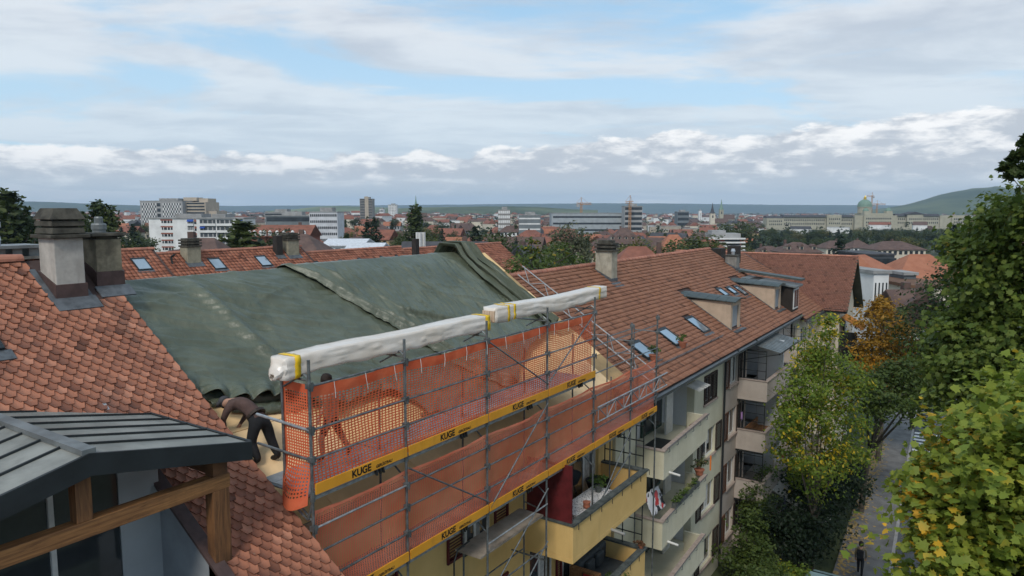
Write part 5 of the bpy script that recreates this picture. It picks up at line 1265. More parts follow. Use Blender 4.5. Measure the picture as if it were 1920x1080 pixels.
# ================================================================ BALCONY LIFE
pot_m=M('terracotta_pot',(.33,.12,.07),.8,scale=6); lush=leaf_mat('pot_plant',(.05,.10,.02),(.11,.17,.035),(.3,.3,.05),.05,scale=2)
def potplant(label,p,r=.14,h=.22,fol=.28,n=260,mat=None,potm=None,ls=.09):
    e=empty('potted_plant',p,label=label,cat='plant'); b=MB().lathe(p,[(r*.7,0),(r,h*.85),(r*1.12,h*.86),(r*1.12,h),(r*.9,h)],14); b.build('pot',potm or pot_m,e)
    V=crown_mesh('leaves',[((p[0],p[1],p[2]+h+fol*.6),(fol,fol,fol*.8),1)],n,ls,OVAL,mat or lush,int(abs(p[1]*100)),shell=.1); adopt(obj('leaves',V),e); return e
tb=empty('balcony_table',(-9.62,18.6,8.54),label='balcony table under a black and white patterned cloth',cat='table')
cl=bpy.data.materials.new('patterned_cloth'); cl.use_nodes=True; t=NT(cl.node_tree); co=t.n('ShaderNodeTexCoord').outputs['Object']; vo=t.n('ShaderNodeTexVoronoi'); vo.inputs['Scale'].default_value=17; t.t.links.new(co,vo.inputs['Vector']); t.put(cl.node_tree.nodes['Principled BSDF'].inputs['Base Color'],t.mix(t.ss(vo.outputs['Distance'],.25,.40),(.08,.08,.09),(.62,.61,.60))); cl.node_tree.nodes['Principled BSDF'].inputs['Roughness'].default_value=.8
b=MB(); b.box((-10.0,17.45,9.25),(-9.25,19.75,9.275)); b.box((-10.0,17.44,8.98),(-9.25,17.448,9.25)); b.box((-9.248,17.45,9.0),(-9.24,19.75,9.25)); b.build('tablecloth',cl,tb,bevel=.01)
b=MB(); b.box((-9.98,17.5,9.2),(-9.28,19.7,9.248)); b.build('table_top',wood_d,tb)
for x in (-9.93,-9.33):
    for y in (17.6,19.6): MB().box((x-.03,y-.03,8.525),(x+.03,y+.03,9.2)).build('leg',wood_d,tb)
potplant('green plant in a dark pot on the patterned tablecloth',(-9.62,19.35,9.278),.12,.2,.27,300,potm=coping)
MB().lathe((-9.35,18.05,9.278),[(.07,0),(.11,.06),(.10,.12),(.12,.2),(.09,.2)],12).build('clay_pot',pot_m,label='small brown clay pot on the table edge',cat='pot')
MB().lathe((-9.7,17.2,8.525),[(.2,0),(.23,.3),(.22,.6),(.2,.62)],16).build('blue_drum',M('blue_plastic',(.02,.06,.22),.5),label='blue plastic drum beneath the patterned tablecloth',cat='drum')
e=empty('round_chair',(-10.1,20.3,8.52),label='dark round woven chair at the far end of the yellow balcony',cat='chair'); MB().lathe((-10.1,20.3,8.9),[(.05,0),(.3,.03),(.42,.35),(.40,.36),(.28,.06)],18).build('seat',dark_room,e)
for a in range(4): MB().tube((-10.1+.25*math.cos(a*1.57+.7),20.3+.25*math.sin(a*1.57+.7),8.525),(-10.1+.15*math.cos(a*1.57+.7),20.3+.15*math.sin(a*1.57+.7),8.92),.018).build('leg',black_metal,e)
# lower yellow balcony: sofa, table, red folding chairs, plants
sofa=empty('grey_sofa',(-9.9,20.2,5.8),label='dark grey cushioned sofa on the lower yellow balcony',cat='sofa'); sg=M('grey_cushion',(.05,.058,.062),.9,scale=5)
MB().box((-10.4,19.2,5.95),(-9.35,21.2,6.25)).build('seat',sg,sofa,bevel=.05); MB().box((-10.42,19.0,6.0),(-9.4,19.18,6.75)).build('armrest',wood,sofa); MB().box((-10.45,19.25,6.25),(-10.2,21.2,6.8)).build('backrest',sg,sofa,bevel=.06)
for x,y in ((-10.35,19.1),(-9.4,19.1),(-10.35,21.15),(-9.4,21.15)): MB().box((x-.03,y-.03,5.82),(x+.03,y+.03,5.95)).build('leg',wood,sofa)
for i,y in enumerate((19.55,20.2)): MB().box((-10.2,y,6.27),(-10.02,y+.5,6.72)).build('cushion',sg,sofa,bevel=.07)
dt=empty('dark_table',(-9.7,17.9,5.8),label='dark table on the lower yellow balcony',cat='table'); MB().box((-10.1,17.1,6.5),(-9.25,18.5,6.54)).build('table_top',dark_room,dt); [MB().box((x-.02,y-.02,5.82),(x+.02,y+.02,6.5)).build('leg',black_metal,dt) for x in (-10.05,-9.3) for y in (17.15,18.45)]
redc=M('red_slats',(.35,.02,.02),.5)
for nm,(x,y) in (('red slatted folding chair beside the dark table',(-9.75,18.85)),('red slatted folding chair near the balcony front',(-9.3,18.95))):
    e=empty('folding_chair',(x,y,5.8),label=nm,cat='chair')
    for i in range(3): MB().box((x-.2,y+.14,6.35+i*.12),(x+.2,y+.16,6.43+i*.12)).build('back_slat',redc,e)
    MB().box((x-.2,y-.2,6.22),(x+.2,y+.2,6.25)).build('seat',redc,e)
    for s in (-.19,.19): MB().tube((x+s,y-.2,5.82),(x+s,y+.16,6.72),.012).build('leg',black_metal,e); MB().tube((x+s,y+.2,5.82),(x+s,y-.15,6.24),.012).build('leg',black_metal,e)
potplant('leafy plant on the lower yellow balcony corner',(-9.15,19.9,5.82),.16,.3,.42,420)
potplant('dry reddish plant on the lower balcony coping',(-8.98,21.3,6.82),.09,.12,.16,160,leaf_mat('dry_plant',(.12,.06,.03),(.2,.1,.05),(.3,.15,.05),.1))
# green house loggias
cab=empty('wooden_cabinet',(-10.9,24.6,8.37),label='tall wooden shelf in the top green loggia',cat='shelf'); MB().box((-11.2,24.3,8.38),(-10.7,24.75,10.2)).build('carcass',wood_d,cab); MB().box((-10.695,24.36,8.6),(-10.68,24.7,10.1)).build('door',glass,cab)
bx=MB().box((-10.6,25.2,8.38),(-9.9,26.4,8.95)).build('storage_box',dark_room,label='black storage box in the top green loggia',cat='box',bevel=.03)
st=empty('side_table',(-9.75,28.9,8.37),label='small brown table with pots in the top green loggia',cat='table'); MB().box((-9.95,28.4,8.98),(-9.6,29.6,9.03)).build('table_top',wood_d,st); [MB().box((x-.02,y-.02,8.38),(x+.02,y+.02,8.98)).build('leg',wood_d,st) for x in (-9.92,-9.63) for y in (28.45,29.55)]
cs=MB(); n=14
for i in range(n):
    cs.hexa([(-10.3+.0*i,28.9+.1*i,10.55+.02*math.sin(i*1.9)),(-9.7,28.9+.1*i,10.40+.03*math.sin(i*2.3)),(-9.7,29.0+.1*i,10.40),(-10.3,29.0+.1*i,10.55)]+[(-10.3,28.9+.1*i,10.56),(-9.7,28.9+.1*i,10.41+.03*math.sin(i*2.3)),(-9.7,29.0+.1*i,10.41),(-10.3,29.0+.1*i,10.56)])
cs.build('striped_awning',M('white_awning',(.5,.5,.48),.8),label='small white awning folded in the top green loggia',cat='awning')
bl_=MB(); vs=[]; N=22
for j in range(N):
    for i in range(N):
        s,t_=i/(N-1),j/(N-1); vs.append((-9.75-.35*t_+.09*fbm(s*4,t_*4,3,2.),24.15+1.3*s+.05*fbm(s*3,t_*5,2,6.),6.65+.75*t_-.15*(s-.4)**2+.10*fbm(s*5,t_*5,3,3.)))
bl_.add(vs,[(j*N+i,j*N+i+1,(j+1)*N+i+1,(j+1)*N+i) for j in range(N-1) for i in range(N-1)])
bm_=bpy.data.materials.new('printed_blanket'); bm_.use_nodes=True; t=NT(bm_.node_tree); co=t.n('ShaderNodeTexCoord').outputs['Object']; n1_=t.noise(co,3.2,2,.4,.8); c=t.mix(t.ss(n1_,.56,.58),(.58,.58,.60),(.02,.02,.025)); c=t.mix(t.ss(t.noise(co,2.1,1,.3),.62,.64),c,(.45,.03,.03)); t.put(bm_.node_tree.nodes['Principled BSDF'].inputs['Base Color'],c)
o=bl_.build('blanket',bm_,smooth=True,label='white blanket with black and red print airing on the middle green balcony',cat='blanket'); o.modifiers.new('t','SOLIDIFY').thickness=.02
for i,(y,lab) in enumerate(((25.6,'first'),(26.3,'second'),(27.0,'third'),(27.8,'fourth'))):
    e=empty('window_box',(-9.3,y,6.7),label=lab+' planter box from the left on the middle green balcony rail',cat='planter'); x=-9.34-.12*(y-24.1)/6.1
    MB().box((x-.1,y-.3,6.66),(x+.1,y+.3,6.84)).build('box',coping,e); V=crown_mesh('leaves',[((x,y,6.95),(.15,.32,.16),1)],230,.075,OVAL,lush if i!=2 else leaf_mat('pale_plant',(.16,.19,.05),(.25,.28,.09),(.4,.4,.1),.1),50+i,shell=.1); adopt(obj('leaves',V),e)
potplant('flowering pots crowded at the far end of the middle green balcony',(-9.75,29.3,6.65),.2,.25,.4,420,leaf_mat('flowering',(.05,.09,.03),(.14,.16,.05),(.55,.25,.2),.3,scale=3))
MB().box((-9.5,29.9,6.7),(-9.45,29.97,7.35)).build('orange_flag',M('orange_cloth',(.7,.2,.04),.8),label='small orange pennant at the end of the middle green balcony',cat='flag')
ch=empty('folding_chair',(-10.3,25.2,2.99),label='black folding chair on the lowest visible green balcony',cat='chair'); MB().box((-10.6,24.9,3.42),(-10.1,25.4,3.46)).build('seat',dark_room,ch); MB().box((-10.62,24.9,3.46),(-10.58,25.4,3.95)).build('backrest',dark_room,ch); [MB().tube((-10.35+a,25.15+c_,2.99),(-10.35-a*.8,25.15+c_,3.44),.014).build('leg',black_metal,ch) for a in (-.22,.22) for c_ in (-.22,.22)]
# grey balconies
wb=empty('wooden_bench',(-9.6,38.6,5.68),label='light wooden bench on the middle grey balcony',cat='bench'); MB().box((-10.1,37.5,6.05),(-9.1,40.0,6.1)).build('seat',wood,wb); MB().box((-10.12,37.5,6.1),(-10.07,40.0,6.55)).build('backrest',wood,wb); [MB().box((x-.03,y-.03,5.69),(x+.03,y+.03,6.05)).build('leg',wood,wb) for x in (-10.0,-9.2) for y in (37.6,39.9)]
potplant('vine filled planter spilling over the lower grey balcony',(-9.2,38.9,3.0),.25,.4,.75,700,lush,ls=.11)
potplant('red pot with plant on the middle grey balcony corner',(-8.98,41.9,6.61),.13,.2,.18,150)
potplant('dark potted plants on the top grey balcony corner',(-9.2,41.7,8.4),.2,.5,.35,260)
potplant('red geraniums on the lower grey balcony corner',(-9.0,41.6,3.92),.12,.18,.22,200,leaf_mat('geranium',(.05,.09,.03),(.12,.13,.04),(.5,.06,.05),.35,scale=4))
potplant('potted grass in a clay pot on the snow guard, nearer the scaffold',tuple(GR.p(POT1[0],POT1[1],.06)),.19,.28,.26,240)
potplant('potted palm in a clay pot on the snow guard, below the skylights',tuple(GR.p(POT2[0],POT2[1],.06)),.19,.28,.24,200)
MB().box((WG+.02,37.6,6.9),(WG+.12,37.75,7.35)).build('purple_cloth',M('purple_cloth',(.33,.2,.42),.8),label='purple cloth hanging beside the grey house window',cat='cloth')
# ================================================================ PARALLEL ROW BEHIND (orange tiles)
bk=empty('orange_roofed_row',(-47,40,0),label='long row house with orange tiled roof behind the tarpaulin',cat='house')
b=MB(); b.box((-53,12,0),(-41,68.3,9.6)); b.build('wall',cream,bk)
SB=.72; lb=math.hypot(1,SB)
for (y0,y1,zr_) in ((12,26.9,15.35),(26.9,39.4,15.0),(39.4,51.4,14.45),(51.4,68.4,14.2)):
    BR=Roof((-47,0,zr_),(0,1,0),(1/lb,0,-SB/lb)); BRB=Roof((-47,0,zr_),(0,1,0),(-1/lb,0,-SB/lb))
    b=MB(); BR.slab(b,y0,y1,0,8.6,-.18,-.002); BRB.slab(b,y0,y1,.01,8.6,-.18,-.002); b.prism([(-54,y1-.2,zr_-5),(-40,y1-.2,zr_-5),(-47,y1-.2,zr_-.1)],(0,.19,0)); b.prism([(-54,y0+.01,zr_-5),(-40,y0+.01,zr_-5),(-47,y0+.01,zr_-.1)],(0,.19,0)); rf=b.build('roof',MATS['roof_batten_dark'],bk)
    BR.field('tile_rows',y0,y1,.05,8.6,.30,.33,back_tile,rf,th=.025,lift=.055,L=.42,half=False)
    ridge_run(BR,y0,y1,rf,r=.15,step=.45,out=.06)
BK=Roof((-47,0,15.0),(0,1,0),(1/lb,0,-SB/lb)); BK3=Roof((-47,0,14.45),(0,1,0),(1/lb,0,-SB/lb))
for y,d in ((25.3,.9),(30.8,.85),(34.7,.9)): skylight(BK if y>27 else Roof((-47,0,15.35),(0,1,0),(1/lb,0,-SB/lb)),y,d,.95,1.25,bk)
for y,d in ((40.0,1.2),(42.6,1.25),(44.8,1.2),(47.6,1.2),(49.6,1.2)): skylight(BK3,y,d,.35,.35,bk)
def bchim(y,dn,wx,wy,zt,m,hood=True):
    p=BK.p(y,dn); o=MB().box((p.x-wx/2,p.y-wy/2,p.z-.8),(p.x+wx/2,p.y+wy/2,zt)).build('chimney',m,bk)
    if hood:
        b=MB(); 
        for k_ in range(3): b.box((p.x-wx/2-.07,p.y-wy/2-.07,zt+.003+k_*.2),(p.x+wx/2+.07,p.y+wy/2+.07,zt+.12+k_*.2)); b.box((p.x-wx/2+.05,p.y-wy/2+.05,zt+.12+k_*.2),(p.x+wx/2-.05,p.y+wy/2-.05,zt+.203+k_*.2))
        b.build('hood',concrete,o)
    b=MB(); BK.slab(b,y-wy/2-.12,y+wy/2+.12,dn+wx*.3,dn+wx*.62+.35,.04,.09); b.build('apron',lead,o); return o
och=M('chimney_ochre_grey',(.27,.25,.185),.9,scale=3,var=.2)
bchim(29.2,.75,.9,1.0,15.45,och); bchim(37.9,.6,.9,1.05,15.6,och); bchim(36.6,.75,.5,.55,16.0,M('chimney_black',(.03,.027,.025),.9),False)
MB().box((-45.4,51.2,13),(-44.9,51.7,15.3)).build('chimney',MATS['chimney_black'],bk)
for y,d in ((27.6,1.2),(29.3,1.0)): 
    p=BK.p(y,d); MB().path([p,(p.x-.1,p.y,p.z+.55),(p.x+.15,p.y+.1,p.z+.7)],.07,8).build('vent_pipe',black_metal,bk)
am=empty('antenna_mast',(-52,57,0),label='antenna mast with white panels behind the orange row',cat='antenna')
a_=place(789,78,0); am.location=a_; MB().tube((a_.x,a_.y,8),(a_.x,a_.y,15.6),.09).build('pole',black_metal,am)
for k_ in range(4):
    an=k_*1.57+.5; q=Vector((a_.x+.35*math.cos(an),a_.y+.35*math.sin(an),0)); MB().box((q.x-.13,q.y-.13,14.0),(q.x+.13,q.y+.13,15.6)).build('panel',white_frame,am); MB().box((q.x-.13,q.y-.13,12.6),(q.x+.13,q.y+.13,13.1)).build('panel',white_frame,am)

# ================================================================ CITY
def cm(name,c,**k): return M(name,c,.85,scale=.25,var=.12,**k)
W_WHITE=cm('city_white',(.68,.68,.67)); W_CREAM=cm('city_cream',(.58,.52,.42)); W_GREY=cm('city_grey',(.33,.33,.33)); W_BEIGE=cm('city_beige',(.42,.36,.29)); W_OCH=cm('city_ochre',(.45,.32,.18)); W_BRICK=cm('city_brick',(.27,.095,.065)); W_DARK=cm('city_dark',(.06,.07,.08)); W_SAND=cm('sandstone',(.37,.35,.27))
R_RED=M('city_red_tiles',(.175,.07,.048),.85,scale=.6,var=.25,col2=(.26,.105,.07)); R_BROWN=M('city_brown_tiles',(.085,.055,.048),.85,scale=.6,col2=(.14,.09,.075)); R_DARK=M('city_slate',(.06,.06,.066),.8,scale=.6,var=.3); R_ORANGE=M('city_orange_tiles',(.30,.115,.065),.85,scale=.6,col2=(.37,.155,.09)); R_FLAT=M('flat_roof_gravel',(.28,.28,.275),.9,scale=.5,var=.2); R_COPPER=M('copper_green',(.14,.23,.18),.6,scale=.4,col2=(.19,.28,.22)); GOLD=M('gilding',(.7,.48,.08),.35,metal=.8); 
G_CITY=M('city_glass',(.03,.036,.042),.2,scale=.3,var=.4,spec=.6)
LAND=[(150,'the stepped chimney'),(285,'the grey chimney'),(480,'the white apartment block'),(640,'the grey office slab'),(720,'the tall tower block'),(800,'the tall poplar'),(960,'the orange row end'),(1130,'the bushy ridge tree'),(1260,'the pair of cranes'),(1400,'the terraced building'),(1560,'the palace left wing'),(1700,'the palace dome'),(1960,'the palace right wing')]
def zone(u):
    for lim,nm in LAND:
        if u<lim: return nm
    return LAND[-1][1]
PEND=[]   # things that get an ordinal label once their neighbours are known
def later(o,u,D,desc,cat,group): PEND.append((zone(u),desc,cat,group,D,u,o))
def lbox(b,x0,x1,y0,y1,z0,z1): return b.box((x0,y0,z0),(x1,y1,z1))
def site(name,uc,D,rot,label=None,cat='building',group=None):
    p=place(uc,D); g=gz(p.x,p.y); e=empty(name,(p.x,p.y,g),YAW+rot,label,cat,group); return e,g
def part(b,name,mat,e,**k):
    o=b.build(name,mat,None,**k); o.parent=e; return o
WIN_ME={}
def wins(e,wall,xs,zs,yf,w,h,mat=None,joined=False,name='window'):
    """window panes on the front (local -y) face"""
    mat=mat or G_CITY
    if joined:
        b=MB()
        for x in xs:
            for z in zs: lbox(b,x-w/2,x+w/2,yf-.06,yf+.05,z,z+h)
        o=part(b,name+'_rows',mat,e,kind='stuff'); return
    key=(round(w,2),round(h,2),mat.name)
    if key not in WIN_ME:
        b=MB(); lbox(b,-w/2,w/2,-.05,.06,0,h); WIN_ME[key]=b.mesh(name,mat)
    for x in xs:
        for z in zs:
            o=obj(name,WIN_ME[key],loc=(x,yf,z)); o.parent=e
def frange(a,b,n): return [a+(b-a)*(i+.5)/n for i in range(n)]
def slab_building(name,label,u0,u1,vtop,D,dep,mat,rot=0.0,storeys=None,nx=None,wf=.6,hf=.55,wmat=None,joined=True,band=False,roof=R_FLAT,cat='building',roofbox=True):
    uc=(u0+u1)/2; e,g=site(name,uc,D+dep/2,rot,label,cat); Wd=(u1-u0)/F_PX*D; zt=zat(vtop,D)-g
    part(lbox(MB(),-Wd/2,Wd/2,-dep/2,dep/2,-4,zt),'wall',mat,e)
    b=MB(); lbox(b,-Wd/2-.25,Wd/2+.25,-dep/2-.25,dep/2+.25,zt+.003,zt+.4); 
    if roofbox: lbox(b,-Wd*.2,Wd*.25,-dep*.2,dep*.3,zt+.4,zt+2.6)
    part(b,'roof',roof,e)
    n=storeys or max(2,int(zt/3.2)); sh=zt/n
    if band: wins(e,None,[0],[i*sh+sh*.3 for i in range(n)],-dep/2,Wd*.96,sh*hf,wmat,joined=True,name='window_band')
    else:
        nx=nx or max(3,int(Wd/3)); wins(e,None,frange(-Wd/2*.97,Wd/2*.97,nx),[i*sh+sh*.28 for i in range(n)],-dep/2,Wd*.97/nx*wf,sh*hf,wmat,joined=joined)
    return e,Wd,zt
def house(name,label,uc,D,wpx,vr,mat,rmat,rot=0.0,dep=None,roof='gable',rh=None,nwin=4,cat='house',group=None,chim=True,dormers=0,joined=None):
    e,g=site(name,uc,D,rot,label,cat,group); Wd=wpx/F_PX*D; zr_=max(zat(vr,D)-g,5.0); dep=dep or min(13,max(8,Wd*.7)); rh=rh or min(dep*.42,zr_*.45); ze=zr_-rh
    b=lbox(MB(),-Wd/2,Wd/2,-dep/2,dep/2,-4,ze)
    if roof=='gable':
        b.prism([(-Wd/2,-dep/2,ze),(-Wd/2,dep/2,ze),(-Wd/2,0,zr_-.12)],(Wd,0,0))
    part(b,'wall',mat,e)
    b=MB(); o_=.5; hx=Wd/2+o_; hy=dep/2+o_; zl=ze-o_*rh/(dep/2); hip=0 if roof=='gable' else min(Wd*.42,dep*.5)
    A=[(-hx,-hy,zl),(hx,-hy,zl),(hx,hy,zl),(-hx,hy,zl),(-hx+hip,0,zr_),(hx-hip,0,zr_)]
    A2=[(x,y,z+.22) for x,y,z in A]
    b.add(A+A2,[(6,7,11,10),(8,9,10,11),(7,8,11),(9,6,10),(0,1,7,6),(1,2,8,7),(2,3,9,8),(3,0,6,9),(0,4,5,1),(2,5,4,3),(1,5,2),(3,4,0)])
    rf=part(b,'roof',rmat,e)
    n=max(1,int(ze/2.9)); sh=ze/n; jn=(D>330) if joined is None else joined
    wins(e,None,frange(-Wd/2*.95,Wd/2*.95,nwin),[i*sh+sh*.32 for i in range(n)],-dep/2,min(1.4,Wd/nwin*.55),sh*.5,joined=jn)
    if chim:
        b=MB(); x=Wd*random.uniform(-.3,.3); lbox(b,x-.4,x+.4,.3,1.1,zr_-1.2,zr_+1.0); part(b,'chimney',R_BROWN,e)
    for k_ in range(dormers):
        x=-Wd/2+Wd*(k_+.5)/dormers; zz_=zl+rh*.30; yy=-hy+hy*.30
        b=MB(); lbox(b,x-.7,x+.7,yy-.1,yy+dep*.28,zz_,zz_+1.35); d=part(b,'dormer',mat,e)
        b=MB(); b.prism([(x-.95,yy-.3,zz_+1.3),(x+.95,yy-.3,zz_+1.3),(x,yy-.3,zz_+2.1)],(0,dep*.3,0)); part(b,'dormer_roof',rmat,e)
        b=MB(); lbox(b,x-.45,x+.45,yy-.16,yy-.09,zz_+.2,zz_+1.15); part(b,'dormer_window',G_CITY,e)
    return e
# ---- landmarks, left to right
e,Wd,zt=slab_building('hospital_block','large grey hospital block with chequered window pattern on the left horizon',287,366,377,640,40,W_GREY,storeys=1,nx=1,wf=.01,hf=.01)
b=MB(); b2=MB(); nxx,nz=30,9
for j in range(nz):
    for i in range(nxx):
        x=-Wd/2+1.5+(Wd-3)*(i+.5)/nxx
        if .36<(i/nxx)<.52: continue
        lbox(b if (i+j)%2 else b2,x-.42,x+.42,-20.1,-19.95,zt*.28+j*zt*.075,zt*.28+j*zt*.075+zt*.055)
part(b,'window_rows',G_CITY,e,kind='stuff'); part(b2,'facade_tiles',W_WHITE,e,kind='stuff')
b=MB(); [lbox(b,-Wd*.1,-Wd*.02,-20.2,-19.9,zt*.2+j*zt*.16,zt*.2+j*zt*.16+zt*.1) for j in range(5)]; part(b,'window_band_rows',G_CITY,e,kind='stuff')
b=MB(); lbox(b,Wd/2+.01,Wd/2+18,-14,16,-4,zt-.8); lbox(b,Wd/2+18.01,Wd/2+26,-10,14,-4,zt*.70); lbox(b,Wd/2-8,Wd/2+4,0,14,zt+.5,zt+3.6); lbox(b,Wd/2+9,Wd/2+17,-6,12,zt-.79,zt+2.6); part(b,'rear_tower',W_BEIGE,e)
b=MB(); [lbox(b,Wd/2+1,Wd/2+17,-14.15,-13.95,zt*.15+j*zt*.095,zt*.15+j*zt*.095+zt*.045) for j in range(9)]; part(b,'window_band_rows',G_CITY,e,kind='stuff')
# white apartment block with red panels and blue awnings
D=300; e,g=site('white_apartment_block',383.5,D+7,0,'long white apartment block with red panels and blue awnings','building'); S=D/F_PX; ux=lambda u:(u-383.5)*S; zt=zat(410,D)-g
b=MB(); lbox(b,ux(295),ux(472),-7,7,-4,zt); part(b,'wall',W_WHITE,e)
b=MB(); lbox(b,ux(293),ux(474),-7.4,7.4,zt+.003,zt+.5); lbox(b,ux(341),ux(390),-5,5,zt+.5,zt+2.0); lbox(b,ux(410),ux(435),-5,5,zt+.5,zt+1.9); part(b,'roof',R_FLAT,e)
sh=2.82
for k_ in range(5):
    z1=zt-.25-k_*sh
    b=MB(); lbox(b,ux(317),ux(339.5),-7.06,-6.9,z1-.55,z1); part(b,'red_panel',W_BRICK,e)
    b=MB(); lbox(b,ux(319),ux(339),-7.05,-6.9,z1-1.6,z1-.56); w_=part(b,'window',G_CITY,e)
    b=MB(); [lbox(b,ux(u)-.14,ux(u)+.14,-7.09,-7.052,z1-1.6,z1-.56) for u in (322.5,329.5,335)]; part(b,'mullion',W_WHITE,e)
    for (a,c_) in ((367.5,378.5),(390.5,420),(422,452),(463,471)):
        b=MB(); lbox(b,ux(a),ux(c_),-7.05,-6.9,z1-1.75,z1-.1); part(b,'loggia',W_DARK,e)
        b=MB(); lbox(b,ux(a)-.1,ux(c_)+.1,-7.6,-7.06,z1-2.75,z1-1.76); part(b,'balcony',W_WHITE,e)
        b=MB(); [part(lbox(MB(),ux(a)+(ux(c_)-ux(a))*q-.25,ux(a)+(ux(c_)-ux(a))*q+.25,-7.07,-7.051,z1-1.75,z1-.4),'balcony_door',W_GREY,e) for q in (.2,.5,.8)]
    b=MB(); lbox(b,ux(380),ux(384),-7.06,-6.9,z1-1.0,z1-.1) ; part(b,'red_panel',W_BRICK,e)
    b=MB(); lbox(b,ux(380),ux(384),-7.05,-6.9,z1-2.0,z1-1.05); part(b,'window',G_CITY,e)
    for (a,c_,kk) in ((367.5,379,(0,)),(391,400,(1,)),(463,471,(0,2))):
        if k_ in kk:
            b=MB(); b.hexa([(ux(a),-7.1,z1-.2),(ux(c_),-7.1,z1-.2),(ux(c_),-8.0,z1-.95),(ux(a),-8.0,z1-.95),(ux(a),-7.1,z1-.12),(ux(c_),-7.1,z1-.12),(ux(c_),-8.0,z1-.87),(ux(a),-8.0,z1-.87)]); part(b,'awning',M('blue_awning',(.02,.07,.32),.7),e)
house('villa','brown hipped roof villa with dormer in front of the white apartment block',385,95,135,449,W_CREAM,R_BROWN,roof='hip',dep=13,rh=4.2,dormers=2,nwin=5)
house('brick_hall','red brick hall with white arched windows right of the white block',531,215,118,423,W_BRICK,R_RED,dep=13,rh=3.0,nwin=2,joined=False)
e=PEND and None
hb=[o for o in COL.objects if o.get('label','').startswith('red brick hall')][0]; g=hb.location.z
for u in (477,484,493,504,511,521,534,546,562,576,583):
    b=MB(); x=(u-531)/F_PX*215; z0=zat(443,215)-g; lbox(b,x-.5,x+.5,-6.6,-6.45,z0,z0+1.5); b.lathe((x,-6.52,z0+1.45),[(.5,0),(.4,.3),(.05,.5)],8); part(b,'arched_window',W_WHITE,hb)
house('hall','dark brown roofed hall below the brick hall',560,128,150,441,W_BRICK,R_BROWN,roof='hip',dep=18,rh=5.0,nwin=6)
slab_building('office_building','low dark glass office behind the brick hall',508,592,405,420,16,cm('glass_grey',(.16,.18,.19)),storeys=4,band=True,wmat=G_CITY)
slab_building('office_building','grey flat roofed office with stepped top storey behind the glass office',506,556,399,520,18,W_GREY,storeys=5,band=True)
e,Wd,zt=slab_building('office_building','white and grey office slab with window rows left of the tall tower',589,641,398,395,16,cm('office_white',(.55,.56,.59)),storeys=6,nx=14,wf=.7,hf=.42)
e,Wd,zt=slab_building('tower_block','tall tower block with striped balconies on the horizon',679,702,373,880,16,cm('tower_concrete',(.27,.26,.245)),storeys=18,band=True)
b=MB(); lbox(b,-1.4,3.0,-8.3,-7.9,-2,zt+3); part(b,'stair_shaft',W_BEIGE,e)
slab_building('tower_block','small white tower block right of the tall tower',731,746,384,1450,20,W_WHITE,storeys=10,nx=5,wf=.4)
slab_building('office_building','white cubic building below the small white tower',714,722,392,1300,16,W_WHITE,storeys=3,nx=3)
def spire(label,u,vbase,vsh,vtop,D,wpx,mat,rmat):
    e,g=site('church_tower',u,D,0,label,'church'); w_=wpx/F_PX*D/2; z1=zat(vsh,D)-g; z2=zat(vtop,D)-g
    part(lbox(MB(),-w_,w_,-w_,w_,-4,z1),'tower',mat,e); b=MB(); b.lathe((0,0,z1+.003),[(w_*1.35,0),(w_*.8,(z2-z1)*.18),(w_*.35,(z2-z1)*.55),(.12,(z2-z1))],8); part(b,'spire',rmat,e)
    wins(e,None,[0],[z1*.75],-w_,w_*.6,z1*.14,joined=True,name='belfry_opening')
    p2=lbox(MB(),w_,w_+w_*6,-w_*1.2,w_*1.2,-4,z1*.45); part(p2,'nave',mat,e); b=MB(); b.prism([(w_,-w_*1.4,z1*.45),(w_,w_*1.4,z1*.45),(w_,0,z1*.72)],(w_*6,0,0)); part(b,'nave_roof',R_BROWN,e)
spire('slim green copper church spire above the tall poplar',781,400,388,366,900,6,W_BEIGE,R_COPPER)
spire('white church tower with dark pointed spire right of the cranes',1333.5,412,400,380,1050,8.5,W_CREAM,R_DARK)
spire('older stone church tower with slender green spire beside the dark spire',1350,405,393,373,1300,7,W_SAND,R_COPPER)
slab_building('office_building','grey framed office block at the end of the tree belt',934,957,394,560,14,cm('frame_grey',(.22,.21,.2)),storeys=7,nx=6,wf=.75,hf=.6,wmat=W_WHITE)
slab_building('office_building','dark glass office with white bands right of the framed block',972,1013,404,520,14,cm('glass_grey',(.16,.18,.19)),storeys=6,band=True,wmat=W_WHITE,hf=.25)
slab_building('industrial_hall','long pale station hall under the left crane',1030,1165,400,720,40,cm('pale_blue_metal',(.32,.35,.37)),storeys=4,band=True,hf=.28,roofbox=False)
slab_building('office_building','grey office block with ribbon windows under the right crane',1167,1200,387,700,20,W_GREY,storeys=7,band=True)
slab_building('office_building','black flat office block on the skyline left of the church spires',1266,1287,397,1000,20,cm('glass_grey',(.16,.18,.19)),storeys=4,band=True)
slab_building('silo','white silo on the skyline beside the black block',1308,1313,395,1500,8,W_WHITE,storeys=1,nx=1,wf=.1)
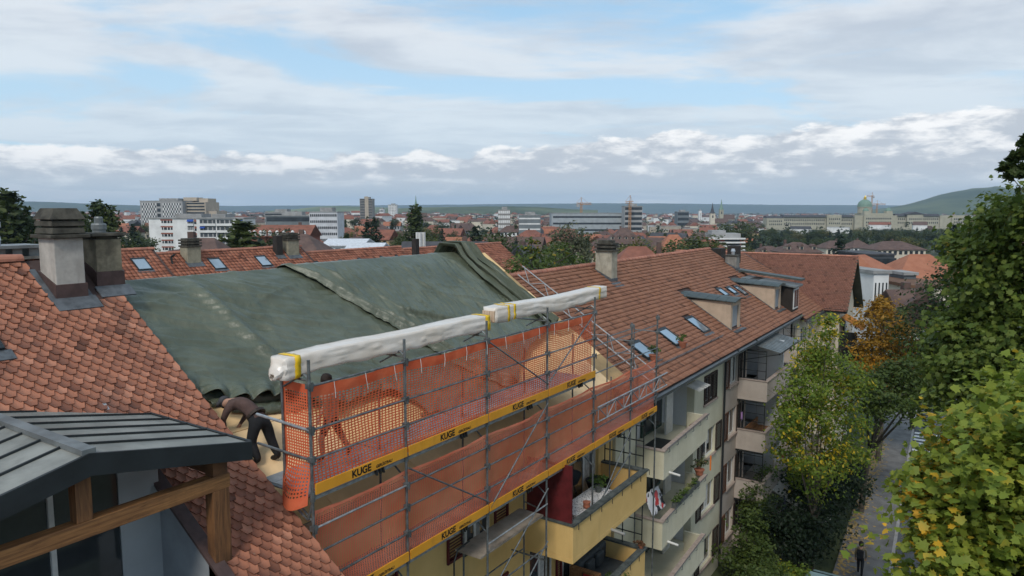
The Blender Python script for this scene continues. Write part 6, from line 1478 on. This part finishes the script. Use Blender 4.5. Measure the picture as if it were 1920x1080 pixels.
def crane(label,u,vb,vt,D,ul,ur,tilt=0):
    e,g=site('tower_crane',u,D,0,label,'crane'); z=zat(vt,D)-g; m=M('crane_orange',(.42,.22,.10),.6); S=D/F_PX; b=MB(); w_=.9
    for sx in (-w_,w_):
        for sy in (-w_,w_): b.tube((sx,sy,-2),(sx,sy,z),.22,5)
    for i in range(int(z/2.4)): b.tube((-w_,-w_,i*2.4),(w_,-w_,i*2.4+2.4),.15,4); b.tube((w_,w_,i*2.4),(-w_,w_,i*2.4+2.4),.15,4)
    part(b,'mast',m,e)
    b=MB(); xl,xr=(ul-u)*S,(ur-u)*S; zj=z-2.5
    for p,q in (((xl,0,zj),(xr,0,zj)),((xl,0,zj+1.6),(xr,0,zj+1.6))): b.tube(p,q,.28,5)
    n=int((xr-xl)/3)
    for i in range(n): b.tube((xl+i*3,0,zj+(1.6 if i%2 else 0)),(xl+i*3+3,0,zj+(0 if i%2 else 1.6)),.15,4)
    b.tube((0,0,z),(0,0,z+5),.3,5); b.tube((0,0,z+5),(xl,0,zj+1.6),.1,4); b.tube((0,0,z+5),(xr*.7,0,zj+1.6),.1,4); part(b,'jib',m,e)
    b=MB(); lbox(b,xl if abs(xl)<abs(xr) else xr-3,xl+3 if abs(xl)<abs(xr) else xr,-1,1,zj-2.5,zj+.2); part(b,'counterweight',W_GREY,e)
crane('left tower crane with long jib over the pale station hall',1089,398,379,760,1080,1108)
crane('right tower crane in front of the ribbon window office',1180,408,376,690,1171,1186)
crane('tower crane rising directly behind the palace dome',1630,395,366,1300,1620,1634)
crane('lower tower crane right of the palace dome',1640,395,381,1250,1632,1656)
# white terraced building
D=400; e,g=site('terraced_building',1356,D+8,0,'white terraced apartment building with curved balcony bands','building'); S=D/F_PX; zt=zat(446,D)-g; b=MB(); ux=lambda u:(u-1356)*S
lbox(b,ux(1324),ux(1384),-6,8,-8,zt); part(b,'wall',W_BRICK,e)
b=MB(); lbox(b,ux(1327),ux(1382),-6.2,7,zt+.003,zt+2.4); lbox(b,ux(1331),ux(1357),-3,6,zt+2.4,zt+4.0); part(b,'penthouse',W_GREY,e)
for k_ in range(5):
    z=zt-.9-k_*2.15; b=MB(); sh_=[(ux(1320),-7.6),(ux(1335),-8.3),(ux(1355),-8.5),(ux(1375),-8.3),(ux(1390),-7.4),(ux(1390),-5.9),(ux(1320),-5.9)]; b.prism([(x,y,z) for x,y in sh_],(0,0,.85)); part(b,'balcony',W_WHITE,e)
    b=MB(); lbox(b,ux(1326),ux(1340),-6.06,-5.95,z+.9,z+2.0); lbox(b,ux(1352),ux(1381),-6.06,-5.95,z+.9,z+2.0); part(b,'window_band',G_CITY,e)
# domed parliament palace across the valley
D=1120; S=D/F_PX; uc=1617; e,g=site('domed_palace',uc,D+15,0,'long sandstone palace with green copper dome across the valley','building'); ux=lambda u:(u-uc)*S; Z=lambda v: zat(v,D)-g
b=MB(); lbox(b,ux(1608),ux(1661),-16,16,-6,Z(400)); lbox(b,ux(1593),ux(1607.9),-12,14,-6,Z(404)); lbox(b,ux(1661.1),ux(1672),-12,14,-6,Z(404)); part(b,'central_block',W_SAND,e)
b=MB(); lbox(b,ux(1600),ux(1668),-22,-16.1,-10,Z(426)); lbox(b,ux(1672),ux(1760),-20,-12.1,-10,Z(427)); part(b,'terrace_wall',W_SAND,e)
[part(lbox(MB(),ux(a),ux(c_),y0_,y1_,-6,Z(v_)),'wing',W_SAND,e) for a,c_,y0_,y1_,v_ in ((1430,1461,-8,10,409),(1461.1,1542,-6,10,407),(1542.1,1569,-10,12,403),(1569.1,1592.9,-6,10,407),(1672.1,1692,-6,10,405),(1692.1,1722,-10,12,402),(1722.1,1755,-6,10,405),(1755.1,1776,-8,10,404),(1776.1,1812,-10,12,404))]
b=MB()
for a,c_,v in ((1430,1461,409),(1461.5,1541.5,407),(1569.5,1592.5,407),(1672.5,1691.5,405),(1722.5,1754.5,405)):
    x0,x1=ux(a),ux(c_); z=Z(v)+.05; b.prism([(x0,-8.5,z),(x0,11,z),(x0,6,z+3.2),(x0,-3,z+3.2)],(x1-x0,0,0))
b.prism([(ux(1689),-11,Z(402)+.05),(ux(1725),-11,Z(402)+.05),(ux(1707),-11,Z(397))],(0,22,0)); part(b,'roof',R_DARK,e)
b=MB()
for a,c_,vs_ in ((1434,1459,(413,419)),(1463,1540,(411,418)),(1571,1592,(411,418)),(1673,1691,(409,416)),(1695,1720,(409,416)),(1724,1754,(409,416)),(1779,1810,(409,415)),(1611,1659,(408,415,421)),(1545,1567,(409,417))):
    yf={1434:-8,1611:-16,1695:-10,1545:-10,1779:-10}.get(a,-6); n=max(3,int((c_-a)/3.4))
    for x in frange(ux(a),ux(c_),n):
        for v in vs_: lbox(b,x-.75,x+.75,yf-.15,yf+.1,Z(v+4)+.4,Z(v)-.3)
part(b,'window_rows',G_CITY,e,kind='stuff')
b=MB(); b.lathe((0,0,Z(400)+.003),[(10.2,0),(10.2,9),(10.9,9.2),(10.9,10.2)],24); part(b,'drum',W_SAND,e)
b=MB(); zb=Z(400)+10.2; b.lathe((0,0,zb),[(10.7,0),(10.4,3.4),(9,7),(6.4,9.6),(3.0,11.4),(2.2,11.6)],24); dm=part(b,'dome',R_COPPER,e,smooth=False)
b=MB(); b.lathe((0,0,zb+11.5),[(2.2,0),(2.2,3),(1.2,4.2),(.2,6.5)],12); part(b,'lantern',GOLD,e)
b=MB(); [b.tube((10.6*math.cos(a)*.99,10.6*math.sin(a)*.99,zb+.3),(3.0*math.cos(a),3.4*math.sin(a),zb+11.4),.3,5) for a in [i*.785+.39 for i in range(8)]]; part(b,'dome_rib',GOLD,e)
for u in (1614,1656):
    b=MB(); z=Z(400); lbox(b,ux(u)-4.5,ux(u)+4.5,-14,-5,z+.003,z+3.5); part(b,'corner_tower',W_SAND,e); b=MB(); b.lathe((ux(u),-9.5,z+3.503),[(4.6,0),(4.2,2.2),(2.4,4.2),(.8,5),(.2,6.5)],14); part(b,'corner_dome',R_COPPER,e)
# right middle distance
house('house','beige house with brown hipped roof left of the dark conifer',1560,330,44,452,W_CREAM,R_BROWN,roof='hip',rh=3,dep=13,nwin=5)
house('house','white house with brown roof and balconies right of the dark conifer',1606,340,34,451,W_WHITE,R_BROWN,roof='hip',rh=3,dep=12,nwin=4)
house('house','long beige apartment house with brown hipped roof above the orange school roof',1672,300,92,453,W_CREAM,R_BROWN,roof='hip',rh=3,dep=14,nwin=9)
house('house','brown roofed house with small white gable in front of the beige houses',1493,250,70,455,W_BEIGE,R_BROWN,roof='hip',rh=3,dep=12,dormers=3,nwin=5)
house('house','low brown roofed house right of the round white building',1440,270,58,462,W_BEIGE,R_BROWN,roof='hip',rh=2.8,dep=12,dormers=2,nwin=5)
house('school_building','long orange hipped roof of the ochre school building',1725,118,150,479,W_OCH,R_ORANGE,rot=R(-8),roof='hip',dep=17,rh=4.6,nwin=9,chim=False,joined=False)
house('school_building','orange gabled roof behind the gabled wing',1615,112,92,480,W_OCH,R_ORANGE,rot=R(35),roof='hip',dep=15,rh=4.0,nwin=4,chim=False)
slab_building('flat_roofed_hall','grey flat roofed white hall with tall windows right of the gabled wing',1606,1636,513,92,8,W_WHITE,rot=R(6),storeys=1,nx=4,wf=.35,hf=.6,roofbox=False,joined=False)
slab_building('flat_roofed_hall','low hall with reddish green roof before the ochre school',1658,1742,540,92,14,W_CREAM,storeys=1,nx=5,wf=.5,hf=.4,roof=M('sedum_roof',(.12,.06,.04),.95,col2=(.17,.10,.06),scale=.6),roofbox=False)
slab_building('plant_room','dark grey plant room standing on the reddish roof',1684,1706,516,100,4,M('plant_grey',(.10,.115,.125),.6),storeys=1,nx=1,wf=.01,hf=.01,roofbox=False)
slab_building('glass_hall','dark flat roofed hall with glass pyramid behind the school',1596,1650,479,165,14,W_DARK,storeys=2,band=True,roof=R_DARK,roofbox=False)
house('chalet','brown roofed chalet with red trimmed white gable left of the dark street tree',1742,80,40,548,W_WHITE,R_BROWN,rot=R(62),dep=9,rh=3.6,nwin=2,joined=False)
house('chalet','brown roofed house behind the orange tree',1700,84,54,546,W_WHITE,R_BROWN,dep=9,rh=3.4,nwin=3,joined=False)
# centre middle distance
house('villa','large red hipped roof with chimney seen over the tiled ridge',1195,135,150,464,W_BEIGE,R_RED,roof='hip',dep=16,rh=6,dormers=4,nwin=6)
house('villa','orange red hipped roof among trees left of the round white building',1262,235,72,441,W_CREAM,R_ORANGE,roof='hip',dep=16,rh=6.5,nwin=6)
house('tenement','purple brown mansard tenement below the cranes',1170,330,62,428,W_BEIGE,R_BROWN,roof='hip',dep=16,rh=6.5,dormers=5,nwin=8)
house('tenement','long dark roofed tenement with skylights behind the orange row',835,120,150,455,W_GREY,R_DARK,dep=14,rh=4,nwin=8)
house('shed','white flat shed roof below the dark conifers',655,175,70,449,W_WHITE,M('white_sheet_roof',(.58,.60,.63),.5),dep=14,rh=1.2,nwin=4,chim=False)
house('shed','second white sheet roof beside the brick chimney',690,150,60,457,W_WHITE,MATS['white_sheet_roof'],dep=10,rh=1.0,nwin=3,chim=False)
house('house','grey gabled house left of the bushy tree behind the ridge',985,140,44,462,W_WHITE,R_DARK,rot=R(55),dep=9,rh=4.2,nwin=3)
# ---- rows of houses filling the town
LM=[(280,480,300),(585,645,390),(1318,1394,400),(1425,1815,1000)]
rr=random.Random(42); WALLS=[W_WHITE,W_CREAM,W_BEIGE,W_GREY,W_CREAM,W_OCH]; ROOFS=[(R_RED,'red'),(R_RED,'red'),(R_BROWN,'brown'),(R_BROWN,'brown'),(R_ORANGE,'orange'),(R_DARK,'slate'),(R_RED,'red')]
for D,n in ((250,9),(330,15),(430,24),(550,32),(700,40)):
    for i in range(n):
        u=-60+2040*(i+rr.uniform(.1,.9))/n; d=D*rr.uniform(.9,1.12)
        if any(a-15<u<c_+15 and d<dl+30 for a,c_,dl in LM): continue
        p=place(u,d); g=gz(p.x,p.y); hh=rr.uniform(8.5,12.5); vr=394+math.tan(math.atan((CAM_Z-(g+hh))/d))*F_PX
        rm,rn=rr.choice(ROOFS); wpx=rr.uniform(12,26)*F_PX/d
        e=house('house',None,u,d,wpx,vr,rr.choice(WALLS),rm,rot=rr.choice([0,.3,-.3,.9,-.6,1.4]),dep=rr.uniform(9,13),roof=rr.choice(['gable','gable','hip']),rh=rr.uniform(3.4,5),nwin=int(wpx/F_PX*d/3.2)+1,dormers=rr.choice([0,0,2,3]) if d<480 else 0)
        later(e,u,d,'%s roofed town house'%rn,'house','houses of the town')
# ---- trees of the town
tmats=[leaf_mat('town_tree_%d'%i,a,c_,y,f,scale=2.0,objr=.22) for i,(a,c_,y,f) in enumerate((((.028,.048,.015),(.055,.08,.022),(.15,.12,.02),.04),((.045,.07,.018),(.085,.11,.028),(.25,.2,.03),.08),((.07,.085,.02),(.13,.13,.03),(.30,.20,.03),.18)))]
conm=leaf_mat('town_conifer',(.012,.026,.014),(.025,.045,.02),(.05,.06,.02),.0,scale=2,objr=.2)
popm=leaf_mat('town_poplar',(.035,.058,.016),(.07,.095,.024),(.16,.14,.03),.06,scale=2,objr=.15)
def unit_round(seed):
    r_=random.Random(seed); return [((r_.uniform(-.2,.2),r_.uniform(-.2,.2),r_.uniform(.42,.8)),(r_.uniform(.16,.27),r_.uniform(.16,.27),r_.uniform(.13,.2)),1) for _ in range(9)]+[((0,0,.6),(.27,.27,.3),2)]
CR=[[crown_mesh('crown',unit_round(s),1700,.055,OVAL,m,s,shell=.45,spray=6) for s in (1,2)] for m in tmats]
con_b=[((0,0,.12+.82*k_/9),(.25*(1-k_/9.5)+.012,.25*(1-k_/9.5)+.012,.07),(1-k_/10)**1.5+.05) for k_ in range(10)]
CCON=[crown_mesh('crown',con_b,1800,.05,OVAL,conm,s,shell=.3,flat=.3,spray=3) for s in (3,4)]
pop_b=[((.02*math.sin(k_*2),.02*math.cos(k_*3),.14+.78*k_/9),(.115*(1-abs(k_/9-.42)**1.6*1.3),.115*(1-abs(k_/9-.42)**1.6*1.3),.09),1) for k_ in range(10)]
CPOP=[crown_mesh('crown',pop_b,2200,.045,OVAL,popm,s,shell=.35,flat=.2,spray=3) for s in (5,6)]
tb_=MB(); tb_.tube((0,0,-.05),(0,0,.30),.024,7,.017); tb_.tube((0,0,.30),(.08,.03,.62),.014,6,.005); tb_.tube((0,0,.30),(-.09,.02,.6),.013,6,.005); tb_.tube((0,0,.3),(.0,-.09,.66),.013,6,.004); TRK=tb_.mesh('trunk',bark)
def btree(kind,u,D,vtop,wide=1.0,label=None,group=None,var=0,name=None,zb=None):
    p=place(u,D); g=gz(p.x,p.y); h=max(4.0,zat(vtop,D)-g); nm=name or {'con':'conifer_tree','pop':'poplar_tree'}.get(kind,'broadleaf_tree')
    e=empty(nm,(p.x,p.y,g),rr.uniform(0,6.28),label,'tree' if label else None,group); e.scale=(h*wide,h*wide,h)
    me={'con':CCON[var%2],'pop':CPOP[var%2]}.get(kind) or CR[{'dark':0,'mid':1,'aut':2}[kind]][var%2]
    o=obj('crown',me); o.parent=e; o=obj('trunk',TRK); o.parent=e; return e
# named trees
for a in (('pop',18,120,357,1.5,'tall poplar at the far left edge behind the vent pipe',0),('pop',44,125,382,1.4,'shorter poplar right of the far left poplar',1),('pop',190,150,377,1.3,'poplar rising behind the grey chimney cowl',0),('pop',208,150,384,1.2,'poplar just right of the grey chimney cowl',1),('pop',163,160,398,1.2,'low poplar between the two chimneys',1),
          ('pop',453,118,414,2.2,'columnar tree in front of the white apartment block',0),('pop',779,205,384,1.35,'very tall poplar in the middle of the town',1),('con',703,230,402,1.3,'dark cedar left of the tall poplar',0),('con',690,235,405,1.1,'dark conifer beside the cedar',1),('con',891,190,418,1.35,'dark pointed conifer right of the antenna mast',0),
          ('con',1575,200,438,1.5,'dark conifer before the beige houses below the dome',1),('con',1785,260,415,1.7,'spreading dark conifer below the palace right wing',0),('mid',935,190,420,1.2,'round green tree right of the pointed conifer',0),('dark',245,170,440,1.2,'dark tree left of the white apartment block',1),('con',250,230,415,1.4,'conifer left of the hospital block',0),
          ('aut',408,115,440,1.3,'olive tree below the white apartment block balconies',0),('aut',1110,120,466,.9,'yellowish small tree right of the bushy tree',1),('aut',1240,180,452,1.5,'round olive tree before the red hipped roof',0),('aut',1200,185,453,1.3,'olive tree left of the round olive tree',1),('mid',1300,210,430,1.6,'broad green tree left of the white terraced building',1),('dark',1290,190,448,1.6,'dark broad tree behind the tiled ridge',0),
          ('aut',1412,190,456,1.2,'autumn tinted tree right of the white terraced building',1),('mid',1380,520,405,1.8,'large green tree before the church spires',0),('dark',1840,150,470,1.5,'dark tree partly hidden by the tall maple',1),('dark',1815,110,500,1.5,'dark round tree right of the school roof',0)):
    btree(*a[:5],label=a[5],var=a[6],group='single trees of the town')
tree('broadleaf_tree','bushy green tree with yellowing top behind the tiled ridge',(-25.5,42,0),[((-25,38.8,12.6),(2.6,2.6,2.4),2),((-25.5,42,13.2),(3.0,3.0,2.5),2.4),((-25,45.2,12.2),(2.6,2.6,2.2),2),((-24.6,40.2,14.4),(1.4,1.4,1.4),.8),((-25,43.2,14.4),(1.5,1.6,1.3),.8),((-25,41,10),(4,5,2.5),2.5),((-24.4,37.4,11.4),(1.8,1.6,1.8),1),((-24.6,39.3,15.6),(.7,.7,.7),.3)],9000,.27,OVAL,leaf_mat('behind_ridge_tree',(.05,.085,.018),(.095,.135,.026),(.40,.27,.03),.15,scale=.28),31,r0=.3,shell=.45)
wl_=leaf_mat('willow_grey',(.10,.115,.06),(.16,.17,.10),(.2,.2,.1),.05,scale=1)
tree('willow_tree','pale drooping willow behind the bushy tree',tuple(place(1072,95,0)),[(at3(1075,450,95),(2.0,2.0,2.6),1),(at3(1055,452,95),(1.6,1.6,2.2),.8),(at3(1095,458,95),(1.6,1.6,2.4),.8)],2600,.34,QUAD,wl_,33,r0=.2,shell=.2)
for D,n in ((230,22),(300,34),(390,48),(500,58),(640,66)):
    for i in range(n):
        u=-60+2040*(i+rr.uniform(.05,.95))/n; d=D*rr.uniform(.88,1.12)
        if any(a-4<u<c_+4 and d<dl+20 for a,c_,dl in LM): 
            if not (u>1425 and d>450): continue
        p=place(u,d); g=gz(p.x,p.y); h=rr.uniform(9,16); vt=394+(CAM_Z-(g+h))/d*F_PX; vt=max(vt,425) if 1428<u<1812 else vt; kd=rr.choice(['dark','dark','mid','mid','aut','con','pop'])
        if 290<u<475 and d<330: continue
        e=btree(kd,u,d,vt,wide={'con':1.1,'pop':1.1}.get(kd,rr.uniform(.9,1.25)),var=i,group=None)
        later(e,u,d,{'dark':'dark green tree','mid':'green tree','aut':'autumn tinted tree','con':'pointed conifer','pop':'slim poplar'}[kd],'tree','trees of the town')
for i in range(46):
    u=rr.uniform(945,1310); d=rr.uniform(330,640); p=place(u,d); g=gz(p.x,p.y); hh=rr.uniform(11,15); vr=394+math.tan(math.atan((CAM_Z-(g+hh))/d))*F_PX; rm,rn=rr.choice(ROOFS); wpx=rr.uniform(14,30)*F_PX/d
    e=house('house',None,u,d,wpx,vr,rr.choice(WALLS),rm,rot=rr.choice([0,.3,-.3,.9,-.6]),dep=rr.uniform(10,14),roof=rr.choice(['gable','hip','hip']),rh=rr.uniform(4.2,6),nwin=int(wpx/F_PX*d/3.2)+1,dormers=rr.choice([0,2,3,4]) if d<480 else 0)
    later(e,u,d,'%s roofed tenement'%rn,'house','houses of the town')
for i in range(70):
    u=1395+470*(i+rr.random())/70; d=rr.uniform(430,900); p=place(u,d); g=gz(p.x,p.y); h=rr.uniform(11,18); vt=394+(CAM_Z-(g+h))/d*F_PX; vt=max(vt,427) if 1428<u<1812 else vt; kd=rr.choice(['dark','dark','dark','mid','mid','aut','con'])
    e=btree(kd,u,d,vt,wide=1.0 if kd=='con' else rr.uniform(1.1,1.5),var=i); later(e,u,d,{'dark':'dark green slope tree','mid':'green slope tree','aut':'autumn tinted slope tree','con':'slope conifer'}[kd],'tree','trees of the town')
# ordinal labels: counted from the left among the same kind under the same landmark
from collections import defaultdict
grp=defaultdict(list)
for zn,desc,cat,group,D,u,o in PEND:
    row='nearer' if D<360 else ('middle' if D<600 else 'farther'); grp[(zn,desc,row,cat,group)].append((u,o))
for (zn,desc,row,cat,group),lst in grp.items():
    lst.sort(key=lambda q:q[0])
    for i,(u,o) in enumerate(lst):
        tag(o,('%s in the %s rows by %s'%(desc,row,zn)) if len(lst)==1 else '%s %s from left, %s rows by %s'%(ORD[i],desc,row,zn),cat,group)
# ---- far town and woods: one mass each
b=MB(); rr2=random.Random(5)
for i in range(1900):
    u=rr2.uniform(-150,2050); d=850*(4200/850)**rr2.random(); p=place(u,d); g=gz(p.x,p.y); w_=rr2.uniform(9,26); dp_=rr2.uniform(9,14); h=rr2.uniform(6,11)*(1.5 if rr2.random()<.12 else 1); a=rr2.uniform(0,3.14); ca,sa=math.cos(a),math.sin(a)
    if 1425<u<1815 and 880<d<1200: continue
    tr_=lambda x,y,z:(p.x+x*ca-y*sa,p.y+x*sa+y*ca,g+z)
    b.cur=rr2.choice([0,0,1,2]); b.hexa([tr_(*q) for q in ((-w_/2,-dp_/2,-3),(w_/2,-dp_/2,-3),(w_/2,dp_/2,-3),(-w_/2,dp_/2,-3),(-w_/2,-dp_/2,h),(w_/2,-dp_/2,h),(w_/2,dp_/2,h),(-w_/2,dp_/2,h))])
    b.cur=rr2.choice([3,3,4,4,5,6]); rh_=rr2.uniform(2.5,5) if b.cur!=6 else .4
    b.add([tr_(*q) for q in ((-w_/2-.4,-dp_/2-.4,h+.05),(w_/2+.4,-dp_/2-.4,h+.05),(w_/2+.4,dp_/2+.4,h+.05),(-w_/2-.4,dp_/2+.4,h+.05),(-w_/2,0,h+rh_),(w_/2,0,h+rh_))],[(0,1,5,4),(2,3,4,5),(1,2,5),(3,0,4)])
b.cur=0
b.build('distant_town',[W_WHITE,W_CREAM,W_BEIGE,R_RED,R_BROWN,R_DARK,R_FLAT],label='far town roofs and houses spreading to the horizon',cat='town',kind='stuff')
Vs=[];n_tot=1500; us=RNG.uniform(-150,2050,n_tot); ds=750*(5200/750)**RNG.random(n_tot); blobs=[]
for u,d in zip(us,ds):
    if 1425<u<1815 and d<1130 and d>1000: continue
    p=place(u,d); h=random.uniform(9,17)*(1+.3*(d>2500)); blobs.append(((p.x,p.y,gz(p.x,p.y)+h*.5),(h*.36,h*.36,h*.5),1.0))
for i in range(420):
    u=random.uniform(1380,1880); d=random.uniform(480,820); p=place(u,d); h=random.uniform(7,10.5); blobs.append(((p.x,p.y,gz(p.x,p.y)+h*.42),(h*.45,h*.45,h*.5),.9))
me=crown_mesh('distant_woods',blobs,80000,2.6,QUAD,leaf_mat('distant_foliage',(.024,.042,.015),(.055,.075,.024),(.14,.12,.03),.08,scale=.01,trans=.2),77,shell=.5,flat=.45,spray=8)
obj('distant_woods',me,label='far trees and woods between the distant houses',cat='woods',kind='stuff')
# ---- hills
def hill(name,D0,D1,prof,mat,nu=140,nd=14,seed=0.,rough=1.0):
    us=[p[0] for p in prof]; vs_=[p[1] for p in prof]; V=[];Dm=(D0+D1)/2
    for j in range(nd+1):
        fd=j/nd; D=D0+(D1-D0)*fd
        for i in range(nu+1):
            u=us[0]+(us[-1]-us[0])*i/nu; v=np.interp(u,us,vs_)+rough*fbm(u*.02,seed,4,seed); z=zat(v,Dm); p=place(u,D); base=-14.5
            V.append((p.x,p.y,base+(z-base)*math.sin(math.pi*min(1,fd*1.0))**.8+(z-base)*.05*fbm(u*.03,fd*6,3,seed)*math.sin(math.pi*fd)))
    W=nu+1; q=[(j*W+i,j*W+i+1,(j+1)*W+i+1,(j+1)*W+i) for j in range(nd) for i in range(nu)]
    return obj(name,np_mesh(name,V,q,mat,smooth=True),kind='structure')
forest=M('hill_forest',(.030,.048,.022),.95,scale=.004,col2=(.06,.08,.035),bump=1.0,bscale=.02); meadow=M('hill_meadow',(.07,.10,.035),.95,scale=.0016,col2=(.22,.24,.10)); mixhill=M('hill_mixed',(.035,.055,.022),.95,scale=.003,col2=(.11,.13,.055),bump=1.0,bscale=.02)
hill('hill',6200,7600,[(-200,376),(0,376),(40,377),(110,379),(150,381),(200,383),(290,386),(330,390),(360,394)],forest,seed=1.3)
hill('hill',4000,5600,[(500,396),(560,392),(600,387),(640,386),(700,388),(760,391),(860,396)],meadow,seed=4.3)
hill('hill',9500,12500,[(-200,386),(200,387),(420,386),(700,385),(900,383),(1000,382),(1150,381),(1300,382),(1450,384),(1650,385),(1800,386),(2100,386)],forest,seed=7.7)
hill('hill',2800,4000,[(700,394),(760,390),(830,388),(960,387),(1010,388),(1060,391),(1120,394)],mixhill,seed=9.2)
hill('hill',3600,5400,[(1620,394),(1670,388),(1690,384),(1730,374),(1760,364),(1790,358),(1815,353),(1840,352),(1860,350),(1885,352),(1920,354),(2000,352),(2100,356)],mixhill,seed=2.2,nd=26)
# ---- haze
hz=MB().box((-14200,-14200,-18),(14200,14200,330)).build('haze',None,label='pale blue autumn haze over the town',cat='haze',kind='stuff')
hm=bpy.data.materials.new('haze'); hm.use_nodes=True; hm.node_tree.nodes.clear(); hn=NT(hm.node_tree); ho=hn.n('ShaderNodeOutputMaterial'); pv_=hn.n('ShaderNodeVolumePrincipled'); pv_.inputs['Density'].default_value=8e-5; pv_.inputs['Color'].default_value=(.56,.75,.97,1); pv_.inputs['Anisotropy'].default_value=.0
hm.node_tree.links.new(pv_.outputs[0],ho.inputs['Volume']); hz.data.materials.clear(); hz.data.materials.append(hm)
